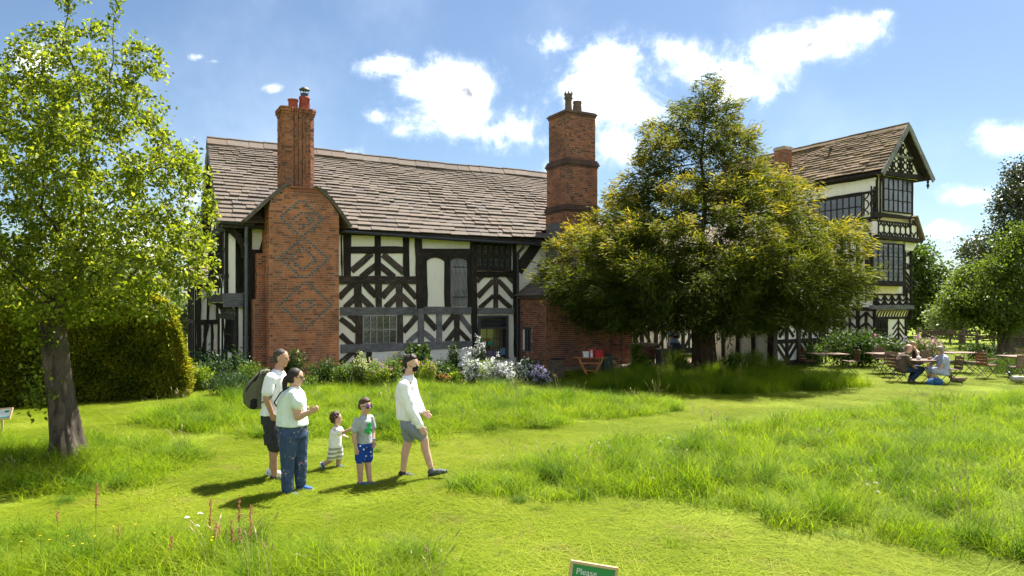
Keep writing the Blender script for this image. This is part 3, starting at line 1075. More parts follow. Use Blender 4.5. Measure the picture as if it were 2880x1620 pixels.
# =================================================================== brickwork
class Bricks:
    """lays bricks on flat wall faces; the first ones become single objects, the rest one joined mesh"""
    def __init__(self, parent, mat, limit, seed):
        self.parent, self.mat, self.limit = parent, mat, limit
        self.r = random.Random(seed)
        self.count = 0
        self.j = MB()
        self.jd = MB()
        self.unit = MB().box((-.5, -.5, -.5), (.5, .5, .5))
        self.um = self.unit.mesh('brick')
        self.um.materials.append(mat)
        self.umd = self.unit.mesh('brick')
        self.umd.materials.append(M['brick_blue'])

    def cuts(self, a, b, row, marks):
        """brick edges of one course; marks are places that get a dark header of their own"""
        r = self.r
        out = []
        edges = [a]
        for m in sorted(marks):
            if m - .056 > edges[-1] - .001 and m + .056 < b:
                edges += [m - .056, m + .056]
        edges.append(b)
        for i in range(len(edges) - 1):
            lo, hi = edges[i], edges[i + 1]
            if i % 2:
                out.append((lo, hi - lo, True))
                continue
            x, first, hdr = lo, True, row % 2 == 0
            while x < hi - .012:
                w = (.1125 if hdr else .225)
                if first and row % 2 and i == 0:
                    w = .17
                first = False
                if row % 5 == 4:
                    w = .1125
                w *= r.uniform(.94, 1.06)
                if x + w > hi - .05:
                    w = hi - x
                hdr = (r.random() < .32) if row % 5 != 4 else True
                out.append((x, w, False))
                x += w
        return out

    def face(self, o, ang, width, z0, z1, xr=None, dark=None, hole=None, pitch=.075, proud=.008, depth=.06):
        """o: lower left corner (x,y); ang: direction of the face; outward normal is to the right of that direction"""
        d = Vector((math.cos(ang), math.sin(ang), 0))
        n = Vector((math.sin(ang), -math.cos(ang), 0))
        r = self.r
        z = z0
        row = 0
        while z < z1 - pitch * .6:
            a, b = (0.0, width) if xr is None else xr(z + pitch / 2)
            if b - a > 0.03:
                zc = z + pitch / 2
                for (x, w, dk) in self.cuts(a, b, row, dark(zc) if dark else []):
                    c = x + w / 2
                    if hole and hole(c, zc):
                        continue
                    pr = proud + r.uniform(-.004, .006)
                    cen = Vector((o[0], o[1], 0)) + d * c + n * (pr - depth / 2) + Vector((0, 0, zc))
                    bw, bh = w - .012, pitch - .012 * r.uniform(.8, 1.3)
                    if self.count < self.limit:
                        link('brick', self.umd if dk else self.um, None, self.parent, cen, (0, r.uniform(-.008, .008), ang), (bw, depth, bh))
                        self.count += 1
                    else:
                        (self.jd if dk else self.j).obox(cen, d * bw / 2, n * depth / 2, Vector((0, 0, bh / 2)), r.random())
            z += pitch
            row += 1

    def done(self, name='brickwork'):
        if self.j.v:
            self.j.build(name, self.mat, self.parent, kind='stuff')
        if self.jd.v:
            self.jd.build('dark_brickwork', M['brick_blue'], self.parent, kind='stuff')


# ---- diapered chimney breast on the hall front
BV = -1.2                                     # front plane of the breast
bx0, _ = front_pt(757, 900, BV)
bx1, _ = front_pt(953, 900, BV)
shl = [front_pt(p[0], p[1], BV) for p in ((722, 597), (762, 562), (808, 524))]
shr = [front_pt(p[0], p[1], BV) for p in ((897, 535), (928, 566), (958, 606))]
ztop = front_pt(850, 528, BV)[1]
prof = [(bx0, 0), (bx1, 0), (bx1, shr[2][1])] + [(shr[1][0], shr[1][1]), (shr[0][0], shr[0][1] + .02), (shl[2][0], shl[2][1] + .02), (shl[1][0], shl[1][1]), (bx0, shl[0][1] + .12)]
mb = MB()
mb.prism(prof, BV, 0.9, 'y')
breast = mb.build('chimney_breast', M['mortar'], hall)


def breast_range(z):
    """clear width of the breast front at a height"""
    lo, hi = bx0, bx1
    pts = [(bx0, shl[0][1] + .12), shl[1], shl[2]]
    for (xa, za), (xb, zb) in zip(pts[:-1], pts[1:]):
        if za <= z <= zb:
            lo = max(lo, xa + (xb - xa) * (z - za) / max(zb - za, 1e-6))
    pts = [(bx1, shr[2][1]), shr[1], shr[0]]
    for (xa, za), (xb, zb) in zip(pts[:-1], pts[1:]):
        if za <= z <= zb:
            hi = min(hi, xa + (xb - xa) * (z - za) / max(zb - za, 1e-6))
    return lo - bx0, hi - bx0


DIAM = []
for (cx, cy, hw, hh) in ((970, 150, 146, 150), (985, 160, 72, 66), (990, 465, 172, 168), (978, 465, 88, 95), (1005, 828, 178, 190), (1000, 832, 62, 52)):
    s, z = front_pt(500 + cx * .359, 560 + cy * .359, BV)
    DIAM.append((s, z, hw * .359 * 23.0 / F_PX * 1.12, hh * .359 * 23.0 / F_PX))


def diaper(z):
    out = []
    for (s, zz, hw, hh) in DIAM:
        t = 1 - abs(z - zz) / hh
        if t >= 0:
            out += [s - hw * t - bx0, s + hw * t - bx0] if t * hw > .06 else [s - bx0]
    return out


bk = Bricks(breast, M['brick'], 300, 31)
# headers only where the diaper runs, so the lozenges read cleanly
bk.face((bx0, BV), 0.0, bx1 - bx0, 0.0, shr[0][1], breast_range, diaper)
bk.face((bx0, 0.0), R(-90), 1.2, 0.0, shl[0][1] + .1)                      # left cheek, seen
bk.face((bx1, BV), R(90), 1.2, 0.0, shr[2][1])                             # right cheek
bk.done()
# lower brick shoulder between the breast and the black corner post
mb = MB().box((.18, -.62, 0), (bx0 + .05, .05, 2.55)).box((.30, -.5, 2.5), (bx0 + .05, .05, 4.05))
low = mb.build('brick_offset', M['mortar'], hall)
bk = Bricks(low, M['brick'], 0, 32)
bk.face((.18, -.62), 0, bx0 - .18, 0, 2.55)
bk.face((.18, 0), R(-90), .62, 0, 2.55)
bk.face((.30, -.5), 0, bx0 - .30, 2.55, 4.05)
bk.face((.30, 0), R(-90), .5, 2.55, 4.05)
bk.done()
# slated shoulders running back into the roof
for side, pts in (('l', [front_pt(693, 622, BV - .1), front_pt(722, 597, BV - .1), front_pt(762, 560, BV - .1), front_pt(806, 524, BV - .1)]),
                  ('r', [front_pt(898, 533, BV - .1), front_pt(929, 562, BV - .1), front_pt(960, 604, BV - .1), front_pt(984, 638, BV - .1)])):
    for k, ((xa, za), (xb, zb)) in enumerate(zip(pts[:-1], pts[1:])):
        q = MB()
        zi = (za + zb) / 2
        back = EAVE_V + (zi - 4.98) * (RIDGE_V - EAVE_V) / (RIDGE_Z - 4.98) + .35
        back = max(back, -.2)
        d = Vector((xb - xa, 0, zb - za))
        L = d.length
        d.normalize()
        nrm = Vector((-d.z, 0, d.x))
        q.obox(Vector(((xa + xb) / 2, (BV - .1 + back) / 2, zi)) + nrm * .03, d * (L / 2 + .02), (0, (back - BV + .1) / 2, 0), nrm * .03)
        r_ = random.Random(k + 50)
        y = BV - .13
        while y < back:
            ln = r_.uniform(.22, .4)
            q.obox(Vector(((xa + xb) / 2, y + ln / 2, zi)) + nrm * (.075 + r_.uniform(0, .008)), d * (L / 2 + .04), (0, ln / 2 - .006, 0), nrm * .014, r_.random())
            y += ln
        q.build('shoulder_slate', M['slate'], breast)
# lead and corbel courses at the foot of the stack
sx0, _ = front_pt(794, 520, BV + .1)
sx1, _ = front_pt(885, 520, BV + .1)
sxc = (sx0 + sx1) / 2
q = MB()
for k in range(3):
    q.box((shl[2][0] + .01, BV - .018 - .018 * k, shl[2][1] - .26 + .11 * k), (shr[0][0] - .01, BV + .3, shl[2][1] - .205 + .11 * k))
q.build('corbel_course', M['brick_old'], breast)
q = MB().obox((shl[2][0] - .05, BV + .2, shl[2][1] + .02), (.16, 0, .06), (0, .35, 0), (-.01, 0, .012)).obox((shr[0][0] + .05, BV + .2, shr[0][1] + .03), (.2, 0, -.07), (0, .35, 0), (.01, 0, .012))
q.build('lead_flashing', M['lead'], breast)

# ---- moulded shaft: two canted piers with round ribs between them
zs0 = shl[2][1] - .02
zs1 = front_pt(838, 300, BV + .1)[1]
ws = sx1 - sx0
shaft_poly = [(0, .08), (.10, 0), (.36, 0), (.42, .06)]
for k in range(3):
    c = .50 + k * .145
    for t in range(5):
        a = math.pi * (1 - t / 4)
        shaft_poly.append((c + .062 * math.cos(a), .05 - .055 * math.sin(a)))
shaft_poly += [(.93, .04), (1.0, -.01), (1.17, .14), (1.17, .85), (1.0, 1.0), (.1, 1.0), (0, .9)]
kx = ws / 1.17
shaft = MB()
poly = [(sx0 + p[0] * kx, BV + .08 + p[1] * kx) for p in shaft_poly]
inner = [(sx0 + ws / 2 + (p[0] - sx0 - ws / 2) * .985, BV + .6 + (p[1] - BV - .6) * .985) for p in poly]
shaft.prism(inner, zs0, zs1 - .02, 'z')
stack = shaft.build('chimney_shaft', M['mortar'], hall)
courses = MB()
r_ = random.Random(9)
nrow = int((zs1 - zs0) / .075)
for i in range(nrow):
    z = zs0 + i * .075
    frac = i / nrow
    k = 1.0 + .012 * r_.uniform(-.5, .5)
    if frac > .90:
        k += .13 * min(1, (frac - .90) / .05)          # corbelled cap
    if .80 < frac < .815:
        k += .03
    cx, cy = sx0 + ws / 2, BV + .08 + .5 * kx
    pp = [(cx + (p[0] - cx) * k, cy + (p[1] - cy) * k) for p in poly]
    # each course is a ring of bricks: short blocks along the outline
    m = len(pp)
    for a in range(m):
        p0, p1 = Vector((*pp[a], 0)), Vector((*pp[(a + 1) % m], 0))
        d = p1 - p0
        L = d.length
        if L < .01:
            continue
        d.normalize()
        nn = Vector((d.y, -d.x, 0))
        x = 0.0 if i % 2 else -.06
        while x < L - .004:
            w = .12 if r_.random() < .5 else .22
            a0, a1 = max(0, x) + .004, min(L, x + w) - .004
            if a1 > a0 + .003:
                c = p0 + d * ((a0 + a1) / 2) + nn * (-.04 + r_.uniform(-.003, .004)) + Vector((0, 0, z + .0375))
                courses.obox(c, d * ((a1 - a0) / 2), nn * .045, (0, 0, .0325), r_.random())
            x += w
courses.build('moulded_brickwork', M['brick_old'], stack, kind='stuff')
# chimney pots
cx, cy = sx0 + ws * .42, BV + .55
MB().lathe([(.17, -.1), (.17, .06), (.155, .10), (.15, .26), (.175, .28), (.175, .33), (.13, .33), (.12, .1)], (cx, cy, zs1), 16).build('chimney_pot', M['pot_red'], stack, smooth=True)
cx2 = sx0 + ws * .78
pot = MB().lathe([(.19, -.1), (.19, .08), (.16, .34), (.18, .36), (.18, .44), (.15, .44), (.14, .1)], (cx2, cy, zs1 + .02), 16).build('chimney_pot', M['pot_red'], stack, smooth=True)
q = MB().lathe([(.13, .42), (.13, .56), (.12, .56)], (cx2, cy, zs1 + .02), 12)
for a in range(4):
    t = a * math.pi / 2
    q.bar((cx2 + .12 * math.cos(t), cy + .12 * math.sin(t), zs1 + .55), (cx2 + .13 * math.cos(t), cy + .13 * math.sin(t), zs1 + .70), .015, .015)
q.lathe([(.18, .68), (.17, .70), (.10, .76), (.02, .79)], (cx2, cy, zs1 + .02), 14)
q.build('cowl', M['iron'], pot)

# =================================================================== brick outbuilding with the tall stack
OV = -2.07
ox0, _ = front_pt(1458, 900, 0)
ox1 = front_pt(1778, 950, OV)[0]
outb = thing('brick_outbuilding', 'low red brick outbuilding with tall three-stage chimney beside the yew', 'house', HO + Vector((UX * ox0, UY * ox0, 0)), HALL_RZ)
W_ = ox1 - ox0
EZ = 2.72
mb = MB()
mb.box((0, OV, 0), (W_, -0.02, EZ))
ow = mb.build('brick_wall', M['mortar'], outb)
wv0, wv1 = -1.05, -0.55                     # window in the left cheek
bk = Bricks(ow, M['brick_old'], 300, 41)
hole = lambda c, z: .42 < c < 1.02 and .55 < z < 1.48
bk.face((0, OV), 0.0, W_, 0, EZ)
bk.face((0, 0), R(-90), -OV, 0, EZ, hole=hole)
bk.face((W_, OV), R(90), -OV, 0, EZ)
bk.done()
# the small window with its limewashed jamb
q = MB()
q.box((-.03, -.99, .58), (.04, -.94, 1.42)).box((-.03, -.60, .58), (.04, -.55, 1.42)).box((-.06, -1.02, 1.40), (.04, -.46, 1.50)).box((-.05, -1.0, .55), (.04, -.5, .60)).box((-.028, -.785, .6), (.04, -.755, 1.4))
w = q.build('casement_window', M['frame_grey'], outb)
MB().box((-.008, -.94, .6), (0.0, -.785, 1.4)).build('pane', M['glass'], w)
MB().box((-.008, -.755, .6), (0.0, -.60, 1.4)).build('pane', M['glass'], w)
MB().box((-.02, -.54, .56), (.03, -.40, 1.48)).build('window_jamb', M['plaster_white'], outb)
# roof: rises from the left eaves to the stack, swept at the foot
rz1 = 4.15
mb = MB()
n = 5
lp = []
for i in range(n + 1):
    t = i / n
    lp.append((-.18 + 1.75 * t, EZ - .04 + (rz1 - EZ) * (t ** 1.12)))
mb.prism(lp + [(W_ + .1, rz1 - .2), (W_ + .1, EZ - .1), (-.1, EZ - .12)], OV - .12, -.03, 'y')
orf = mb.build('roof', M['slate'], outb)
r_ = random.Random(77)
for i in range(7):
    t0, t1 = i / 7, (i + 1) / 7
    f = lambda t: Vector((-.2 + 1.75 * t, 0, EZ - .03 + (rz1 - EZ) * (t ** 1.12)))
    a, b = f(t0), f(min(1, t1 + .05))
    d = (b - a)
    L = d.length
    d.normalize()
    nn = Vector((-d.z, 0, d.x))
    y = OV - .14
    while y < -.06:
        w = min(r_.uniform(.25, .5), -.04 - y)
        c = (a + b) / 2 + Vector((0, y + w / 2, 0)) + nn * (.03 + r_.uniform(0, .01))
        ob = MB().obox((0, 0, 0), (L / 2, 0, -.012), (0, w / 2 - .006, 0), (0, 0, .018))
        ob.build('slate', M['slate'], orf, loc=c, rot=(0, -math.atan2(d.z, d.x), 0))
        y += w
# stack: three stages, each set in above a dark oversailing band
ca, _ = front_pt(1591, 600, -1.6)
ca -= ox0
cb = front_pt(1683, 560, -1.6)[0] - ox0
cz = [front_pt(1591, y, -1.6)[1] for y in (810, 582, 452, 306)]
mb = MB()
cdep = 1.45
ins = [0.0, 0.03, 0.09]
stk = []
for k in range(3):
    stk.append((ca + ins[k], cb - ins[k], -1.6 + ins[k], -1.6 + cdep - ins[k], (0.0 if k == 0 else cz[k]), cz[k + 1]))
    mb.box((stk[-1][0], stk[-1][2], max(2.0, stk[-1][4] - .03)), (stk[-1][1], stk[-1][3], stk[-1][5]))
cst = mb.build('chimney_stack', M['mortar'], outb)
bk = Bricks(cst, M['brick_old'], 0, 43)
for (x0, x1, y0, y1, z0, z1) in stk:
    z0 = max(2.0, z0)
    bk.face((x0, y0), 0, x1 - x0, z0, z1)
    bk.face((x0, y1), R(-90), y1 - y0, z0, z1)
    bk.face((x1, y0), R(90), y1 - y0, z0, z1)
    bk.face((x1, y1), R(180), x1 - x0, z0, z1)
bk.done()
for k, z in enumerate((cz[1], cz[2], cz[3])):
    x0, x1, y0, y1, _, _ = stk[k]
    q = MB()
    for j, (p, h) in enumerate(((.03, 0), (.07, .075), (.045, .15), (.01, .225))):
        if k == 2 and j > 1:
            break
        q.box((x0 - p, y0 - p, z - .16 + h), (x1 + p, y1 + p, z - .16 + h + .068))
    if k == 2:
        q.box((x0 - .02, y0 - .02, z - .02), (x1 + .02, y1 + .02, z + .03))
    q.build('oversailing_band', M['brick_band'], cst)
pc = ((stk[2][0] + stk[2][1]) / 2, -1.6 + cdep / 2)
pot = MB().lathe([(.17, 0), (.15, .05), (.13, .55), (.15, .60), (.19, .66), (.15, .70), (.17, .82), (.14, .82)], (pc[0] - .17, pc[1], cz[3] + .02), 12)
for a in range(6):
    t = a * math.tau / 6
    pot.prism([(pc[0] - .17 + .15 * math.cos(t) - .05, cz[3] + .82), (pc[0] - .17 + .15 * math.cos(t) + .05, cz[3] + .82), (pc[0] - .17 + .15 * math.cos(t), cz[3] + .96)], pc[1] + .15 * math.sin(t) - .012, pc[1] + .15 * math.sin(t) + .012, 'y')
pot.build('crown_pot', M['pot_brown'], cst)
MB().lathe([(.20, 0), (.17, .45), (.16, .47), (.18, .5), (.18, .58), (.15, .58)], (pc[0] + .26, pc[1], cz[3] + .02), 12).build('chimney_pot', M['pot_brown'], cst)
q = MB().box((ca - .06, -1.3, 4.1), (ca - .02, -.3, 5.6))
q.build('lead_flashing', M['lead'], outb)
# =================================================================== three-storey timbered tower wing on the right
TO = Vector((18.45, 36.0, 0.0))
tower = thing('timbered_tower', 'tall three-storey black and white timbered tower with jetties and mossy gabled roof', 'house', TO, HALL_RZ)


def t5(x, y, v=0.0):
    return front_pt(2200 + x * .4692, 320 + y * .4692, v, TO)


def t5box(x0, y0, x1, y1, v=0.0):
    a, b = t5(x0, y0, v), t5(x1, y1, v)
    return a[0], b[1], b[0], a[1]


def tbeam(x0, y0, x1, y1, w, v=-.05, mat=None, d=.10):
    beam(tower, t5(x0, y0, v), t5(x1, y1, v), w, v, d, mat or DK)


z3f, z2f, z1f = t5(650, 640)[1], t5(650, 1060)[1], t5(650, 1170)[1]      # floor levels
mb = MB()
mb.box((0.12, 0.15, 0), (2.75, 11.5, z1f))
mb.box((0.02, 0.05, z1f), (2.92, 11.5, z3f))
mb.box((-.02, 0.0, z3f), (2.98, 11.5, 9.0))
mb.build('plaster_wall', M['plaster'], tower)

# roof, built in a frame whose x runs back along the ridge
RZt, EZt = 11.45, 9.02
mb = MB()
mb.prism([(.52, EZt - .03), (-1.5, RZt - .05), (-3.52, EZt - .03), (-3.52, EZt - .16), (-1.5, RZt - .2), (.52, EZt - .16)], -.72, 11.6, 'x')
trf = mb.build('roof', M['timber_dark'], tower, rot=(0, 0, R(90)))
roof_slope(trf, -.75, 11.6, .55, EZt, -1.5, RZt, 17, .24, .14, .5, .34, M['slate_moss'], 130, 51, wave=.03, thick=.035)
roof_slope(trf, -.75, 11.6, -3.55, EZt, -1.5, RZt, 17, .24, .14, .5, .34, M['slate_moss'], 0, 52, wave=.03, thick=.035)
x = -.78
r_ = random.Random(15)
while x < 11.5:
    w = r_.uniform(.5, .7)
    q = MB()
    for sg in (-1, 1):
        q.obox((w / 2, sg * .09, -.07), (w / 2 - .006, 0, 0), (0, .12, -.13 * sg), (0, .014 * sg * .75, .014))
    q.build('ridge_stone', M['slate_moss'], trf, loc=(x, -1.5, RZt + .11 + r_.uniform(-.01, .01)))
    x += w
# little roof vent
q = MB().obox((3.3, -.9, RZt - .55), (.07, 0, 0), (0, .07, 0), (0, 0, .12))
q.build('roof_vent', M['iron'], trf)

# gable: plaster triangle, tracery, bargeboards
mb = MB()
mb.prism([(-.25, EZt - .1), (3.25, EZt - .1), (1.5, RZt - .28)], -.32, -.1, 'y')
mb.build('gable_panel', M['plaster'], tower)
for (a, b) in (((-.66, EZt - .2), (1.5, RZt - .02)), ((3.66, EZt - .2), (1.5, RZt - .02))):
    beam(tower, a, b, .26, -.80, .06, M['timber_grey'], name='bargeboard')
for xx in (-.42, 3.42):       # turned pendants
    MB().lathe([(.05, .3), (.07, .2), (.04, .12), (.08, .02), (.05, -.06), (.02, -.16)], (xx, -.6, EZt - .45), 8).build('pendant', DK, tower)
beam(tower, (-.35, EZt - .02), (3.35, EZt - .02), .24, -.44, .16, DK)
beam(tower, (.5, 9.95), (2.5, 9.95), .12, -.38, .1, M['timber_grey'])
beam(tower, (1.5, 9.1), (1.5, 11.1), .12, -.37, .09, DK)
for xx in (.75, 2.25):
    beam(tower, (xx, 9.1), (xx, 10.1), .09, -.365, .08, DK)
for (a, b) in (((-.2, EZt), (1.5, RZt - .3)), ((3.2, EZt), (1.5, RZt - .3))):
    beam(tower, a, b, .14, -.37, .09, DK)


def tracery(parent, s0, z0, s1, z1, nx, nz, y, mat=None, w=.055, keep=None, side=False):
    """black quarter-round braces making concave-sided lozenges"""
    q = MB()
    hx, hz = (s1 - s0) / nx, (z1 - z0) / nz
    rr = min(hx, hz) * .46
    for i in range(nx):
        for j in range(nz):
            cx0, cz0 = s0 + i * hx, z0 + j * hz
            if keep and not keep(cx0 + hx / 2, cz0 + hz / 2):
                continue
            for (kx, kz, a0) in ((0, 0, 0), (1, 0, 90), (1, 1, 180), (0, 1, 270)):
                pts = []
                for t in range(5):
                    a = R(a0 + t * 22.5)
                    p = (cx0 + kx * hx + rr * math.cos(a), cz0 + kz * hz + rr * math.sin(a))
                    pts.append(p)
                for a, b in zip(pts[:-1], pts[1:]):
                    if side:
                        q.bar((y, a[0], a[1]), (y, b[0], b[1]), w, .05, up=(1, 0, 0))
                    else:
                        q.bar((a[0], y, a[1]), (b[0], y, b[1]), w, .05, up=(0, 1, 0))
    for i in range(nx + 1):
        if side:
            q.box((y - .03, s0 + i * hx - .03, z0), (y + .03, s0 + i * hx + .03, z1))
        elif not keep:
            q.box((s0 + i * hx - .03, y - .028, z0), (s0 + i * hx + .03, y + .03, z1))
    q.build('quatrefoil_bracing', mat or DK, parent)


tracery(tower, .38, 9.12, 2.62, 10.62, 6, 4, -.345, keep=lambda x, z: abs(x - 1.5) < (11.0 - z) * .72, w=.045)

# third floor: tall window between posts, cove below
PG = M['glass_pale']
s0, z0, s1, z1 = t5box(596, 376, 772, 604)
window(tower, s0, z0, s1, z1, 6, 3, -.12, .06, .04, DK, PG, lead=False, name='mullioned_window')
tbeam(555, 600, 775, 632, .26, -.18, DK, .24)
s0, z0, s1, z1 = t5box(505, 400, 575, 600)
tracery(tower, s0 + .35, z0 + .05, s0 + .85, z1 - .25, 1, 2, -.035, w=.05)
for (xx) in (t5(585, 500)[0], t5(778, 500)[0] - .02, .02):
    beam(tower, (xx, z3f), (xx, EZt - .1), .10, -.05, .1, DK)


def cove_front(s0, s1, z0, z1, v_in, v_out, nrib, mat):
    n = 6
    prof = []
    for i in range(n + 1):
        t = i / n * math.pi / 2
        prof.append((v_in + (v_out - v_in) * (1 - math.cos(t)), z0 + (z1 - z0) * math.sin(t)))
    q = MB()
    vs, fs = [], []
    for (v, zz) in prof:
        vs += [(s0, v, zz), (s1, v, zz)]
    for i in range(n):
        fs.append((2 * i, 2 * i + 2, 2 * i + 3, 2 * i + 1))
    q.add(vs, fs)
    c = q.build('coved_jetty', mat, tower)
    for k in range(nrib):
        s = s0 + (s1 - s0) * (k + .5) / nrib
        w = MB()
        pts = [(s, p[0] - .012, p[1]) for p in prof]
        for a, b in zip(pts[:-1], pts[1:]):
            w.bar(a, b, .07, .03, up=(0, 1, .2))
        w.build('cove_rib', DK, c)


sA, zA = t5(565, 668)
sB, zB = t5(740, 640)
cove_front(.1, 2.75, t5(650, 672)[1], t5(650, 632)[1], -.02, -.30, 0, M['plaster_yellow'])
# tracery band and its beam, skirt roof on the right
zb0, zb1 = t5(650, 745)[1], t5(650, 655)[1]
mb = MB().box((-.35, -.32, zb0), (2.62, .02, zb1))
mb.prism([(2.62, zb0), (3.15, zb0), (2.75, zb1 + .28), (2.62, zb1 + .28)], -.3, .03, 'y')
mb.build('band_panel', M['plaster'], tower)
tracery(tower, -.35, zb0 + .03, 2.35, zb1 - .03, 6, 1, -.345)
tracery(tower, 2.3, zb0 + .05, 2.95, zb1 + .2, 1, 1, -.325)
beam(tower, (-.5, zb0 - .02), (3.3, zb0 - .08), .2, -.42, .3, DK)
beam(tower, (-.4, zb1 + .0), (2.65, zb1 - .03), .09, -.38, .1, DK)
q = MB().obox((3.02, .5, (zb0 + zb1) / 2 + .18), (.34, 0, -.62), (0, 1.0, 0), (.045, 0, .03))
q.build('skirt_roof', M['slate_moss'], tower)
# second floor: bay window left, panelled post on the right
s0, z0, s1, z1 = t5box(535, 768, 730, 1012, -.3)
window(tower, s0 + .05, z0, s1, z1, 6, 3, -.34, .07, .04, DK, PG, lead=True, name='bay_window', leadmat=M['iron'])
mb = MB().box((s0 + .05, -.26, z0), (s0 + .12, .1, z1)).box((s1 - .07, -.26, z0), (s1, .1, z1))
mb.box((s0, -.40, z0 - .2), (s1 + .04, .1, z0))
mb.build('bay_cheeks', DK, tower)
cove_front(s0 + .1, s1 - .15, t5(600, 1082)[1], z0 - .16, -.02, -.3, 0, M['plaster_yellow'])
zc0, zc1 = t5(780, 822)[1], t5(780, 772)[1]
q = MB().prism([(2.35, zc1), (3.35, zc1), (3.0, zc0), (2.35, zc0)], -.06, .02, 'y')
q.build('coved_jetty', M['plaster'], tower)
tracery(tower, 2.38, t5(760, 925)[1], 2.92, t5(760, 830)[1], 1, 1, -.03)
for (a, b, w) in (((2.34, z2f - .3), (2.34, zc0), .1), ((2.92, z1f), (2.92, zc0), .11), ((2.34, t5(760, 928)[1]), (2.95, t5(760, 928)[1]), .09), ((2.34, t5(760, 1045)[1]), (2.95, t5(760, 1045)[1]), .09)):
    beam(tower, a, b, w, -.05, .09, DK)
zt = t5(760, 928)[1]
for k in range(4):
    beam(tower, (2.36, zt - .12 - k * .26), (2.9, zt - .55 - k * .26), .075, -.035, .06, DK)
# chevron band above the lowest jetty
zb, zt = t5(650, 1152)[1], t5(650, 1086)[1]
beam(tower, (-.5, zt + .02), (2.3, zt + .02), .08, -.06, .1, DK)
beam(tower, (-.5, zb - .06), (3.0, zb - .06), .2, -.14, .2, M['timber_grey'])
for k in range(5):
    c = .05 + k * .62
    beam(tower, (c, zb), (c, zt + (.3 if k == 4 else 0)), .07, -.045, .07, DK)
    for sg in (-1, 1):
        for j in range(2):
            beam(tower, (c, zb + .05 + j * .22 + .22), (c + sg * .28, zb - .18 + j * .22 + .22), .06, -.03, .06, DK)
cove_front(.1, 2.75, t5(650, 1226)[1], t5(650, 1178)[1], .13, -.12, 11, M['plaster_yellow'])
# ground floor: window and chevron panel
s0, z0, s1, z1 = t5box(505, 1232, 618, 1352, .15)
window(tower, max(s0, .16), z0, s1, z1, 5, 2, .05, .06, .05, DK, M['glass'], lead=False, name='mullioned_window')
for (a, b, w) in (((.2, 0), (.2, 1.7), .16), ((s1 + .08, 0), (s1 + .08, 1.7), .14), ((2.68, 0), (2.68, 1.75), .18), ((.1, .12), (2.75, .12), .2), ((.1, z0 - .06), (2.75, z0 - .06), .14), ((.1, 1.68), (2.75, 1.68), .12), ((2.05, .2), (2.05, 1.65), .09)):
    beam(tower, a, b, w, .10, .08, DK)
for sg in (-1, 1):
    for j in range(4):
        beam(tower, (2.05, .62 + j * .3), (2.05 + sg * .5, .2 + j * .3), .075, .12, .05, DK)
q = MB().obox((2.86, -.02, 1.95), (.06, 0, .0), (0, .1, 0), (.10, 0, .38))
q.build('jetty_bracket', DK, tower)
# left (long) side of the wing: cornice band, window strip, framing
for (v0, v1, z, w) in ((0, 11.4, EZt - .12, .22), (0, 11.4, 8.55 - .45, .12), (0, 11.4, 6.75, .2), (0, 11.4, z3f, .2), (0, 11.4, z1f, .2), (0, 11.4, .3, .2)):
    beam(tower, (v0, z), (v1, z), w, 0, .1, DK, side=True, sv=-.07)
for k in range(13):
    beam(tower, (.1 + k * .93, 0.2), (.1 + k * .93, 8.1), .14, 0, .1, DK, side=True, sv=-.055)
for k in range(12):
    c = .1 + (k + .5) * .93
    for (za, zb_) in ((.45, 2.0), (2.5, z3f - .15)):
        m_z = (zb_ - za) / 3
        for j in range(3):
            for sg in (-1, 1):
                beam(tower, (c, za + m_z * (j + .95)), (c + sg * .42, za + m_z * (j + .25)), .09, 0, .06, DK, side=True, sv=-.035)
        beam(tower, (c, za), (c, zb_), .09, 0, .06, DK, side=True, sv=-.04)
w = MB()
v0, v1, zz0, zz1 = .75, 6.5, 6.85, 8.0
n = 16
for i in range(n + 1):
    v = v0 + (v1 - v0) * i / n
    w.box((-.12, v - .025, zz0), (-.06, v + .025, zz1))
for zz in (zz0, (zz0 + zz1) / 2, zz1):
    w.box((-.115, v0, zz - .03), (-.065, v1, zz + .03))
wo = w.build('gallery_window', DK, tower)
for i in range(n):
    for j in range(2):
        a, b = v0 + (v1 - v0) * i / n, v0 + (v1 - v0) * (i + 1) / n
        MB().box((-.094, a + .025, zz0 + (zz1 - zz0) * j / 2 + .03), (-.086, b - .025, zz0 + (zz1 - zz0) * (j + 1) / 2 - .03)).build('pane', PG, wo)
tracery(tower, .06, 6.95, .66, 8.05, 1, 2, -.03, side=True, w=.05)
# brick stack rising behind the roof
mb = MB().box((-.1, 5.6, 8.4), (.55, 6.3, 11.5)).box((-.15, 5.55, 11.3), (.60, 6.35, 11.45))
ts = mb.build('chimney_stack', M['mortar'], tower)
bk = Bricks(ts, M['brick_old'], 0, 58)
bk.face((-.1, 5.6), 0, .65, 8.4, 11.3)
bk.face((-.1, 6.3), R(-90), .7, 8.4, 11.3)
bk.done()

# =================================================================== low range seen under the yew
CO = Vector((5.42, 32.0, 0.0))
rng_h = thing('courtyard_range', 'low black and white timbered range seen beneath the yew', 'house', CO, HALL_RZ)
MB().box((-.4, 0, 0), (10.6, .3, 4.2)).build('plaster_wall', M['plaster'], rng_h)
r_ = random.Random(8)
for z, w in ((.2, .25), (1.25, .16), (2.4, .2), (4.1, .25)):
    beam(rng_h, (-.4, z), (10.5, z), w, -.07, .1, DK)
x = -.3
k = 0
while x < 10.4:
    beam(rng_h, (x, .1), (x, 4.1), .17, -.06, .09, DK)
    if x < 3.4:
        for zz in (.3, 1.35, 2.5):
            beam(rng_h, (x + .08, zz + (.9 if k % 2 else 0)), (x + .75, zz + (0 if k % 2 else .9)), .12, -.04, .06, DK)
            beam(rng_h, (x + .4, zz), (x + .4, zz + .9), .1, -.045, .06, DK)
        x += .82
    else:
        x += .46
    k += 1
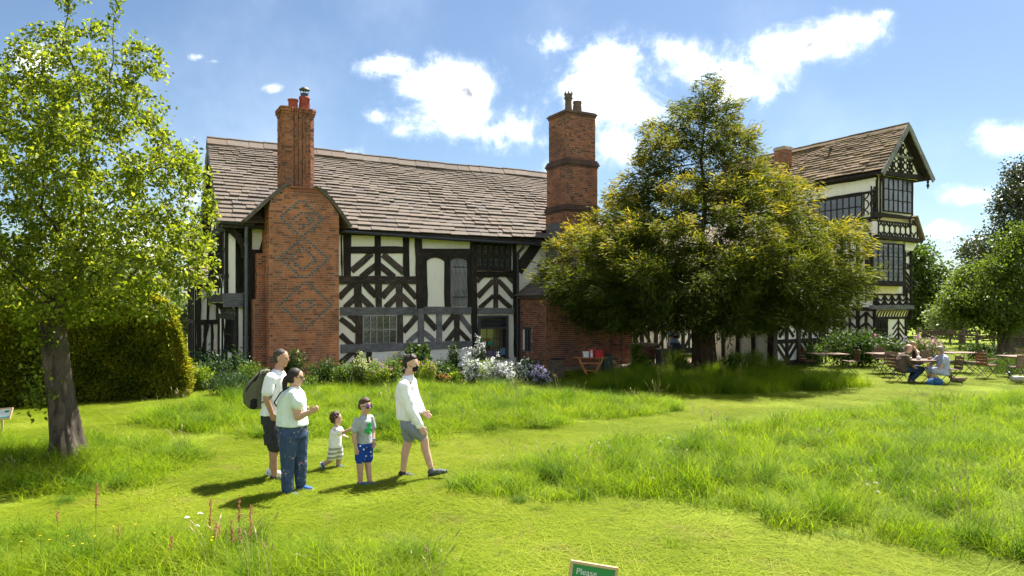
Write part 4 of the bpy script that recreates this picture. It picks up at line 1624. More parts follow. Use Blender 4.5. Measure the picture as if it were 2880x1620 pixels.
mb = MB().prism([(-.5, 4.2), (3.2, 6.6), (6.4, 4.2), (6.4, 4.05), (3.2, 6.4), (-.5, 4.05)], -.6, 10.8, 'x')
rroof = mb.build('roof', M['slate'], rng_h)
MB().box((-.3, .3, 0), (10.5, 5.8, 4.1)).build('inner_walls', M['plaster'], rng_h)
# dark notice board on the wall
bo = MB().box((6.85, -.09, 1.05), (7.2, -.05, 1.55)).build('notice_board', M['frame_grey'], rng_h)
MB().box((6.91, -.096, 1.2), (7.14, -.088, 1.5)).build('notice', M['plaster_white'], bo)

# projecting bay nearer the lawn
PO = ground(2172, 1031)
porch = thing('timbered_porch', 'projecting black and white chevron-timbered porch right of the yew trunk', 'house', PO, HALL_RZ)
MB().box((0, 0, 0), (2.87, 3.4, 4.6)).build('plaster_wall', M['plaster_white'], porch)
for (a, b, w) in (((.09, 0), (.09, 4.5), .22), ((1.45, 0), (1.45, 4.5), .17), ((2.78, 0), (2.78, 4.5), .2), ((0, .1), (2.87, .1), .22), ((0, .95), (2.87, .95), .17), ((0, 2.2), (2.87, 2.2), .18), ((.78, .1), (.78, 4.5), .12), ((2.12, .1), (2.12, 4.5), .12), ((0, 3.5), (2.87, 3.5), .18), ((0, 4.5), (2.87, 4.5), .22)):
    beam(porch, a, b, w, -.07, .1, M['timber_brown'] if a[0] == b[0] and w > .15 else DK)
for c in (.78, 2.12):
    for sg in (-1, 1):
        beam(porch, (c, .15), (c + sg * .62, .85), .11, -.04, .07, DK)
        beam(porch, (c, .5), (c + sg * .35, .9), .10, -.04, .07, DK)
        for zz in (1.0, 2.3):
            beam(porch, (c, zz + 1.05), (c + sg * .62, zz + .35), .11, -.04, .07, DK)
            beam(porch, (c, zz + .55), (c + sg * .40, zz + .12), .10, -.04, .07, DK)
for k in range(5):
    beam(porch, (.1 + k * .8, .1), (.1 + k * .8, 4.5), .15, 0, .1, DK, side=True, sv=-.06)
MB().tube([(2.98, -.1, 0), (2.98, -.1, 4.5)], .045, 8).build('downpipe', M['iron_grey'], porch)
mb = MB().prism([(-.35, 4.62), (1.43, 5.5), (3.2, 4.62), (3.2, 4.5), (1.43, 5.35), (-.35, 4.5)], -.35, 3.5, 'y')
mb.build('roof', M['slate'], porch)
# low coped garden wall beside the outbuilding
gw = ground(1786, 1030)
wall = thing('garden_wall', 'low brown garden wall with pale coping, creeper on its left end', 'wall', gw, HALL_RZ)
mb = MB().box((0, 0, 0), (1.0, .3, .78))
w_ = mb.build('masonry', M['stone'], wall)
bk = Bricks(w_, M['brick_old'], 60, 71)
bk.face((0, 0), 0, 1.0, 0, .78)
bk.done()
for k in range(3):
    MB().box((-.04 + k * .36, -.06, .78), (.31 + k * .36, .36, .87 + .012 * (k % 2))).build('coping_stone', M['stone'], wall)
# =================================================================== growing things: shared tools
def np_mesh(name, verts, quads, rnd=None, mat=None, smooth=False, rnd_domain='FACE'):
    """fast mesh from numpy arrays (quads: n x 4 or tris n x 3)"""
    me = bpy.data.meshes.new(name)
    nv, nf, k = len(verts), len(quads), quads.shape[1]
    me.vertices.add(nv)
    me.vertices.foreach_set('co', np.ascontiguousarray(verts, dtype=np.float32).ravel())
    me.loops.add(nf * k)
    me.loops.foreach_set('vertex_index', np.ascontiguousarray(quads, dtype=np.int32).ravel())
    me.polygons.add(nf)
    me.polygons.foreach_set('loop_start', np.arange(0, nf * k, k, dtype=np.int32))
    if rnd is not None:
        a = me.attributes.new('rnd', 'FLOAT', rnd_domain)
        a.data.foreach_set('value', np.ascontiguousarray(rnd, dtype=np.float32))
    if smooth:
        me.polygons.foreach_set('use_smooth', np.ones(nf, dtype=bool))
    if mat is not None:
        me.materials.append(mat)
    me.update(calc_edges=True)
    me.validate()
    return me


def unit(a):
    return a / np.maximum(np.linalg.norm(a, axis=-1, keepdims=True), 1e-9)


def leaves_mesh(name, pos, dirs, length, width, rnd, mat, rs, up_bias=0.6, fold=0.18, mid=0.45):
    """many leaves: a rhombus bent along its midrib, growing from pos along dirs"""
    n = len(pos)
    dirs = unit(dirs)
    nrm = unit(rs.normal(size=(n, 3)) + np.array([0, 0, up_bias]))
    side = unit(np.cross(dirs, nrm))
    nrm = np.cross(side, dirs)
    L = np.broadcast_to(np.asarray(length, dtype=float), (n,))[:, None]
    Wd = np.broadcast_to(np.asarray(width, dtype=float), (n,))[:, None]
    v = np.empty((n, 4, 3))
    v[:, 0] = pos
    v[:, 1] = pos + dirs * L * mid + side * Wd * .5 + nrm * Wd * fold
    v[:, 2] = pos + dirs * L - nrm * L * .10
    v[:, 3] = pos + dirs * L * mid - side * Wd * .5 + nrm * Wd * fold
    q = np.arange(n * 4).reshape(n, 4)
    return np_mesh(name, v.reshape(-1, 3), q, rnd, mat)


def colonize(roots, parents, attr, step, infl, kill, iters=140, droop=0.0, rs=None):
    """space colonization: grows a branch skeleton from the given nodes towards the attraction points"""
    nodes = [np.array(p, dtype=float) for p in roots]
    par = list(parents)
    A = np.array(attr, dtype=float)
    alive = np.ones(len(A), dtype=bool)
    N = np.array(nodes)
    d = np.linalg.norm(A[:, None, :] - N[None, :, :], axis=2)
    near = d.argmin(1)
    nd = d.min(1)
    for it in range(iters):
        act = alive & (nd < infl)
        if not act.any():
            if not alive.any():
                break
            act = alive & (nd < nd[alive].min() * 1.05)
        idx = np.nonzero(act)[0]
        src = near[idx]
        vec = unit(A[idx] - N[src])
        uniq, inv = np.unique(src, return_inverse=True)
        acc = np.zeros((len(uniq), 3))
        np.add.at(acc, inv, vec)
        acc = unit(acc + (rs.normal(scale=.12, size=acc.shape) if rs is not None else 0) + np.array([0, 0, -droop]))
        new = N[uniq] + acc * step
        start = len(N)
        N = np.vstack([N, new])
        par.extend(uniq.tolist())
        live = np.nonzero(alive)[0]
        dn = np.linalg.norm(A[live][:, None, :] - new[None, :, :], axis=2)
        j = dn.argmin(1)
        m = dn[np.arange(len(live)), j]
        better = m < nd[live]
        nd[live[better]] = m[better]
        near[live[better]] = start + j[better]
        alive[nd < kill] = False
        if len(N) > 14000:
            break
    return N, np.array(par)


def pipe_radii(par, r0, expo=2.3, rmax=1e9):
    n = len(par)
    acc = np.zeros(n)
    kids = np.zeros(n, dtype=int)
    for i in range(n - 1, 0, -1):
        if kids[i] == 0:
            acc[i] = r0 ** expo
        if par[i] >= 0:
            acc[par[i]] += acc[i]
            kids[par[i]] += 1
    acc = np.maximum(acc, r0 ** expo)
    return np.minimum(acc ** (1 / expo), rmax), kids


def branches_mesh(name, N, par, rad, mat, seg=6, rmin=0.0, first=1):
    """tapered tubes along a skeleton"""
    idx = [i for i in range(first, len(N)) if par[i] >= 0 and rad[i] > rmin]
    if not idx:
        return None
    idx = np.array(idx)
    P0, P1 = N[par[idx]], N[idx]
    r0, r1 = np.minimum(rad[par[idx]], rad[idx] * 1.6), rad[idx]
    d = unit(P1 - P0)
    ref = np.where(np.abs(d[:, 2:3]) < .9, np.array([[0, 0, 1.0]]), np.array([[1.0, 0, 0]]))
    s = unit(np.cross(d, ref))
    t = np.cross(d, s)
    n = len(idx)
    v = np.empty((n, 2 * seg, 3))
    for k in range(seg):
        a = math.tau * k / seg
        o = s * math.cos(a) + t * math.sin(a)
        v[:, k] = P0 - d * .01 + o * r0[:, None]
        v[:, seg + k] = P1 + d * .01 + o * r1[:, None]
    base = (np.arange(n) * 2 * seg)[:, None]
    qs = []
    for k in range(seg):
        k2 = (k + 1) % seg
        qs.append(np.concatenate([base + k, base + k2, base + seg + k2, base + seg + k], axis=1))
    q = np.stack(qs, 1).reshape(-1, 4)
    return np_mesh(name, v.reshape(-1, 3), q, None, mat, smooth=True)


def in_ellipsoids(rs, ells, n, shell=0.0):
    """random points in a union of ellipsoids (cx,cy,cz,rx,ry,rz), chosen by volume; shell>0 favours the outside"""
    vol = np.array([e[3] * e[4] * e[5] for e in ells])
    pick = rs.choice(len(ells), size=n, p=vol / vol.sum())
    u = unit(rs.normal(size=(n, 3)))
    r = rs.random(n) ** (1 / (3 + shell * 6))
    E = np.array(ells)[pick]
    return E[:, :3] + u * r[:, None] * E[:, 3:]


def m_bark(name, a, b, scale=9.0):
    m, T = material(name)
    oc = obj_coord(T)
    st = T.n('ShaderNodeMapping', ins={0: oc, 3: (1, 1, .28)}).outputs[0]
    n = T.noise(st, scale, 7, 0.7, dist=0.5)
    l = T.noise(oc, 2.0, 4)
    c = T.ramp(n, [(0.32, a), (0.66, b)])
    c = T.mix(T.maprange(l, .5, .75, 0, .4), c, (0.10, 0.115, 0.075))
    return finish(m, T, principled(T, c, 0.95, 0.1, bump=n, bump_s=1.0, bump_d=0.03))


M['bark'] = m_bark('apple_bark', (0.028, 0.021, 0.016), (0.125, 0.10, 0.078))
M['bark_yew'] = m_bark('yew_bark', (0.022, 0.014, 0.010), (0.085, 0.055, 0.040), 6.0)


def trunk_mesh(name, path, rad, flare, mat, seed, seg=44, lobes=5):
    """bole with a fluted, flaring foot"""
    r = random.Random(seed)
    ph = [r.uniform(0, 6.28) for _ in range(4)]
    n = len(path)
    # resample
    pts, rr = [], []
    m = 34
    for i in range(m + 1):
        t = i / m * (n - 1)
        k = min(int(t), n - 2)
        f = t - k
        pts.append(Vector(path[k]).lerp(Vector(path[k + 1]), f))
        rr.append(rad[k] + (rad[k + 1] - rad[k]) * f)
    q = MB()
    vs, fs = [], []
    for i, (p, ra) in enumerate(zip(pts, rr)):
        h = i / m
        fl = flare * math.exp(-h * 7)
        for k in range(seg):
            a = math.tau * k / seg
            lob = math.cos(lobes * a + ph[0]) * (.07 + fl * .55) + math.cos(3 * a + ph[1] + h * 2) * .06 + math.sin(9 * a + ph[2] + h * 3) * .05 + math.sin(15 * a + ph[3] - h * 9) * .03 + r.uniform(-.015, .015)
            rad_ = ra * (1 + fl + lob)
            vs.append((p.x + rad_ * math.cos(a), p.y + rad_ * math.sin(a), p.z))
    for i in range(m):
        for k in range(seg):
            k2 = (k + 1) % seg
            fs.append((i * seg + k, i * seg + k2, (i + 1) * seg + k2, (i + 1) * seg + k))
    q.add(vs, fs)
    me = q.mesh(name, True)
    me.materials.append(mat)
    return me
# =================================================================== old apple tree on the left
M['apple_leaf'] = m_leaf('apple_leaves', [(0.0, (0.060, 0.095, 0.012)), (0.35, (0.120, 0.170, 0.017)), (0.7, (0.205, 0.25, 0.026)), (1.0, (0.35, 0.35, 0.055))], trans=0.55, rough=0.5, spec=0.2, tcol=(1.5, 1.45, .5))


def apple_tree():
    rs = np.random.RandomState(4)
    b = ground(190, 1288)
    t = thing('apple_tree', 'old leaning apple tree with hollow-footed grey trunk at the left of the lawn', 'tree', b)
    K = 11.03 / F_PX

    def L(px, py, y=0.0):
        return np.array([(px - 190) * K, y, CAM_Z + (HORIZON - py) * K])
    path = [(0, 0, -.08), (-.02, 0, .25), (-.10, 0, .9), (-.18, 0, 1.5), (-.24, 0, 2.0), (-.30, 0, 2.45)]
    link('trunk', trunk_mesh('trunk', path, [.225, .20, .18, .175, .18, .165], .55, M['bark'], 5), None, t)
    # hollow cleft at the foot: pale dead wood
    q = MB()
    q.tube([(.13, -.25, -.02), (.12, -.255, .18), (.10, -.245, .36), (.09, -.235, .46)], [.045, .06, .045, .012], 8)
    M['dead_wood'] = m_plain('dead_wood', (0.23, 0.17, 0.12), .9, .1, var=.35, scale=14)
    q.build('hollow', M['dead_wood'], t, smooth=True)
    q = MB().tube([(.24, -.22, -.04), (.20, -.24, .16), (.16, -.245, .34), (.12, -.22, .6)], [.07, .055, .045, .02], 8)
    q.build('root_flare', M['bark'], t, smooth=True)
    # main limbs, seen in the photograph
    limbs = [
        [L(150, 870), L(70, 800, -.1), L(30, 740, -.2), L(-60, 640, -.2), L(-120, 520, -.1)],
        [L(140, 850), L(185, 760, .1), L(215, 640, .15), L(222, 480, .1), L(215, 330, .1), L(217, 225, .05), L(180, 120), L(190, 20)],
        [L(170, 880), L(220, 800, -.2), L(270, 755, -.4), L(330, 770, -.6), L(420, 800, -.7)],
        [L(215, 330, .1), L(285, 330, .2), L(300, 260, .1), L(320, 140), L(318, 40)],
        [L(215, 600, .1), L(290, 560, .3), L(380, 470, .4), L(470, 440, .3)],
        [L(150, 870), L(110, 700, .5), L(60, 520, .9), L(20, 330, .8)],
        [L(185, 760), L(250, 690, .9), L(330, 640, 1.3)],
        [L(185, 700, .1), L(200, 600, -.7), L(260, 480, -1.1), L(270, 350, -1.0)],
        [L(150, 840), L(160, 800, -.6), L(120, 700, -1.1), L(80, 620, -1.3)],
    ]
    nodes, par = [], []
    for li, lm in enumerate(limbs):
        prev = -1
        for a, c in zip(lm[:-1], lm[1:]):
            n = max(2, int(np.linalg.norm(c - a) / .14))
            for k in range(n):
                p = a + (c - a) * k / n + rs.normal(scale=.012, size=3)
                if prev == -1 and nodes:
                    # join this limb to the nearest node already there
                    dd = [np.linalg.norm(p - q_) for q_ in nodes]
                    j = int(np.argmin(dd))
                    nodes.append(p)
                    par.append(j)
                else:
                    nodes.append(p)
                    par.append(prev)
                prev = len(nodes) - 1
    ells = [(.15, 0, 4.1, 2.05, 1.9, 1.7), (1.25, -.2, 3.0, 1.15, 1.3, .85), (-1.3, 0, 3.3, 1.7, 1.6, 1.4), (.15, 0, 5.75, 1.35, 1.2, 1.0),
            (.05, 0, 7.0, .38, .4, 1.0), (.70, 0, 6.7, .22, .25, .9), (-.2, -.1, 2.75, 1.7, 1.6, .75), (1.75, -.2, 4.55, .45, .6, .45), (2.0, -.3, 3.0, .38, .4, .55),
            (-1.2, .1, 5.3, 1.2, 1.1, .9), (1.25, 0, 6.15, .45, .3, .35), (-.55, -.2, 1.75, .35, .3, .5), (1.3, -.3, 2.35, .5, .5, .35)]
    at_ = in_ellipsoids(rs, ells, 3000, .2)
    # ragged outline: knock out some round gaps
    gaps = in_ellipsoids(rs, ells, 95, .6)
    keep = np.ones(len(at_), bool)
    for g_ in gaps:
        keep &= np.linalg.norm(at_ - g_, axis=1) > rs.uniform(.2, .46)
    at_ = at_[keep]
    N, P = colonize(nodes, par, at_, .10, .9, .13, 120, rs=rs)
    rad, kids = pipe_radii(P, .0032, 2.35, .14)
    link('branch', branches_mesh('branch', N, P, rad, M['bark'], 6), None, t)
    twig = np.nonzero((rad < .0085) & (np.arange(len(N)) > len(nodes)))[0]
    reps = 16
    src = np.repeat(twig, reps)
    along = unit(N[src] - N[P[src]])
    pos = N[src] + rs.normal(scale=.06, size=(len(src), 3))
    d = along * .6 + rs.normal(scale=.7, size=(len(src), 3)) + np.array([0, 0, -.25])
    Lf = rs.uniform(.05, .098, len(src))
    rnd = np.clip(rs.normal(.45, .27, len(src)), 0, 1)
    # younger leaves at the tips are paler
    tip = kids[src] == 0
    rnd = np.where(tip, np.clip(rnd + .2, 0, 1), rnd)
    # leaf tufts on the bole itself
    ex = []
    for (px, py) in ((130, 960), (150, 930), (165, 950), (120, 1060), (135, 1100), (120, 1130), (155, 1080)):
        c = L(px, py, -.25)
        ex.append(c + rs.normal(scale=(.13, .08, .16), size=(40, 3)))
    ex = np.vstack(ex)
    pos = np.vstack([pos, ex])
    d = np.vstack([d, rs.normal(size=ex.shape) + np.array([0, -.3, -.3])])
    Lf = np.concatenate([Lf, rs.uniform(.06, .10, len(ex))])
    rnd = np.concatenate([rnd, np.clip(rs.normal(.35, .2, len(ex)), 0, 1)])
    me = leaves_mesh('crown', pos, d, Lf, Lf * .58, rnd, M['apple_leaf'], rs, .8)
    link('crown', me, None, t, kind='stuff')
    print('apple leaves', len(pos), 'nodes', len(N))
    return t


apple_tree()

# =================================================================== the great yew
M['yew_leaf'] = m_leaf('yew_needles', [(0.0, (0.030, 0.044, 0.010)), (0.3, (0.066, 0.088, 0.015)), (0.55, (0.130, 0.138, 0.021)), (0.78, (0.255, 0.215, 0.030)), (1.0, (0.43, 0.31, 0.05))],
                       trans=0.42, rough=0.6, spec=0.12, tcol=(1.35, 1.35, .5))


def yew_tree():
    rs = np.random.RandomState(12)
    D = 24.6
    b = ground(1978, 855 + F_PX * CAM_Z / D)
    t = thing('yew_tree', 'broad dark yew with golden new tips standing in front of the hall', 'tree', b)
    K = D / F_PX
    path = [(0, 0, -.1), (.02, 0, .3), (.0, 0, .8), (-.03, 0, 1.3), (-.04, 0, 1.9), (0, 0, 3.0)]
    link('trunk', trunk_mesh('trunk', path, [.42, .40, .37, .36, .40, .34], .35, M['bark_yew'], 8, 44, 7), None, t)
    # crown profile: height -> radius to the left / right
    prof = [(10.5, .1, .1), (10.2, .55, .35), (9.7, .9, 1.1), (9.1, 1.5, 1.75), (8.6, 2.1, 1.55), (8.0, 2.35, 2.1), (7.3, 3.0, 2.45), (6.7, 3.1, 3.0), (6.2, 3.75, 3.9),
            (5.6, 4.4, 4.9), (4.9, 5.2, 5.6), (4.2, 5.9, 6.0), (3.5, 6.15, 6.25), (3.0, 6.25, 5.9), (2.5, 5.9, 5.6), (2.1, 5.3, 5.2), (1.75, 4.6, 4.7), (1.4, 3.9, 3.8)]
    pz = np.array([p[0] for p in prof])[::-1]
    pl = np.array([p[1] for p in prof])[::-1]
    pr = np.array([p[2] for p in prof])[::-1]

    def radius(z, a):
        l, r = np.interp(z, pz, pl), np.interp(z, pz, pr)
        w = .5 + .5 * np.cos(a)
        return l * (1 - w) * .94 + r * w * .90
    axis_top = np.array([0, 0, 10.3])
    nodes, par = [], []
    for i in range(34):
        z = 1.9 + i * (10.3 - 1.9) / 33
        nodes.append(np.array([math.sin(i * .5) * .08, math.cos(i * .4) * .08, z]))
        par.append(i - 1)
    pts = []
    tips = []
    nb = 620
    for k in range(nb):
        z = 1.6 + (10.3 - 1.6) * (k + .5) / nb
        z = 1.55 + 8.75 * rs.beta(1.0, 1.75) if k % 4 else rs.uniform(1.45, 3.6)
        a = rs.uniform(0, math.tau)
        R_ = radius(z, a) * rs.uniform(.80, 1.03)
        tip = np.array([R_ * math.cos(a), R_ * math.sin(a) * .95, z])
        low = z < 3.0
        rise = (.28 if z > 3.2 else -.12) * R_ * rs.uniform(.5, 1.2)
        root = np.array([0, 0, max(1.9, z - rise * .9 - (.35 if z > 6 else 0))])
        n = int(4 + R_ * 2.4)
        tt = rs.uniform(.40, 1.0, n) ** .8
        ax = root + (tip - root) * tt[:, None]
        ax[:, 2] -= np.sin(tt * math.pi) * .12 * R_ * (.6 if not low else -.6)
        spread = (1.05 - tt)[:, None] * .6 + .12
        pts.append(ax + rs.normal(size=(n, 3)) * spread * np.array([.8, .8, .55]))
        tips.append(tip)
        pts.append(tip[None] + rs.normal(scale=.06, size=(2, 3)))
    at_ = np.vstack(pts)
    at_ = at_[(at_[:, 2] > 1.35)]
    N, P = colonize(nodes, par, at_, .24, 2.2, .30, 120, rs=rs)
    rad, kids = pipe_radii(P, .006, 2.2, .17)
    link('branch', branches_mesh('branch', N, P, rad, M['bark_yew'], 5), None, t)
    R_ = np.hypot(N[:, 0], N[:, 1])
    ang = np.arctan2(N[:, 1], N[:, 0])
    rel = R_ / np.maximum(.3, np.array([radius(z, a) for z, a in zip(N[:, 2], ang)]))
    tw = np.nonzero((rad < .02) & (np.arange(len(N)) > 34) & ((rel > .38) | (N[:, 2] > 8)))[0]
    # sprays: short flat fans of needles on every twig
    per = np.where(N[tw, 2] > 7.0, 42, 44)
    src = np.repeat(tw, per)
    along = unit(N[src] - N[P[src]])
    out = np.stack([np.cos(ang[src]), np.sin(ang[src]), np.zeros(len(src))], 1)
    n = len(src)
    flat = rs.normal(size=(n, 3)) * np.array([1, 1, .45])
    pos = N[src] + rs.normal(scale=.13, size=(n, 3)) * np.array([1, 1, .8]) + along * rs.uniform(-.1, .12, (n, 1))
    d = along * .7 + out * .45 + flat * .75 + np.array([0, 0, 0.05])
    low = N[src, 2] < 3.0
    d[low] += np.array([0, 0, -.55])
    Ln = rs.uniform(.12, .26, n)
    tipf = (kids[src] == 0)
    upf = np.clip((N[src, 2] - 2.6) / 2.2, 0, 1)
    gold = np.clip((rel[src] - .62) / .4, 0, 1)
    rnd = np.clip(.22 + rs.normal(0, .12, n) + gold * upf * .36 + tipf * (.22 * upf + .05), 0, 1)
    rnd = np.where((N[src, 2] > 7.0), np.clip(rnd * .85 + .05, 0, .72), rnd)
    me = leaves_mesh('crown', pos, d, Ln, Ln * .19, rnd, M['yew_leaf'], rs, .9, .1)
    link('crown', me, None, t, kind='stuff')
    # bare dead twigs under the skirt on the right
    q = MB()
    for k in range(46):
        a = rs.uniform(-.9, .6)
        r0 = rs.uniform(.6, 1.6)
        p = Vector((r0 * math.cos(a), -r0 * abs(math.sin(a)) - .2, rs.uniform(1.5, 2.0)))
        pts = [p]
        dv = Vector((math.cos(a) * rs.uniform(.5, 1), rs.uniform(-.5, .2), rs.uniform(-.35, .05)))
        for s in range(4):
            p = p + dv * .22
            dv = dv + Vector(rs.normal(scale=.22, size=3))
            pts.append(p.copy())
        q.tube(pts, [.010, .008, .006, .004, .003], 4)
    M['dead_twig'] = m_plain('dead_twigs', (0.22, 0.18, 0.13), .9, .1, var=.3)
    q.build('dead_twigs', M['dead_twig'], t)
    print('yew leaves', n, 'nodes', len(N))


yew_tree()

# =================================================================== clipped hedge
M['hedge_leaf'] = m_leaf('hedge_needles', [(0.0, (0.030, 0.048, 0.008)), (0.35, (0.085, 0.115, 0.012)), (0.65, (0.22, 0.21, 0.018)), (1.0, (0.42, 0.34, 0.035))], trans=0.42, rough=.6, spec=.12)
M['hedge_core'] = m_plain('hedge_inside', (0.010, 0.013, 0.006), .95, .05)


def hedge():
    rs = np.random.RandomState(3)
    a = ground(528, 1118)                      # right end, front foot
    bpt = ground(-260, 1165)
    d = (bpt - a)
    L = d.length
    ang = math.atan2(d.y, d.x)
    t = thing('clipped_hedge', 'tall clipped yew hedge with golden tips behind the apple tree', 'hedge', a, ang)
    Hh, Wd = 2.85, 1.5
    sgn = -1.0    # depth runs away from the camera (to the right of the direction)
    MB().prism([(.14, 0), (L, 0), (L, Hh - .26), (1.8, Hh - .26), (1.0, Hh - .42), (.62, Hh - .7)], -Wd, -.16, 'y').build('hedge_core', M['hedge_core'], t)
    P, Nn = [], []
    # front (y=0), end (x=0), top (z=H)
    nf, ne, nt = 52000, 9000, 9000
    P.append(np.stack([rs.uniform(-.05, L * .93, nf), rs.normal(0, .05, nf) - .02, rs.uniform(.02, Hh, nf)], 1))
    Nn.append(np.tile([0, 1.0, 0], (nf, 1)))
    P.append(np.stack([rs.normal(0, .05, ne), rs.uniform(-Wd, 0, ne), rs.uniform(.02, Hh, ne)], 1))
    Nn.append(np.tile([-1.0, 0, 0], (ne, 1)))
    P.append(np.stack([rs.uniform(0, L, nt), rs.uniform(-Wd, 0, nt), rs.normal(Hh, .05, nt)], 1))
    Nn.append(np.tile([0, 0, 1.0], (nt, 1)))
    P = np.vstack(P)
    Nn = np.vstack(Nn)
    # bulge and hollow of a hand-clipped face, batter towards the top
    w = .10 * np.sin(P[:, 0] * 1.3) * np.cos(P[:, 2] * 2.1 + P[:, 0]) + .06 * np.sin(P[:, 0] * 4.1 + P[:, 2] * 3.3)
    P += Nn * w[:, None]
    bat = (P[:, 2] / Hh) ** 2
    P[:, 0] += np.where(P[:, 0] < 1.2, bat * .42 * (1.2 - P[:, 0]), 0)
    P[:, 1] -= np.where(Nn[:, 1] > .5, bat * .12, 0)
    dr = np.clip(1.7 - P[:, 0], 0, 2)
    P[:, 2] *= 1 - .075 * dr ** 2 * np.clip(P[:, 2] / Hh, 0, 1)
    P[:, 2] -= np.where(P[:, 2] > 1.6, .12 * np.sin(P[:, 0] * 1.1 + .4) ** 2, 0)
    n = len(P)
    dirs = Nn * .8 + rs.normal(scale=.55, size=(n, 3)) + np.array([0, 0, .45])
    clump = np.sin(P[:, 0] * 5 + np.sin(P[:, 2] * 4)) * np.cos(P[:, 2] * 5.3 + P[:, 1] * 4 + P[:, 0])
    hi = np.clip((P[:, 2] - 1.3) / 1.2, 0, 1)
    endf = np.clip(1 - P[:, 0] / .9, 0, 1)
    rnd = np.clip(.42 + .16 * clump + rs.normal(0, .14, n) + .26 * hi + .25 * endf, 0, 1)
    Ln = rs.uniform(.05, .12, n)
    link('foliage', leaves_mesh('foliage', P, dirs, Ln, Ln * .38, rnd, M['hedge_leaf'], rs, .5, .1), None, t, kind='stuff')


hedge()


# =================================================================== trees in the background
def broad_tree(name, label, px, base_py, D, ells, n_leaf, size, mat, seed, trunk_r=.25, attr=500, group=None, z_fork=1.6, bark='bark', gaps=20, step=.3):
    rs = np.random.RandomState(seed)
    K = D / F_PX
    b = Vector(((px - 1440) * K, D, 0))
    t = thing(name, label, 'tree', b, group=group)
    E = []
    for (ex, ey, rx, ry) in ells:               # photograph pixels of clump centres and radii
        E.append(((ex - px) * K, rs.uniform(-.3, .3) * rx * K, CAM_Z + (HORIZON - ey) * K, rx * K, rx * K * .9, ry * K))
    zt = max(e[2] for e in E)
    link('trunk', trunk_mesh('trunk', [(0, 0, -.05), (0.02, 0, z_fork * .5), (0, 0, z_fork), (0, 0, z_fork + .5)], [trunk_r, trunk_r * .85, trunk_r * .8, trunk_r * .7], .35, M[bark], seed), None, t)
    at_ = in_ellipsoids(rs, E, attr, .4)
    for g_ in in_ellipsoids(rs, E, gaps, .6):
        at_ = at_[np.linalg.norm(at_ - g_, axis=1) > rs.uniform(.5, 1.0) * step * 2.2]
    at_ = at_[at_[:, 2] > .8]
    N, P = colonize([np.array([0, 0, z_fork + .1 * i]) for i in range(4)], [-1, 0, 1, 2], at_, step, 6.0, step * 1.25, 160, rs=rs)
    rad, kids = pipe_radii(P, .012, 2.3, trunk_r * .8)
    link('branch', branches_mesh('branch', N, P, rad, M[bark], 5), None, t)
    tw = np.nonzero((rad < .045) & (np.arange(len(N)) > 4))[0]
    src = rs.choice(tw, n_leaf)
    off = rs.normal(size=(n_leaf, 3)) * step * .75
    pos = N[src] + off
    d = rs.normal(size=(n_leaf, 3)) + unit(off) * .8
    Ln = rs.uniform(.7, 1.3, n_leaf) * size
    rnd = np.clip(rs.normal(.45, .2, n_leaf), 0, 1)
    link('crown', leaves_mesh('crown', pos, d, Ln, Ln * .7, rnd, mat, rs, .7), None, t, kind='stuff')
    return t


LF = {
    'fresh': m_leaf('fresh_leaves', [(0, (0.045, 0.075, 0.014)), (.5, (0.095, 0.135, 0.022)), (1, (0.20, 0.225, 0.04))], .40),
    'mid': m_leaf('mid_leaves', [(0, (0.030, 0.055, 0.012)), (.5, (0.065, 0.105, 0.020)), (1, (0.13, 0.17, 0.035))], .35),
    'dark': m_leaf('dark_leaves', [(0, (0.018, 0.028, 0.010)), (.5, (0.042, 0.055, 0.020)), (.85, (0.10, 0.10, 0.045)), (1, (0.20, 0.17, 0.09))], .2, .4, .5),
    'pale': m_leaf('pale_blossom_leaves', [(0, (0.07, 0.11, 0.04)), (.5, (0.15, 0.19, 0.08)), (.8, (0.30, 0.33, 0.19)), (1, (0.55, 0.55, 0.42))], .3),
}
broad_tree('lime_tree', 'rounded mid-green tree directly behind the tall timbered tower', 2610, 940, 52,
           [(2600, 790, 75, 105), (2640, 860, 70, 75), (2580, 880, 60, 60), (2590, 720, 45, 40), (2660, 770, 40, 50)], 16000, .22, LF['mid'], 61, .35, 500, z_fork=1.2, step=.45)
broad_tree('holm_oak', 'dark brownish evergreen tree rising at the right edge', 2870, 940, 40,
           [(2860, 600, 75, 100), (2830, 690, 70, 90), (2890, 520, 60, 70), (2760, 720, 60, 55), (2790, 790, 70, 70), (2900, 760, 80, 120)], 26000, .15, LF['dark'], 62, .4, 700, z_fork=1.5, step=.35)
broad_tree('orchard_tree', 'bright green orchard tree with thick dark bole at the right edge', 2825, 1015, 30,
           [(2800, 800, 110, 70), (2860, 720, 60, 90), (2730, 850, 85, 50), (2870, 850, 80, 65), (2800, 890, 100, 40), (2690, 880, 45, 35)], 22000, .12, LF['fresh'], 63, .32, 800, z_fork=.9, step=.26)
broad_tree('thorn_tree', 'pale blossoming thorn tree between the tower and the orchard tree', 2705, 960, 44,
           [(2700, 860, 55, 60), (2660, 900, 45, 35), (2735, 800, 40, 50)], 9000, .15, LF['pale'], 64, .16, 300, z_fork=.8, step=.35)
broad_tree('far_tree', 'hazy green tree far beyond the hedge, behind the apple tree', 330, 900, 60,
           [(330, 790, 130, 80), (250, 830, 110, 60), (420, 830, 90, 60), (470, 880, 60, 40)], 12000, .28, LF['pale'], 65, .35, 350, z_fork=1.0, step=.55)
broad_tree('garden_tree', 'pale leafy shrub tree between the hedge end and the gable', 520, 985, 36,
           [(520, 900, 40, 55), (545, 940, 30, 40), (495, 950, 35, 35), (560, 860, 25, 35)], 7000, .13, LF['pale'], 66, .10, 220, z_fork=.5, step=.28)
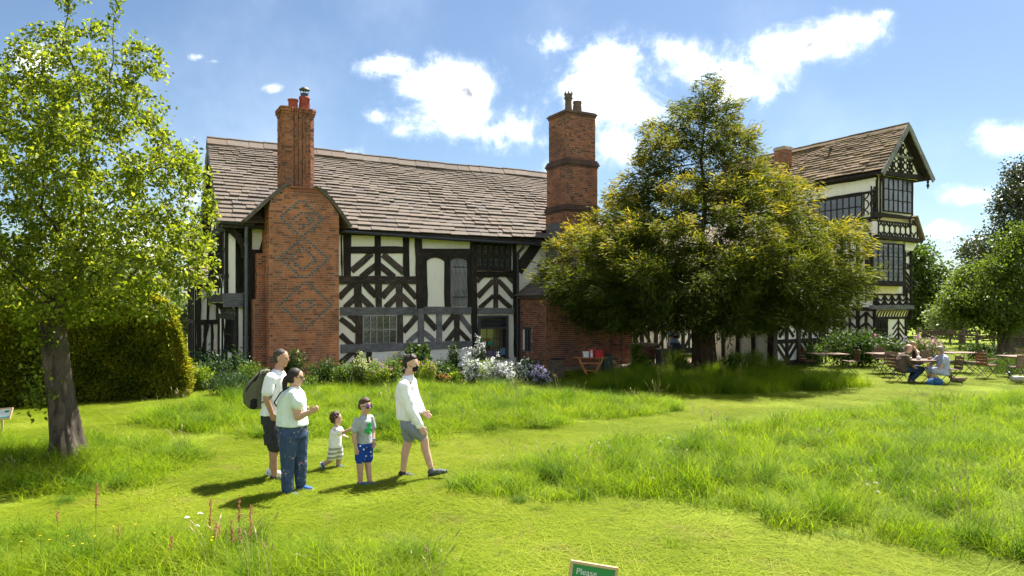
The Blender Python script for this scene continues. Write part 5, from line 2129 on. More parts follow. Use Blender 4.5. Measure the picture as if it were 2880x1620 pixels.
broad_tree('field_tree', 'small round field tree left of the hedge top', 60, 900, 62,
           [(40, 820, 150, 70), (-80, 790, 150, 90)], 8000, .3, LF['mid'], 67, .35, 260, z_fork=1.0, step=.6)
far = thing('distant_wood', 'distant line of trees closing the field behind the fence', 'wood', (0, 150, 0))
rs = np.random.RandomState(99)
n = 26000
X = rs.uniform(-190, 230, n)
hgt = 6.5 + 2.2 * np.sin(X * .09) + 1.5 * np.sin(X * .23 + 1) + 1.0 * np.sin(X * .7)
Z = rs.uniform(0, 1, n) ** .8 * hgt
pos = np.stack([X, rs.normal(0, 1.5, n) + 8 * np.sin(X * .02), Z], 1)
link('crown', leaves_mesh('crown', pos, rs.normal(size=(n, 3)), rs.uniform(.5, 1.1, n), rs.uniform(.5, .9, n), np.clip(rs.normal(.45, .22, n), 0, 1), LF['mid'], rs), None, far, kind='stuff')
# =================================================================== grass: real blades, scattered as clumps
def m_grass(name, stops, trans=.42, wear=0.0):
    m, T = material(name)
    r = T.n('ShaderNodeAttribute', attribute_name='rnd').outputs['Fac']
    o = T.n('ShaderNodeObjectInfo').outputs['Random']
    wp = world_pos(T)
    n = T.noise(wp, .55, 4, .6)
    f = T.math('ADD', T.math('MULTIPLY', r, .45), T.math('ADD', T.math('MULTIPLY', o, .28), T.math('MULTIPLY', n, .42)))
    c = T.ramp(f, stops)
    if wear:
        dry = T.maprange(T.noise(wp, 1.7, 6, .7, dist=.8), .52, .72, 0, wear)
        c = T.mix(dry, c, (0.26, 0.215, 0.075))
        lush = T.maprange(T.noise(wp, 3.1, 5, .7), .55, .72, 0, .7)
        c = T.mix(lush, c, (0.085, 0.155, 0.012))
    p = principled(T, c, .6, .10)
    tr = T.n('ShaderNodeBsdfTranslucent', ins={0: T.mix(1.0, c, (1.3, 1.35, .5), 'MULTIPLY')}).outputs[0]
    return finish(m, T, T.n('ShaderNodeMixShader', ins={0: trans, 1: p, 2: tr}).outputs[0])


M['grass_long'] = m_grass('long_grass', [(0.2, (0.055, 0.112, 0.006)), (0.5, (0.155, 0.245, 0.009)), (0.75, (0.25, 0.32, 0.014)), (1.0, (0.40, 0.40, 0.08))], .55, .3)
M['grass_short'] = m_grass('mown_grass', [(0.15, (0.085, 0.148, 0.007)), (0.45, (0.178, 0.245, 0.010)), (0.75, (0.275, 0.32, 0.020)), (1.0, (0.44, 0.42, 0.12))], .38, .55)

GRASS_SRC = {}


def clump_mesh(name, seed, n, h0, h1, spread, w, mat, lean=.35, segs=3):
    rs = np.random.RandomState(seed)
    V, Q, Rn = [], [], []
    for b in range(n):
        a, rr = rs.uniform(0, math.tau), spread * math.sqrt(rs.random())
        x, y = rr * math.cos(a), rr * math.sin(a)
        h = rs.uniform(h0, h1)
        la = rs.uniform(0, math.tau)
        ln = lean * rs.uniform(.2, 1.3) * h
        ta = la + rs.uniform(-1, 1) + math.pi / 2
        ww = w * rs.uniform(.7, 1.3)
        o = len(V)
        for s in range(segs + 1):
            t = s / segs
            cx = x + math.cos(la) * ln * t * t
            cy = y + math.sin(la) * ln * t * t
            cz = h * (t - .22 * lean * t * t)
            k = ww * (1 - t * .92) * .5
            V.append((cx + math.cos(ta) * k, cy + math.sin(ta) * k, cz))
            V.append((cx - math.cos(ta) * k, cy - math.sin(ta) * k, cz))
        r = rs.random()
        for s in range(segs):
            Q.append((o + 2 * s, o + 2 * s + 1, o + 2 * s + 3, o + 2 * s + 2))
            Rn.append(min(1, max(0, r * .8 + .2 * s / segs)))
    return np_mesh(name, np.array(V), np.array(Q), np.array(Rn), mat)


def scatter(name, pts, rots, scales, meshes, label=None):
    """one object of points; geometry nodes set one of the clump meshes on each point"""
    src = bpy.data.collections.new(name + '_clumps')
    for i, me in enumerate(meshes):
        src.objects.link(bpy.data.objects.new(f'{name}_clump', me))
    me = bpy.data.meshes.new(name)
    n = len(pts)
    me.vertices.add(n)
    me.vertices.foreach_set('co', np.ascontiguousarray(pts, dtype=np.float32).ravel())
    a = me.attributes.new('rot', 'FLOAT_VECTOR', 'POINT')
    a.data.foreach_set('vector', np.ascontiguousarray(rots, dtype=np.float32).ravel())
    a = me.attributes.new('scl', 'FLOAT_VECTOR', 'POINT')
    a.data.foreach_set('vector', np.ascontiguousarray(scales, dtype=np.float32).ravel())
    a = me.attributes.new('pick', 'INT', 'POINT')
    a.data.foreach_set('value', np.where(np.random.RandomState(n).random(n) < .04, len(meshes) - 1, np.random.RandomState(n + 1).randint(0, max(1, len(meshes) - (1 if len(meshes) > 7 else 0)), n)).astype(np.int32))
    o = bpy.data.objects.new(name, me)
    COL.objects.link(o)
    g = bpy.data.node_groups.new(name + '_scatter', 'GeometryNodeTree')
    g.interface.new_socket('Geometry', in_out='INPUT', socket_type='NodeSocketGeometry')
    g.interface.new_socket('Geometry', in_out='OUTPUT', socket_type='NodeSocketGeometry')
    gi, gout = g.nodes.new('NodeGroupInput'), g.nodes.new('NodeGroupOutput')
    ci = g.nodes.new('GeometryNodeCollectionInfo')
    ci.inputs[0].default_value = src
    ci.inputs[1].default_value = True
    ci.inputs[2].default_value = True
    iop = g.nodes.new('GeometryNodeInstanceOnPoints')
    iop.inputs['Pick Instance'].default_value = True

    def attr(nm, kind):
        nd = g.nodes.new('GeometryNodeInputNamedAttribute')
        nd.data_type = kind
        nd.inputs[0].default_value = nm
        return nd.outputs[0]
    g.links.new(gi.outputs[0], iop.inputs['Points'])
    g.links.new(ci.outputs[0], iop.inputs['Instance'])
    g.links.new(attr('pick', 'INT'), iop.inputs['Instance Index'])
    g.links.new(attr('rot', 'FLOAT_VECTOR'), iop.inputs['Rotation'])
    g.links.new(attr('scl', 'FLOAT_VECTOR'), iop.inputs['Scale'])
    g.links.new(iop.outputs[0], gout.inputs[0])
    md = o.modifiers.new('scatter', 'NODES')
    md.node_group = g
    o['kind'] = 'stuff'
    if label:
        o['label'] = label
    return o


def in_poly(P, poly):
    x, y = P[:, 0], P[:, 1]
    ins = np.zeros(len(P), bool)
    n = len(poly)
    for i in range(n):
        x0, y0 = poly[i]
        x1, y1 = poly[(i + 1) % n]
        c = ((y0 > y) != (y1 > y)) & (x < (x1 - x0) * (y - y0) / (y1 - y0 + 1e-12) + x0)
        ins ^= c
    return ins


def gp(pts):
    return [tuple(ground(x, y)[:2]) for x, y in pts]


# patches left unmown, outlined where their foot meets the mown turf
PATCH = {
    'meadow_left': gp([(352, 1195), (470, 1214), (671, 1232), (860, 1240), (1006, 1246), (1180, 1243), (1320, 1232), (1480, 1212), (1640, 1190), (1800, 1172), (1925, 1160), (1895, 1136), (1790, 1126),
                       (1640, 1118), (1500, 1104), (1420, 1092), (1300, 1090), (1180, 1094), (1040, 1096), (900, 1104), (780, 1112), (680, 1122), (560, 1136), (430, 1160)]),
    'meadow_right': gp([(1262, 1394), (1400, 1398), (1565, 1402), (1720, 1400), (1900, 1414), (2068, 1446), (2200, 1470), (2348, 1492), (2500, 1530), (2683, 1572), (2900, 1625), (3150, 1560), (3150, 1100),
                        (2880, 1112), (2700, 1122), (2571, 1140), (2350, 1162), (2124, 1196), (1900, 1222), (1677, 1262), (1500, 1294), (1386, 1330), (1290, 1366)]),
    'meadow_tree': gp([(-120, 1240), (100, 1236), (250, 1232), (400, 1238), (520, 1262), (575, 1302), (540, 1338), (420, 1366), (280, 1392), (120, 1404), (-120, 1414)]),
    'meadow_front': gp([(-60, 1500), (200, 1508), (420, 1520), (640, 1528), (860, 1534), (1040, 1540), (1170, 1560), (1240, 1600), (1290, 1660), (1290, 1800), (-300, 1800)]),
    'yew_island': gp([(1648, 1090), (1760, 1102), (1900, 1108), (2100, 1110), (2290, 1106), (2400, 1096), (2432, 1084), (2380, 1066), (2240, 1056), (2100, 1048), (1960, 1046), (1800, 1050), (1700, 1062)]),
}


def scatter_patch(name, poly, dens, hmin, hmax, meshes, seed, label, falloff=.35, sway=.09, tuft=.4):
    rs = np.random.RandomState(seed)
    P = np.array(poly)
    lo, hi = P.min(0), P.max(0)
    n = int((hi[0] - lo[0]) * (hi[1] - lo[1]) * dens)
    pts = rs.uniform(lo, hi, (n, 2))
    wob = np.stack([np.sin(pts[:, 1] * 3.1 + pts[:, 0]) * .12, np.sin(pts[:, 0] * 2.7) * .12], 1)
    pts = pts[in_poly(pts + wob, poly)]
    # keep to what the camera (and a step aside) can see
    vis = np.abs(pts[:, 0]) < pts[:, 1] * .80 + 1.2
    pts = pts[vis]
    n = len(pts)
    # height: tufts and hollows
    h = .5 + .28 * np.sin(pts[:, 0] * 2.3 + np.sin(pts[:, 1] * 1.7) * 1.4) * np.cos(pts[:, 1] * 1.9 - pts[:, 0] * .6) + .25 * np.sin(pts[:, 0] * 5.1 + pts[:, 1] * 4.3) * tuft
    h = np.clip(h + rs.normal(0, .18, n), 0, 1.15)
    # lower towards the edge
    ed = np.full(n, 9.0)
    for i in range(len(poly)):
        a, b = np.array(poly[i]), np.array(poly[(i + 1) % len(poly)])
        ab = b - a
        t = np.clip(((pts - a) @ ab) / (ab @ ab), 0, 1)
        ed = np.minimum(ed, np.linalg.norm(pts - a - t[:, None] * ab, axis=1))
    h *= .55 + .45 * np.clip(ed / falloff, 0, 1)
    z = hmin + (hmax - hmin) * h
    wdt = .75 + .35 * rs.random(n)
    P3 = np.concatenate([pts, np.zeros((n, 1))], 1)
    rot = np.stack([rs.normal(0, sway, n), rs.normal(0, sway, n), rs.uniform(0, math.tau, n)], 1)
    scl = np.stack([wdt, wdt, z], 1)
    return scatter(name, P3, rot, scl, meshes, label)


# blades one metre tall at scale 1: the point's z scale is the height in metres
M['grass_dark'] = m_grass('dark_tussock', [(0.2, (0.030, 0.075, 0.008)), (0.6, (0.080, 0.155, 0.010)), (1.0, (0.17, 0.24, 0.02))], .45)
M['grass_straw'] = m_plain('dry_stalks', (0.36, 0.29, 0.14), .8, .2, var=.3)


def seeding_mesh(seed):
    rs = np.random.RandomState(seed)
    q = MB()
    for k in range(6):
        a, r = rs.uniform(0, 6.28), .22 * rs.random()
        x, y, h = r * math.cos(a), r * math.sin(a), rs.uniform(1.0, 1.7)
        lx, ly = rs.normal(0, .10, 2)
        q.tube([(x, y, 0), (x + lx * .4, y + ly * .4, h * .6), (x + lx, y + ly, h * .92)], [.0022, .0018, .0014], 3, False)
        q.tube([(x + lx, y + ly, h * .86), (x + lx * 1.1, y + ly * 1.1, h * .93), (x + lx * 1.3, y + ly * 1.3, h)], [.002, .008, .002], 4, False)
    me = q.mesh('seeding_clump')
    me.materials.append(M['grass_straw'])
    return me


LONG = [clump_mesh('tall_clump', 100 + i, 90, .4, 1.0, .25, .0095, M['grass_long'], .42) for i in range(7)]
LONG += [clump_mesh('tussock', 150, 130, .6, 1.3, .16, .010, M['grass_dark'], .5)]
LONG += [clump_mesh('lodged_clump', 160, 80, .5, 1.0, .25, .0095, M['grass_long'], 1.5), seeding_mesh(161)]
SHORT = [clump_mesh('turf_clump', 200 + i, 420, .4, 1.0, .46, .009, M['grass_short'], .9, 2) for i in range(6)]
scatter_patch('tall_grass_before_flower_bed', PATCH['meadow_left'], 16, .16, .48, LONG, 1, 'long unmown grass between the family and the flower bed')
scatter_patch('tall_grass_right', PATCH['meadow_right'], 16, .12, .46, LONG, 2, 'long tussocky unmown grass on the right')
scatter_patch('tall_grass_round_tree', PATCH['meadow_tree'], 18, .14, .42, LONG, 3, 'long unmown grass round the apple tree')
scatter_patch('tall_grass_foreground', PATCH['meadow_front'], 24, .14, .40, LONG, 4, 'long unmown grass in the foreground')
scatter_patch('tall_grass_under_yew', PATCH['yew_island'], 14, .30, .62, LONG, 5, 'long shaded grass under the yew', .25)


def lawn_scatter():
    rs = np.random.RandomState(17)
    out = []
    for (y0, y1, dens) in ((4.5, 9, 4.6), (9, 15, 3.8), (15, 24, 2.6), (24, 40, 1.4)):
        w = y1 * .80 + 1
        n = int(2 * w * (y1 - y0) * dens)
        p = np.stack([rs.uniform(-w, w, n), rs.uniform(y0, y1, n)], 1)
        p = p[np.abs(p[:, 0]) < p[:, 1] * .78 + .8]
        out.append(p)
    p = np.vstack(out)
    for poly in list(PATCH.values()) + NO_LAWN:
        p = p[~in_poly(p, poly)]
    n = len(p)
    big = np.sin(p[:, 0] * .9 + np.sin(p[:, 1] * .7)) * np.cos(p[:, 1] * 1.1)
    h = np.clip(.045 + .012 * big + rs.normal(0, .012, n), .02, .09) * (1 + .010 * p[:, 1])
    w = rs.uniform(.8, 1.25, n) * (1 + .012 * np.maximum(0, p[:, 1] - 8))
    P3 = np.concatenate([p, np.zeros((n, 1))], 1)
    rot = np.stack([rs.normal(0, .012, n), rs.normal(0, .012, n), rs.uniform(0, math.tau, n)], 1)
    scatter('mown_grass', P3, rot, np.stack([w, w, h], 1), SHORT, 'mown turf of the lawn')
    k = rs.random(n) < np.where(p[:, 1] < 14, .42, .2)
    q = p[k] + rs.normal(0, .25, (k.sum(), 2))
    m = len(q)
    hh = rs.uniform(.03, .10, m) * rs.choice([1, 1, 1, 1.5], m)
    ww = rs.uniform(.35, .8, m)
    scatter('lawn_tufts', np.concatenate([q, np.zeros((m, 1))], 1), np.stack([rs.normal(0, .03, m), rs.normal(0, .03, m), rs.uniform(0, 6.28, m)], 1), np.stack([ww, ww, hh], 1), LONG[:7] + [LONG[7], LONG[7]], 'ranker tufts missed by the mower')


# beds, path and buildings where no turf grows
BED = [hall_xy(s, v) for s, v in ((-2.6, -.2), (-.6, -.2), (-.4, -2.3), (1.0, -3.3), (3.2, -2.9), (5.5, -2.6), (8.2, -2.6), (10.0, -2.75), (10.3, -.05), (-.6, -.05))]
BED = [hall_xy(-2.8, .2), hall_xy(-.5, .2), hall_xy(-.5, 0), hall_xy(10.35, 0), hall_xy(10.35, -1.8), hall_xy(9.9, -2.5), hall_xy(8.2, -2.45), hall_xy(5.5, -2.3), hall_xy(3.2, -2.4), hall_xy(1.0, -2.9), hall_xy(-.6, -2.9), hall_xy(-2.2, -2.4)]
PATHP = [hall_xy(6.6, -2.45), hall_xy(8.2, -2.5), hall_xy(10.0, -2.6), hall_xy(10.4, -1.9), hall_xy(10.4, -2.0), hall_xy(15.0, -2.0), hall_xy(17.5, 1.5), hall_xy(19.5, 1.5), hall_xy(17.5, -3.1), hall_xy(15.0, -3.5), hall_xy(11.0, -3.6), hall_xy(9.0, -3.25), hall_xy(6.6, -2.95)]
NO_LAWN = [BED, PATHP, [hall_xy(-1, 0), hall_xy(15, 0), hall_xy(15, 8), hall_xy(-1, 8)], [hall_xy(10.3, -2.1), hall_xy(14.6, -2.1), hall_xy(14.6, 1), hall_xy(10.3, 1)]]
sheet('flower_bed_soil', BED, .012, M['soil'])
sheet('gravel_path', PATHP, .016, M['path'])
lawn_scatter()
# =================================================================== people
def m_skin(name, col):
    m, T = material(name)
    n = T.noise(obj_coord(T), 18.0, 4)
    c = T.ramp(n, [(.3, tuple(x * .88 for x in col)), (.7, tuple(min(1, x * 1.1) for x in col))])
    return finish(m, T, principled(T, c, .5, .35, **{'Subsurface Weight': .12, 'Subsurface Radius': (.02, .008, .004), 'Subsurface Scale': 1.0}))


def m_cloth(name, col, var=.08, fold=.5, scale=7.0):
    m, T = material(name)
    oc = obj_coord(T)
    st = T.n('ShaderNodeMapping', ins={0: oc, 3: (1.3, 1.3, .55)}).outputs[0]
    n = T.noise(st, scale, 3, .5, dist=1.2)
    c = T.ramp(n, [(.3, tuple(x * (1 - var) for x in col)), (.7, tuple(min(1, x * (1 + var)) for x in col))])
    return finish(m, T, principled(T, c, .85, .15, bump=n, bump_s=fold, bump_d=.05))


SK = {'tan': m_skin('tanned_skin', (0.42, 0.235, 0.155)), 'fair': m_skin('fair_skin', (0.55, 0.34, 0.25)), 'olive': m_skin('olive_skin', (0.46, 0.28, 0.19)), 'red': m_skin('ruddy_skin', (0.55, 0.30, 0.22))}
M['hair_dark'] = m_plain('dark_brown_hair', (0.022, 0.013, 0.010), .6, .3, var=.5, scale=40, bump=.4)
M['hair_greying'] = m_plain('greying_hair', (0.055, 0.045, 0.040), .7, .2, var=.5, scale=40, bump=.4)
M['hair_brown'] = m_plain('brown_hair', (0.050, 0.026, 0.016), .6, .3, var=.5, scale=40, bump=.4)
M['hair_grey'] = m_plain('grey_hair', (0.20, 0.17, 0.13), .5, .4, var=.4, scale=40, bump=.4)
M['hair_blond'] = m_plain('fair_hair', (0.33, 0.20, 0.09), .5, .4, var=.4, scale=40, bump=.4)
M['white_tee'] = m_cloth('white_jersey', (0.78, 0.78, 0.80))
M['mint_top'] = m_cloth('pale_mint_cotton', (0.66, 0.74, 0.70), .05, .7)
M['grey_tee'] = m_cloth('grey_marl', (0.33, 0.35, 0.37))
M['shorts_dark'] = m_cloth('charcoal_shorts', (0.040, 0.042, 0.048))
M['shorts_blue_grey'] = m_cloth('blue_grey_shorts', (0.22, 0.24, 0.30))
M['eye'] = m_plain('eye_dark', (0.02, 0.015, 0.012), .2, .6, var=.1)
M['black_cloth'] = m_cloth('black_fabric', (0.012, 0.012, 0.016), .1, .3)
M['shoe_black'] = m_plain('black_trainer', (0.02, 0.02, 0.022), .6, .3, var=.4, scale=30)
M['shoe_white'] = m_plain('white_trainer', (0.65, 0.65, 0.66), .55, .3, var=.1, scale=20)
M['shoe_grey'] = m_plain('grey_trainer', (0.07, 0.075, 0.085), .6, .3, var=.4, scale=30)
M['shoe_blue'] = m_plain('blue_canvas_shoe', (0.03, 0.10, 0.36), .7, .2, var=.15, scale=20)
M['sole_white'] = m_plain('white_rubber', (0.62, 0.62, 0.60), .6, .3, var=.05)
M['pack_green'] = m_cloth('olive_backpack', (0.115, 0.115, 0.075), .15, .3)
M['pack_black'] = m_cloth('backpack_trim', (0.016, 0.016, 0.018), .1, .2)

# jeans with scattered pale and pink flower sprigs
m, T = material('flowered_denim')
oc = obj_coord(T)
vor = T.n('ShaderNodeTexVoronoi', feature='F1', ins={'Vector': oc, 'Scale': 46.0})
patch = T.maprange(T.noise(oc, 7.0, 3, .6), .56, .62)
dots = T.math('MULTIPLY', T.maprange(vor.outputs['Distance'], .38, .22), patch)
fc = T.mix(T.math('GREATER_THAN', T.n('ShaderNodeSeparateColor', ins={0: vor.outputs['Color']}).outputs[0], .5), (0.62, 0.60, 0.55), (0.50, 0.16, 0.14))
base = T.ramp(T.noise(oc, 14.0, 4), [(.3, (0.030, 0.052, 0.105)), (.7, (0.055, 0.088, 0.16))])
M['flower_jeans'] = finish(m, T, principled(T, T.mix(dots, base, fc), .85, .15, bump=T.noise(oc, 6.0, 3, dist=1.0), bump_s=.6, bump_d=.04))
# toddler's horizontal stripes
m, T = material('striped_shorts')
w = T.n('ShaderNodeSeparateXYZ', ins={0: obj_coord(T)}).outputs[2]
st = T.math('GREATER_THAN', T.math('SINE', T.math('MULTIPLY', w, math.tau / .062)), 0.0)
M['striped'] = finish(m, T, principled(T, T.mix(st, (0.30, 0.29, 0.24), (0.68, 0.68, 0.64)), .85, .15))
# boy's shorts with little sails
m, T = material('sail_shorts')
vor = T.n('ShaderNodeTexVoronoi', feature='F1', ins={'Vector': obj_coord(T), 'Scale': 17.0, 'Randomness': .55})
M['sail_shorts'] = finish(m, T, principled(T, T.mix(T.maprange(vor.outputs['Distance'], .24, .19), (0.012, 0.050, 0.27), (0.72, 0.72, 0.74)), .85, .15))


def ball(mb, c, r, seg=14, ring=9, rot=None):
    """ellipsoid, r may be a triple"""
    if not hasattr(r, '__len__'):
        r = (r, r, r)
    vs, fs = [], []
    m3 = rot or Matrix.Identity(3)
    c = Vector(c)
    vs.append(c + m3 @ Vector((0, 0, -r[2])))
    for i in range(1, ring):
        t = -math.pi / 2 + math.pi * i / ring
        for k in range(seg):
            a = math.tau * k / seg
            vs.append(c + m3 @ Vector((r[0] * math.cos(t) * math.cos(a), r[1] * math.cos(t) * math.sin(a), r[2] * math.sin(t))))
    vs.append(c + m3 @ Vector((0, 0, r[2])))
    n = len(vs) - 1
    for k in range(seg):
        fs.append((0, 1 + (k + 1) % seg, 1 + k))
        fs.append((n, n - seg + k, n - seg + (k + 1) % seg))
    for i in range(ring - 2):
        for k in range(seg):
            k2 = (k + 1) % seg
            fs.append((1 + i * seg + k, 1 + i * seg + k2, 1 + (i + 1) * seg + k2, 1 + (i + 1) * seg + k))
    mb.add(vs, fs)


def limb(mb, pts, rad, seg=12):
    """chain of tapered tubes with rounded joints"""
    for p, r in zip(pts, rad):
        ball(mb, p, r, 12, 8)
    for a, b, ra, rb in zip(pts[:-1], pts[1:], rad[:-1], rad[1:]):
        mb.tube([a, b], [ra, rb], seg)


def loft(mb, rings, seg=20):
    """rings: (cx, cy, cz, rx, ry) from bottom to top, closed"""
    vs, fs = [], []
    for (cx, cy, cz, rx, ry) in rings:
        for k in range(seg):
            a = math.tau * k / seg
            vs.append((cx + rx * math.cos(a), cy + ry * math.sin(a), cz))
    for i in range(len(rings) - 1):
        for k in range(seg):
            k2 = (k + 1) % seg
            fs.append((i * seg + k, i * seg + k2, (i + 1) * seg + k2, (i + 1) * seg + k))
    fs.append(tuple(range(seg - 1, -1, -1)))
    fs.append(tuple((len(rings) - 1) * seg + k for k in range(seg)))
    mb.add(vs, fs)


def cloud_tex(name, size):
    t = bpy.data.textures.new(name, 'CLOUDS')
    t.noise_scale = size
    t.noise_depth = 2
    return t


WR1, WR2 = cloud_tex('folds', .16), cloud_tex('creases', .06)
CLOTH = {'t_shirt': .022, 'blouse': .026, 'sweatshirt': .028, 'shorts': .020, 'flowered_jeans': .022, 'striped_shorts': .012, 'blue_shorts': .014, 'shirt': .022, 'dress': .022, 'jeans': .022, 'hair': .010, 'pack_body': .014}


def fused(mb, name, mat, parent, vox=.009, smooth=4, **kw):
    """one continuous surface out of overlapping closed shapes"""
    wrinkle = CLOTH.get(name, 0)
    o = mb.build(name, mat, parent, **kw)
    r = o.modifiers.new('fuse', 'REMESH')
    r.mode = 'VOXEL'
    r.voxel_size = vox
    r.use_smooth_shade = True
    s = o.modifiers.new('smooth', 'SMOOTH')
    s.iterations = smooth
    s.factor = .5
    if wrinkle:
        for tx, st in ((WR1, wrinkle), (WR2, wrinkle * .3)):
            d = o.modifiers.new('creases', 'DISPLACE')
            d.texture = tx
            d.strength = st
            d.mid_level = .5
    return o


def hand(mb, wrist, dirn, palm_n, k=1.0, curl=.5, thumb_side=1.0):
    """palm, four unequal bent fingers and a thumb; dirn runs to the fingertips, palm_n out of the palm"""
    w = Vector(wrist)
    d = Vector(dirn).normalized()
    n = Vector(palm_n)
    n = (n - d * n.dot(d)).normalized()
    s = d.cross(n) * thumb_side            # towards the thumb
    pc = w + d * .045 * k
    m3 = Matrix((d, s, n)).transposed()
    ball(mb, pc, (.055 * k, .042 * k, .017 * k), 12, 8, m3)
    for i, (off, ln) in enumerate(((.030, .070), (.010, .080), (-.010, .074), (-.030, .058))):
        b = w + d * .085 * k + s * off * k
        c1 = curl * .5
        p1 = b + (d * math.cos(c1) + n * math.sin(c1)) * ln * .45 * k
        c2 = curl * 1.4
        p2 = p1 + (d * math.cos(c2) + n * math.sin(c2)) * ln * .32 * k
        c3 = curl * 2.1
        p3 = p2 + (d * math.cos(c3) + n * math.sin(c3)) * ln * .25 * k
        limb(mb, [b - d * .03 * k, b, p1, p2, p3], [.010 * k, .0095 * k, .0088 * k, .008 * k, .007 * k], 8)
    tb = w + d * .028 * k + s * .030 * k
    t1 = tb + (d * .75 + s * .65 + n * .25).normalized() * .036 * k
    t2 = t1 + (d * .95 + s * .2 + n * .45).normalized() * .030 * k
    limb(mb, [w + d * .02 * k + s * .012 * k, tb, t1, t2], [.014 * k, .012 * k, .010 * k, .008 * k], 8)


def head(mb, c, H, yaw, tilt=0.0, female=False, child=False):
    """skull, jaw, nose, lips, brow and ears in one surface; c = centre of the head, H = chin to crown; faces +x turned by yaw"""
    m3 = Matrix.Rotation(yaw, 3, 'Z') @ Matrix.Rotation(tilt, 3, 'Y')
    c = Vector(c)

    def P(x, y, z):
        return c + m3 @ Vector((x * H, y * H, z * H))
    ball(mb, P(-.03, 0, .10), (.415 * H, .335 * H, .40 * H), 20, 14, m3)                # cranium
    ball(mb, P(.10, 0, -.16), (.26 * H, .255 * H, .30 * H), 16, 10, m3)                  # face
    ball(mb, P(.20, 0, -.39), ((.11 if not child else .09) * H, .13 * H, .105 * H), 12, 8, m3)   # chin
    for s in (-1, 1):
        ball(mb, P(.03, s * .20, -.27), (.17 * H, .07 * H, .14 * H), 12, 8, m3)          # jaw
        ball(mb, P(.245, s * .15, -.10), (.09 * H, .09 * H, .09 * H), 10, 8, m3)         # cheek
        ball(mb, P(-.04, s * .325, -.03), (.055 * H, .03 * H, .105 * H), 10, 8, m3)      # ear
        ball(mb, P(.315, s * .12, .085), (.05 * H, .10 * H, .035 * H), 10, 6, m3)        # brow
    limb(mb, [P(.33, 0, .06), P(.40, 0, -.045), P(.425, 0, -.12)], [.035 * H, .045 * H, .05 * H], 8)   # nose
    for s in (-1, 1):
        ball(mb, P(.375, s * .05, -.125), .035 * H, 8, 6)
    ball(mb, P(.335, 0, -.225), (.045 * H, .095 * H, .026 * H), 10, 6, m3)
    ball(mb, P(.33, 0, -.268), (.045 * H, .085 * H, .028 * H), 10, 6, m3)
    return P, m3


def eyes(P, H, parent):
    for s in (-1, 1):
        q = MB()
        ball(q, P(.318, s * .135, .01), .024 * H, 8, 6)
        q.build('eye', M['eye'], parent, smooth=True)


def hair_cap(P, m3, H, parent, mat, kind, seed=1):
    """hair as a bumpy shell over crown and nape; the face is left free"""
    r = random.Random(seed)
    q = MB()
    if kind == 'short':
        ball(q, P(-.075, 0, .17), (.405 * H, .345 * H, .375 * H), 20, 14, m3)
        ball(q, P(-.21, 0, .03), (.275 * H, .352 * H, .34 * H), 16, 10, m3)
        for k in range(26):
            a = r.uniform(-1.5, 1.5)
            b = r.uniform(.2, 1.3)
            ball(q, P(-.11 + .35 * math.cos(a) * math.cos(b), .31 * math.sin(a) * math.cos(b), .17 + .345 * math.sin(b)), r.uniform(.04, .065) * H, 8, 6)
    elif kind == 'quiff':
        ball(q, P(-.07, 0, .21), (.395 * H, .335 * H, .355 * H), 20, 14, m3)
        ball(q, P(-.22, 0, .04), (.26 * H, .35 * H, .32 * H), 16, 10, m3)
        for k in range(34):
            a = r.uniform(-1.2, 1.2)
            b = r.uniform(.3, 1.2)
            ball(q, P(-.05 + .36 * math.cos(a) * math.cos(b), .30 * math.sin(a) * math.cos(b), .24 + .33 * math.sin(b)), r.uniform(.05, .085) * H, 8, 6)
    elif kind == 'curly':
        ball(q, P(-.10, 0, .17), (.40 * H, .365 * H, .385 * H), 20, 14, m3)
        ball(q, P(-.20, 0, .0), (.28 * H, .36 * H, .34 * H), 16, 10, m3)
        for k in range(80):
            a = r.uniform(-math.pi, math.pi)
            b = r.uniform(-.5, 1.4)
            if math.cos(a) > .45 and b < .45:
                continue
            ball(q, P(-.07 + .41 * math.cos(a) * math.cos(b), .37 * math.sin(a) * math.cos(b), .16 + .39 * math.sin(b)), r.uniform(.055, .085) * H, 8, 6)
    elif kind == 'tail':
        ball(q, P(-.07, 0, .165), (.41 * H, .35 * H, .385 * H), 20, 14, m3)
        ball(q, P(-.20, 0, .03), (.29 * H, .36 * H, .36 * H), 16, 10, m3)
        limb(q, [P(-.42, 0, .12), P(-.55, 0, -.02), P(-.62, 0, -.30), P(-.62, .02, -.62), P(-.66, .03, -.88)], [.10 * H, .15 * H, .155 * H, .13 * H, .04 * H], 12)
    elif kind == 'bob':
        ball(q, P(-.06, 0, .14), (.44 * H, .40 * H, .42 * H), 20, 14, m3)
        ball(q, P(-.16, 0, -.18), (.32 * H, .40 * H, .36 * H), 16, 10, m3)
    elif kind == 'bald':
        ball(q, P(-.22, 0, -.04), (.22 * H, .345 * H, .15 * H), 16, 10, m3)
    elif kind == 'long':
        ball(q, P(-.06, 0, .14), (.44 * H, .39 * H, .42 * H), 20, 14, m3)
        ball(q, P(-.24, 0, -.35), (.28 * H, .42 * H, .55 * H), 16, 10, m3)
    fused(q, 'hair', mat, parent, .010 if kind not in ('curly', 'quiff') else .007, 1 if kind in ('curly', 'quiff') else 3)


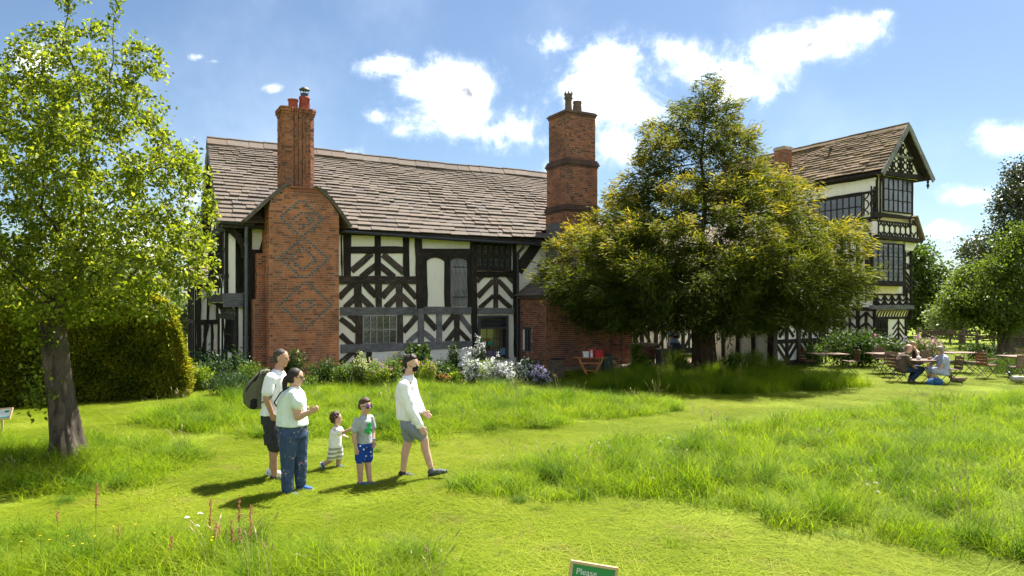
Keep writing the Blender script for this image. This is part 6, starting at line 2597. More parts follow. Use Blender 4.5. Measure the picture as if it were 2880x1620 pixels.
def shoe(parent, ankle, toe_dir, L, mat, sole=None, pitch=0.0, name='shoe'):
    """trainer: heel under the ankle, toe along toe_dir, pitch lifts the toe"""
    a = Vector(ankle)
    d = Vector((toe_dir[0], toe_dir[1], 0)).normalized()
    R3 = Matrix.Rotation(math.atan2(d.y, d.x), 3, 'Z') @ Matrix.Rotation(-pitch, 3, 'Y')
    q = MB()

    def P(x, y, z):
        return a + R3 @ Vector((x * L, y * L, z * L))
    ball(q, P(-.03, 0, -.16), (.23 * L, .155 * L, .16 * L), 12, 8, R3)
    ball(q, P(.25, 0, -.21), (.30 * L, .165 * L, .13 * L), 12, 8, R3)
    ball(q, P(.50, 0, -.25), (.22 * L, .165 * L, .095 * L), 12, 8, R3)
    limb(q, [P(-.02, 0, -.05), P(.0, 0, -.2)], [.13 * L, .15 * L], 10)
    o = fused(q, name, mat, parent, L * .03, 3)
    s = MB()
    prof = []
    for i in range(18):
        t = math.tau * i / 18
        prof.append((.23 + .50 * math.cos(t), (.17 + .02 * math.cos(t)) * math.sin(t)))
    vs = [P(x, y, -.36) for x, y in prof] + [P(x, y, -.27) for x, y in prof]
    s.add(vs, [tuple(range(17, -1, -1)), tuple(range(18, 36))] + [(i, (i + 1) % 18, 18 + (i + 1) % 18, 18 + i) for i in range(18)])
    s.build('sole', sole or M['sole_white'], o)
    return o


class Fig:
    """pose measured off the photograph: crop pixels -> metres from the foot point"""
    def __init__(self, label, D, x0, foot, ox=680, oy=960, sc=.3175, group=None, px=None):
        self.s = sc * D / F_PX
        self.x0, self.foot = x0, foot
        base = Vector(((ox + x0 * sc - 1440) / F_PX * D, D, 0))
        self.o = thing('person', label, 'person', base, group=group)
        self.body = MB()

    def J(self, x, y, dep=0.0):
        return Vector(((x - self.x0) * self.s, dep, (self.foot - y) * self.s))

    def done_body(self, skin, vox=.0075):
        return fused(self.body, 'body', skin, self.o, vox, 3)


PEOPLE_GROUP = None

# ---- man with backpack
f = Fig('man in white T-shirt and charcoal shorts carrying an olive backpack', 9.75, 280, 1240)
J = f.J
b = f.body
P_, m_ = head(b, J(352, 170), .245, R(-8))
limb(b, [J(322, 300, 0), J(335, 235, 0)], [.066, .06])
loft(b, [(*J(275, 700), .10, .145), (*J(280, 600), .115, .155), (*J(282, 500), .125, .16), (*J(290, 400), .13, .18), (*J(300, 330), .11, .19), (*J(315, 285), .06, .09)])
limb(b, [J(298, 335, -.20), J(272, 500, -.25), J(305, 625, -.20)], [.055, .045, .034])
hand(b, J(306, 630, -.20), (.25, .1, -1), (.2, 1, 0), 1.0, .6)
limb(b, [J(300, 335, .20), J(300, 500, .25), J(370, 600, .20)], [.055, .045, .034])
hand(b, J(372, 603, .20), (.6, -.1, -.7), (0, -1, 0), 1.0, .6)
limb(b, [J(275, 700, -.09), J(300, 930, -.10), J(302, 1000, -.10), J(312, 1195, -.10)], [.095, .062, .062, .042])
limb(b, [J(285, 700, .09), J(272, 930, .10), J(268, 1000, .10), J(245, 1160, .11)], [.095, .062, .062, .042])
f.done_body(SK['tan'])
eyes(P_, .245, f.o)
hair_cap(P_, m_, .245, f.o, M['hair_greying'], 'short', 2)
q = MB()
loft(q, [(*J(262, 668), .155, .20), (*J(275, 600), .15, .185), (*J(280, 500), .15, .19), (*J(288, 400), .15, .205), (*J(298, 335), .13, .215), (*J(312, 290), .085, .13), (*J(318, 268), .072, .085)])
limb(q, [J(298, 335, -.20), J(282, 445, -.235)], [.082, .078])
limb(q, [J(298, 335, .20), J(295, 445, .235)], [.082, .078])
fused(q, 't_shirt', M['white_tee'], f.o, .010, 4)
q = MB()
loft(q, [(*J(272, 745), .15, .20), (*J(268, 650), .145, .195)])
limb(q, [J(275, 730, -.09), J(310, 935, -.10)], [.115, .098])
limb(q, [J(275, 730, .09), J(285, 935, .10)], [.115, .098])
fused(q, 'shorts', M['shorts_dark'], f.o, .010, 4)
q = MB().obox(J(278, 860, -.205), (.055, 0, .01), (0, .014, 0), (-.01, 0, .075))
q.build('cargo_pocket', M['shorts_dark'], f.o)
shoe(f.o, J(312, 1185, -.10), (1, -.15), .285, M['shoe_black'], None, 0.0)
shoe(f.o, J(242, 1158, .11), (1, .05), .285, M['shoe_white'], None, -.12)
man = f
# backpack: a thing carried by him, with pockets, straps and a mesh side pocket
bp = thing('backpack', 'olive green rucksack with black trim worn by the man', 'backpack', man.o.location)
q = MB()
loft(q, [(*J(150, 612), .13, .125), (*J(125, 560), .165, .145), (*J(120, 480), .165, .15), (*J(140, 390), .14, .145), (*J(185, 310), .09, .115), (*J(215, 270), .05, .08)])
fused(q, 'pack_body', M['pack_green'], bp, .010, 5)
q = MB()
loft(q, [(*J(130, 612), .07, .128), (*J(135, 590), .10, .152), (*J(135, 525), .10, .158), (*J(140, 515), .08, .15)])
fused(q, 'side_pocket', M['pack_black'], bp, .010, 3)
for pts in ([(195, 275), (140, 380), (115, 480), (110, 560)], [(170, 320), (75, 430), (60, 520), (70, 570)]):
    q = MB()
    q.tube([J(x, y, -.146 + .02 * i) + Vector((0, .0, 0)) for i, (x, y) in enumerate(pts)], .008, 6)
    q.build('zip', M['pack_black'], bp)
for dep in (-.165, .165):
    q = MB()
    ps = [J(200, 310, dep * .9), J(245, 282, dep), J(295, 285, dep * 1.05), J(330, 325, dep), J(335, 400, dep), J(300, 500, dep * 1.25), J(215, 550, dep * 1.2)]
    for a, c in zip(ps[:-1], ps[1:]):
        q.bar(a, c, .055, .014, up=(0, 0, 1) if abs((c - a).z) < .1 else (1, 0, 0))
    q.build('strap', M['pack_green'], bp)
q = MB().tube([J(205, 270), J(180, 262), J(190, 282)], .010, 6)
q.build('grab_loop', M['pack_black'], bp)

# ---- woman in pale top and flowered jeans
f = Fig('woman with dark ponytail in pale mint top and flowered jeans', 9.06, 450, 1352)
J = f.J
b = f.body
P_, m_ = head(b, J(482, 335), .228, R(12), 0, True)
limb(b, [J(455, 440), J(465, 395)], [.058, .052])
loft(b, [(*J(450, 800), .135, .16), (*J(450, 700), .13, .155), (*J(445, 600), .13, .16), (*J(445, 520), .13, .17), (*J(450, 460), .10, .17), (*J(455, 425), .055, .08)])
limb(b, [J(500, 480, -.17), J(545, 660, -.22), J(655, 612, -.25)], [.058, .048, .030])
hand(b, J(652, 613, -.25), (.8, -.05, .35), (-.3, .9, .2), .92, 1.1)
limb(b, [J(430, 480, .17), J(430, 640, .21), J(500, 640, .10)], [.055, .046, .030])
hand(b, J(500, 640, .10), (.9, -.2, .1), (0, 0, 1), .92, .8)
limb(b, [J(445, 800, -.085), J(425, 1060, -.09), J(420, 1310, -.09)], [.105, .065, .045])
limb(b, [J(480, 800, .085), J(500, 1060, .08), J(505, 1290, .08)], [.105, .065, .045])
f.done_body(SK['olive'])
eyes(P_, .228, f.o)
hair_cap(P_, m_, .228, f.o, M['hair_dark'], 'tail', 3)
q = MB()
loft(q, [(*J(447, 755), .196, .205), (*J(445, 735), .195, .205), (*J(440, 640), .185, .19), (*J(445, 540), .175, .195), (*J(450, 470), .135, .195), (*J(452, 432), .085, .115), (*J(455, 415), .065, .075)])
limb(q, [J(500, 480, -.155), J(538, 545, -.205)], [.085, .080])
limb(q, [J(435, 480, .155), J(430, 560, .205)], [.085, .080])
fused(q, 'blouse', M['mint_top'], f.o, .010, 4)
q = MB()
loft(q, [(*J(450, 860), .175, .19), (*J(450, 790), .18, .19), (*J(450, 740), .175, .185)])
limb(q, [J(440, 840, -.08), J(425, 1050, -.09), J(425, 1310, -.09)], [.135, .092, .072])
limb(q, [J(478, 840, .08), J(500, 1050, .08), J(502, 1280, .08)], [.135, .092, .072])
fused(q, 'flowered_jeans', M['flower_jeans'], f.o, .010, 4)
shoe(f.o, J(440, 1318, -.09), (1, -.1), .235, M['shoe_blue'], None)
shoe(f.o, J(500, 1290, .08), (1, 0), .235, M['shoe_blue'], None)
# strap of a cross-body bag and sunglasses
q = MB()
ps = [J(310, 600, .02), J(330, 540, -.19), J(390, 450, -.20), J(440, 412, -.10)]
for a, c in zip(ps[:-1], ps[1:]):
    q.bar(a, c, .014, .012, up=(0, 1, 0))
q.build('bag_strap', M['black_cloth'], f.o)
q = MB()
for s in (-1, 1):
    ball(q, P_(.335, s * .13, .015), (.02, .035, .026), 10, 6, m_)
q.bar(P_(.36, -.05, .03), P_(.36, .05, .03), .008, .008)
for s in (-1, 1):
    q.bar(P_(.33, s * .20, .04), P_(-.02, s * .335, .04), .008, .012)
q.build('sunglasses', m_plain('tortoise_sunglasses', (0.10, 0.07, 0.03), .2, .6), f.o)

# ---- toddler
f = Fig('toddler with curly brown hair in white T-shirt and striped shorts', 10.4, 835, 1128)
J = f.J
b = f.body
P_, m_ = head(b, J(838, 692), .195, R(20), 0, False, True)
limb(b, [J(835, 780), J(836, 745)], [.038, .036])
loft(b, [(*J(828, 960), .065, .075), (*J(828, 900), .075, .083), (*J(832, 830), .075, .088), (*J(838, 785), .06, .09), (*J(838, 765), .03, .045)])
limb(b, [J(868, 790, -.08), J(925, 800, -.12), J(985, 765, -.14)], [.032, .027, .020])
hand(b, J(985, 765, -.14), (.9, -.05, .2), (0, .5, -.8), .55, .6)
limb(b, [J(862, 800, .09), J(885, 850, .12), J(895, 853, .06)], [.032, .027, .020])
hand(b, J(893, 853, .06), (.9, -.2, .05), (0, 0, -1), .55, .8)
limb(b, [J(812, 960, -.05), J(800, 1040, -.05), J(742, 1085, -.05)], [.06, .045, .030])
limb(b, [J(848, 960, .05), J(852, 1040, .05), J(848, 1108, .05)], [.06, .045, .030])
f.done_body(SK['olive'], .0065)
eyes(P_, .195, f.o)
hair_cap(P_, m_, .195, f.o, M['hair_brown'], 'curly', 5)
q = MB()
loft(q, [(*J(826, 935), .098, .105), (*J(828, 870), .092, .10), (*J(835, 800), .085, .105), (*J(838, 772), .055, .065), (*J(838, 758), .045, .05)])
limb(q, [J(866, 790, -.08), J(896, 800, -.10)], [.045, .043])
limb(q, [J(858, 795, .085), J(872, 825, .105)], [.045, .043])
fused(q, 't_shirt', M['white_tee'], f.o, .008, 3)
q = MB()
loft(q, [(*J(828, 965), .095, .105), (*J(827, 925), .095, .10)])
limb(q, [J(815, 965, -.05), J(803, 1020, -.052)], [.072, .068])
limb(q, [J(848, 965, .05), J(852, 1025, .052)], [.072, .068])
fused(q, 'striped_shorts', M['striped'], f.o, .008, 3)
shoe(f.o, J(738, 1082, -.05), (.35, -.1), .15, M['shoe_blue'], None, -1.15)
shoe(f.o, J(848, 1100, .05), (1, -.2), .15, M['shoe_blue'], None)

# ---- boy
f = Fig('boy in purple sunglasses, grey T-shirt with green print and blue shorts', 9.49, 1085, 1268)
J = f.J
b = f.body
P_, m_ = head(b, J(1092, 580), .205, R(-28), 0, False, True)
limb(b, [J(1085, 680), J(1088, 640)], [.042, .04])
loft(b, [(*J(1085, 940), .075, .085), (*J(1085, 870), .08, .092), (*J(1085, 790), .082, .105), (*J(1085, 720), .075, .11), (*J(1085, 680), .04, .06)])
limb(b, [J(1030, 700, -.09), J(1012, 850, -.12), J(1030, 940, -.12)], [.036, .030, .023])
hand(b, J(1030, 940, -.12), (.15, 0, -1), (.2, 1, 0), .68, .6)
limb(b, [J(1125, 700, .10), J(1150, 830, .10), J(1160, 895, .04)], [.036, .030, .023])
hand(b, J(1160, 895, .04), (.1, -.2, -1), (0, -1, .1), .68, .7, -1)
limb(b, [J(1060, 940, -.05), J(1055, 1080, -.055), J(1058, 1238, -.055)], [.068, .050, .033])
limb(b, [J(1105, 940, .05), J(1110, 1080, .045), J(1130, 1245, .02)], [.068, .050, .033])
f.done_body(SK['olive'], .0065)
eyes(P_, .205, f.o)
hair_cap(P_, m_, .205, f.o, M['hair_brown'], 'quiff', 6)
q = MB()
loft(q, [(*J(1087, 905), .105, .115), (*J(1085, 850), .102, .112), (*J(1083, 770), .10, .118), (*J(1083, 705), .092, .118), (*J(1085, 672), .055, .07), (*J(1086, 655), .045, .052)])
limb(q, [J(1032, 700, -.09), J(1016, 775, -.115)], [.052, .054])
limb(q, [J(1128, 700, .10), J(1142, 770, .11)], [.052, .054])
fused(q, 't_shirt', M['grey_tee'], f.o, .008, 3)
q = MB()
loft(q, [(*J(1086, 940), .10, .112), (*J(1086, 885), .098, .108)])
limb(q, [J(1060, 945, -.05), J(1055, 1045, -.055)], [.078, .070])
limb(q, [J(1108, 945, .05), J(1112, 1045, .045)], [.078, .070])
fused(q, 'blue_shorts', M['sail_shorts'], f.o, .008, 3)
shoe(f.o, J(1058, 1230, -.055), (1, -.25), .19, M['shoe_blue'], None)
shoe(f.o, J(1132, 1240, .02), (1, -.35), .19, M['shoe_blue'], None)
# green print on the chest: a plain rounded shape laid on the jersey
q = MB()
pr = [(1128, 722), (1146, 712), (1154, 735), (1150, 765), (1158, 800), (1146, 822), (1132, 800), (1116, 812), (1106, 790), (1112, 760), (1120, 775), (1132, 762)]
cx = sum(p[0] for p in pr) / len(pr)
cy = sum(p[1] for p in pr) / len(pr)
def chest(p):
    v = J(p[0], p[1])
    c = J(1084, p[1])
    dx = min(.985, max(-.985, (v.x - c.x) / .112))
    return Vector((v.x, -.128 * math.sqrt(1 - dx * dx) - .004, v.z))
vs = [chest((cx, cy))] + [chest(p) for p in pr]
q.add(vs, [(0, 1 + i, 1 + (i + 1) % len(pr)) for i in range(len(pr))])
pm = q.build('shirt_print', m_plain('green_print', (0.02, 0.32, 0.07), .7, .2, var=.1), f.o)
md = pm.modifiers.new('thick', 'SOLIDIFY')
md.thickness = .004
q = MB()
for s in (-1, 1):
    ball(q, P_(.335, s * .135, .01), (.018, .036, .030), 10, 6, m_)
q.bar(P_(.365, -.05, .03), P_(.365, .05, .03), .007, .007)
for s in (-1, 1):
    q.bar(P_(.33, s * .20, .03), P_(-.02, s * .34, .03), .007, .010)
q.build('sunglasses', m_plain('purple_sunglasses', (0.06, 0.012, 0.12), .12, .7), f.o)
q = MB().tube([J(1157, 878, .04) + Vector((math.cos(t) * .024, math.sin(t) * .024, 0)) for t in [i * math.tau / 8 for i in range(9)]], .007, 6)
q.build('watch', M['shoe_blue'], f.o)

# ---- youth in white sweatshirt and mask
f = Fig('youth in black face mask, white sweatshirt and blue-grey shorts striding right', 9.8, 1490, 1222)
J = f.J
b = f.body
P_, m_ = head(b, J(1500, 210), .245, R(-12))
limb(b, [J(1475, 330), J(1485, 265)], [.062, .055])
loft(b, [(*J(1480, 760), .095, .135), (*J(1475, 660), .10, .14), (*J(1468, 540), .12, .155), (*J(1465, 440), .125, .17), (*J(1468, 370), .10, .18), (*J(1475, 325), .05, .08)])
limb(b, [J(1450, 390, -.19), J(1525, 600, -.22), J(1600, 745, -.20)], [.052, .042, .031])
hand(b, J(1600, 742, -.20), (.45, 0, -.8), (-.2, 1, -.2), 1.0, .7)
limb(b, [J(1480, 390, .19), J(1530, 570, .22), J(1590, 655, .18)], [.052, .042, .031])
hand(b, J(1590, 655, .18), (.75, 0, -.45), (0, -1, 0), 1.0, .7, -1)
limb(b, [J(1465, 760, .09), J(1470, 900, .09), J(1440, 1000, .09), J(1422, 1165, .09)], [.070, .060, .060, .040])
limb(b, [J(1520, 760, -.09), J(1622, 855, -.09), J(1632, 950, -.09), J(1680, 1110, -.09)], [.070, .058, .058, .040])
f.done_body(SK['fair'])
eyes(P_, .245, f.o)
hair_cap(P_, m_, .245, f.o, M['hair_dark'], 'quiff', 8)
q = MB()
loft(q, [(*J(1470, 705), .135, .165), (*J(1470, 690), .15, .18), (*J(1462, 600), .152, .18), (*J(1455, 480), .152, .195), (*J(1460, 400), .13, .205), (*J(1470, 340), .085, .13), (*J(1476, 308), .072, .078)])
limb(q, [J(1452, 390, -.19), J(1522, 595, -.225), J(1592, 728, -.205)], [.085, .072, .056])
limb(q, [J(1480, 390, .19), J(1528, 565, .225), J(1578, 640, .19)], [.085, .072, .056])
fused(q, 'sweatshirt', M['white_tee'], f.o, .010, 4)
q = MB()
loft(q, [(*J(1488, 775), .13, .175), (*J(1480, 695), .13, .17)])
limb(q, [J(1465, 755, .09), J(1475, 862, .09)], [.112, .092])
limb(q, [J(1520, 755, -.09), J(1598, 828, -.09)], [.112, .090])
fused(q, 'shorts', M['shorts_blue_grey'], f.o, .010, 4)
shoe(f.o, J(1425, 1168, .09), (1, .1), .28, M['shoe_black'], M['shoe_grey'], -.10)
shoe(f.o, J(1688, 1122, -.09), (1, -.05), .28, M['shoe_grey'], M['shoe_black'], .22)
q = MB()
ball(q, P_(.20, 0, -.235), (.048, .062, .056), 14, 10, m_)
ball(q, P_(.30, 0, -.17), (.034, .040, .036), 12, 8, m_)
mk = fused(q, 'face_mask', M['black_cloth'], f.o, .007, 3)
q = MB()
for s in (-1, 1):
    q.bar(P_(.15, s * .25, -.16), P_(-.06, s * .345, -.02), .006, .006)
q.build('ear_loops', M['black_cloth'], mk)
# =================================================================== flower bed and shrubs
LF['blue'] = m_leaf('blue_green_leaves', [(0, (0.020, 0.042, 0.018)), (.5, (0.045, 0.080, 0.034)), (1, (0.095, 0.14, 0.055))], .25)
LF['lime'] = m_leaf('lime_leaves', [(0, (0.09, 0.15, 0.015)), (.5, (0.17, 0.24, 0.02)), (1, (0.30, 0.34, 0.05))], .4)
LF['bedgreen'] = m_leaf('bed_leaves', [(0, (0.04, 0.075, 0.014)), (.5, (0.085, 0.14, 0.022)), (1, (0.17, 0.22, 0.05))], .38)
LF['deep'] = m_leaf('deep_green_leaves', [(0, (0.018, 0.036, 0.009)), (.5, (0.042, 0.075, 0.018)), (1, (0.085, 0.135, 0.03))], .28)


def m_petal(name, stops):
    return m_leaf(name, stops, .35, .7, .15, (1.1, 1.1, 1.1))


PT = {
    'white': m_petal('white_petals', [(0, (0.62, 0.62, 0.66)), (1, (0.82, 0.82, 0.82))]),
    'lilac': m_petal('lilac_petals', [(0, (0.40, 0.30, 0.62)), (1, (0.62, 0.55, 0.78))]),
    'pink': m_petal('magenta_petals', [(0, (0.42, 0.06, 0.24)), (1, (0.65, 0.22, 0.42))]),
    'palepink': m_petal('pale_pink_petals', [(0, (0.50, 0.22, 0.34)), (1, (0.70, 0.45, 0.55))]),
    'cream': m_petal('cream_petals', [(0, (0.52, 0.50, 0.22)), (1, (0.72, 0.70, 0.42))]),
    'orange': m_petal('orange_bracts', [(0, (0.55, 0.13, 0.06)), (1, (0.65, 0.28, 0.12))]),
    'yellow': m_petal('yellow_petals', [(0, (0.70, 0.50, 0.01)), (1, (0.80, 0.66, 0.03))]),
    'violet': m_petal('violet_spikes', [(0, (0.10, 0.06, 0.22)), (1, (0.20, 0.13, 0.32))]),
}
M['stem'] = m_plain('green_stems', (0.08, 0.13, 0.03), .7, .2, var=.3)


def plant(name, label, cat, base, h, r, leaf, n_leaf, ls, seed, flower=None, n_fl=0, fs=.03, stems=14, top=.35, upright=.5, group=None, fl_z=(.75, 1.05), lw=.5):
    """bushy perennial: stems fan out from the crown, leaves along them, flower heads near the tops"""
    rs = np.random.RandomState(seed)
    t = thing(name, label, cat, base, group=group)
    a = rs.uniform(0, math.tau, stems)
    rr = r * np.sqrt(rs.random(stems))
    h *= .92
    hh = h * rs.uniform(.65, 1.05, stems) * (1 - .35 * (rr / r) ** 2)
    tips = np.stack([rr * np.cos(a), rr * np.sin(a) * .8, hh], 1)
    root = tips * np.array([top, top, 0])
    q = MB()
    for k in range(stems):
        mid = (root[k] + tips[k]) / 2 + np.array([0, 0, .06 * h])
        q.tube([root[k], mid, tips[k]], [.006, .005, .003], 4, False)
    q.build('stems', M['stem'], t)
    k = rs.randint(0, stems, n_leaf)
    u = rs.uniform(.12, 1.0, n_leaf) ** .75
    pos = root[k] + (tips[k] - root[k]) * u[:, None] + rs.normal(size=(n_leaf, 3)) * np.array([1, 1, .7]) * (r * .16)
    pos[:, 2] = np.clip(pos[:, 2], .02, None)
    d = rs.normal(size=(n_leaf, 3)) + np.array([0, 0, upright])
    L_ = ls * rs.uniform(.6, 1.35, n_leaf)
    link('foliage', leaves_mesh('foliage', pos, d, L_, L_ * lw, np.clip(rs.normal(.45, .22, n_leaf) + .15 * (u - .5), 0, 1), leaf, rs, .7), None, t, kind='stuff')
    if flower and n_fl:
        k = rs.randint(0, stems, n_fl)
        c = root[k] + (tips[k] - root[k]) * rs.uniform(fl_z[0], fl_z[1], (n_fl, 1)) + rs.normal(scale=r * .13, size=(n_fl, 3))
        m_ = 7
        pos = np.repeat(c, m_, 0) + rs.normal(scale=fs * .55, size=(n_fl * m_, 3))
        d = rs.normal(size=(n_fl * m_, 3)) + np.array([0, -.25, .35])
        L_ = fs * rs.uniform(.7, 1.3, n_fl * m_)
        link('flowers', leaves_mesh('flowers', pos, d, L_, L_ * .9, rs.random(n_fl * m_), flower, rs, .4, .1), None, t, kind='stuff')
    return t


def bed(px, py):
    p = ground(px, py)
    return p


plant('shrub', 'dense dark green shrub below the jettied gable', 'shrub', bed(615, 1085), 1.15, .95, LF['blue'], 5200, .10, 301, stems=40, top=.5)
plant('lavender_bush', 'grey-green feathery bush in front of the black corner post', 'shrub', bed(650, 1112), .62, .62, LF['blue'], 3600, .09, 302, stems=40, lw=.2, upright=1.4)
plant('grassy_bush', 'pale green wispy bush at the foot of the downpipe', 'shrub', bed(712, 1098), .85, .42, LF['bedgreen'], 2600, .10, 303, stems=44, lw=.18, upright=1.6, flower=PT['cream'], n_fl=24, fs=.015)
plant('garden_shrub', 'sunlit leafy shrub beside the hedge end', 'shrub', bed(556, 1098), .9, .45, LF['lime'], 1800, .07, 304, stems=24)
plant('climbing_rose', 'rose climbing the foot of the brick chimney behind the man', 'rose', bed(826, 1072), 1.15, .38, LF['deep'], 1700, .07, 305, PT['cream'], 8, .035, 18)
plant('bushy_perennial', 'dark leafy bush between the woman and the timbered wall', 'shrub', bed(915, 1082), .85, .52, LF['deep'], 2400, .075, 306, PT['orange'], 5, .03, 24)
plant('bushy_perennial', 'pale leafy plant right of the dark bush by the woman', 'plant', bed(868, 1100), .55, .28, LF['bedgreen'], 900, .06, 307, stems=14)
plant('bright_perennial', 'bright green leafy clump at the left end of the timbered wall', 'plant', bed(975, 1098), .85, .42, LF['bedgreen'], 2300, .065, 308, stems=30)
plant('cream_flowered_plant', 'tall clump with cream flower heads in front of the lowest timbers', 'plant', bed(1015, 1096), 1.2, .35, LF['bedgreen'], 1800, .06, 309, PT['cream'], 70, .035, 22, fl_z=(.85, 1.08))
plant('speckled_perennial', 'yellow-green clump with pink specks left of the youth', 'plant', bed(1062, 1098), 1.0, .36, LF['lime'], 1700, .06, 310, PT['palepink'], 45, .025, 22)
plant('reddish_perennial', 'green clump with reddish seed spikes behind the youth', 'plant', bed(1105, 1094), 1.1, .36, LF['bedgreen'], 1600, .06, 311, PT['orange'], 36, .022, 22)
plant('violet_spiked_plant', 'violet-spiked plant against the limewashed plinth', 'plant', ground(1120, 1062), 1.0, .35, LF['deep'], 1000, .06, 312, PT['violet'], 60, .025, 18)
plant('broad_leaved_plant', 'dark broad-leaved plant against the plinth right of the youth', 'plant', ground(1180, 1058), 1.15, .5, LF['deep'], 800, .15, 313, stems=22, lw=.75)
plant('magenta_flowered_plant', 'clump with magenta flowers right of the masked youth', 'plant', bed(1200, 1092), 1.0, .36, LF['lime'], 1500, .065, 314, PT['pink'], 45, .03, 20)
plant('tall_leafy_plant', 'tall dark leafy spire against the white plinth', 'plant', ground(1272, 1060), 1.25, .24, LF['deep'], 800, .08, 315, stems=10, lw=.6)
plant('dark_perennial', 'dark green clump in front of the white plinth', 'plant', bed(1240, 1078), .75, .55, LF['deep'], 1900, .09, 316, stems=28)
plant('coral_plant', 'small coral-leaved plant at the bed edge', 'plant', bed(1250, 1092), .55, .16, LF['bedgreen'], 260, .06, 317, PT['orange'], 30, .035, 8)
plant('lime_plant', 'small lime-green broad-leaved plant at the bed edge', 'plant', bed(1285, 1094), .55, .24, LF['lime'], 360, .10, 318, stems=10, lw=.6)
plant('white_phlox', 'white flowering clump at the left end of the white flowers', 'plant', bed(1325, 1092), 1.15, .28, LF['bedgreen'], 1100, .06, 319, PT['white'], 170, .045, 16, fl_z=(.35, 1.08))
plant('white_phlox', 'tall white flowers mixed with lime shoots below the sash window', 'plant', bed(1368, 1088), 1.05, .36, LF['lime'], 1400, .05, 320, PT['white'], 170, .045, 18, fl_z=(.3, 1.0))
plant('white_phlox', 'dense white flower mound in the middle of the white flowers', 'plant', bed(1418, 1088), .95, .40, LF['deep'], 1300, .06, 321, PT['white'], 250, .045, 20, fl_z=(.3, 1.05))
plant('white_phlox', 'white flower mound just left of the lilac one', 'plant', bed(1470, 1082), .85, .42, LF['deep'], 1500, .06, 322, PT['white'], 190, .045, 20, fl_z=(.3, 1.05))
plant('lilac_phlox', 'lilac flower mound beside the slatted bin', 'plant', bed(1515, 1084), .62, .34, LF['deep'], 1000, .06, 323, PT['lilac'], 170, .042, 18, fl_z=(.4, 1.05))
plant('white_phlox', 'tall white flower spire in front of the right sash frame', 'plant', ground(1345, 1062), 1.6, .2, LF['deep'], 700, .06, 324, PT['white'], 70, .045, 9, fl_z=(.8, 1.06))
plant('dark_perennial', 'dark bush under the small casement window', 'plant', ground(1490, 1058), .75, .45, LF['deep'], 1600, .07, 325, PT['lilac'], 16, .03, 22)
# round the yew and the low wall
plant('yellow_creeper', 'yellow-leaved creeper on the left end of the low wall', 'creeper', ground(1790, 1034), 1.25, .22, LF['lime'], 420, .10, 326, stems=9, lw=.8)
plant('hosta', 'broad glossy plant at the foot of the brick outbuilding', 'plant', ground(1812, 1046), .65, .42, LF['fresh'], 380, .18, 327, stems=12, lw=.6)
plant('ornamental_grass', 'arching pale ornamental grass left of the yew trunk', 'grass', ground(1900, 1046), .75, .5, LF['lime'], 1500, .26, 328, stems=30, lw=.06, upright=1.4)
plant('lemon_balm', 'round-leaved yellow-green plant at the foot of the ornamental grass', 'plant', ground(1915, 1058), .42, .5, LF['bedgreen'], 500, .11, 329, stems=14, lw=.7)
plant('nettle_clump', 'dark leafy clump right of the yew trunk', 'plant', ground(2048, 1056), .85, .4, LF['mid'], 700, .12, 330, stems=12, lw=.55)
plant('wild_grass_clump', 'sunlit pale grass with seed heads behind the yew', 'grass', ground(2095, 1042), .75, .8, LF['lime'], 2600, .20, 331, stems=40, lw=.05, upright=1.6)
plant('wild_grass_clump', 'pale feathery grass in front of the timbered porch', 'grass', ground(2165, 1048), .55, .7, LF['lime'], 1800, .16, 332, stems=40, lw=.05, upright=1.6)
plant('white_flowers', 'white flowers standing behind the grass right of the yew trunk', 'plant', ground(2085, 1020), 1.05, .5, LF['bedgreen'], 700, .07, 333, PT['white'], 90, .045, 16, fl_z=(.7, 1.1))
plant('peony_bush', 'big dark bush with a pink bloom beside the tower', 'shrub', ground(2405, 1032), 1.75, 1.15, LF['deep'], 6500, .11, 334, PT['pink'], 1, .09, 46, top=.5, fl_z=(.92, 1.0))
plant('leafy_plant', 'pale shrub behind the leftmost garden table', 'plant', ground(2290, 1030), .95, .5, LF['bedgreen'], 1300, .09, 335, stems=20)
plant('purple_border', 'hazy violet flowers at the foot of the tower', 'plant', ground(2508, 1008), 1.1, .8, LF['mid'], 1500, .10, 336, PT['lilac'], 70, .035, 26)
plant('pink_border', 'drift of pink flowers behind the seated couple', 'plant', ground(2612, 1004), .95, 1.1, LF['mid'], 1600, .10, 337, PT['palepink'], 170, .04, 34)
plant('fence_shrub', 'low dark shrub by the foot of the orchard tree', 'shrub', ground(2770, 1010), .8, 1.0, LF['deep'], 1800, .10, 338, stems=26)
plant('tall_verge', 'tall grass tuft right of the armchair', 'grass', ground(2830, 1052), .6, 1.0, LF['mid'], 2200, .22, 339, stems=40, lw=.05, upright=1.6)

# ---- small flowers in the grass
M['sorrel'] = m_plain('sorrel_seed', (0.40, 0.17, 0.085), .8, .2, var=.4, scale=60)


def sorrel(seed, h):
    rs = np.random.RandomState(seed)
    o = MB()
    o.tube([(0, 0, 0), (.01, 0, h * .5), (.015, .01, h)], [.0025, .002, .0012], 4, False)
    st = o.mesh('stem')
    st.materials.append(M['stem'])
    s = MB()
    for k in range(46):
        z = h * rs.uniform(.55, 1.0)
        w = .012 * (1.15 - (z / h - .55) * 1.6)
        ball(s, (.012 + rs.normal(0, w), rs.normal(0, w), z), (.005, .005, .006), 5, 4)
    s.tube([(0, 0, h * .5), (.012, 0, h * .75), (.015, .01, h)], [.004, .006, .003], 5)
    sd = s.mesh('seed_spike')
    sd.materials.append(M['sorrel'])
    return st, sd


ORD = ['leftmost'] + [w + ' from the left' for w in 'second third fourth fifth sixth seventh eighth ninth tenth eleventh twelfth thirteenth fourteenth fifteenth sixteenth seventeenth'.split()]


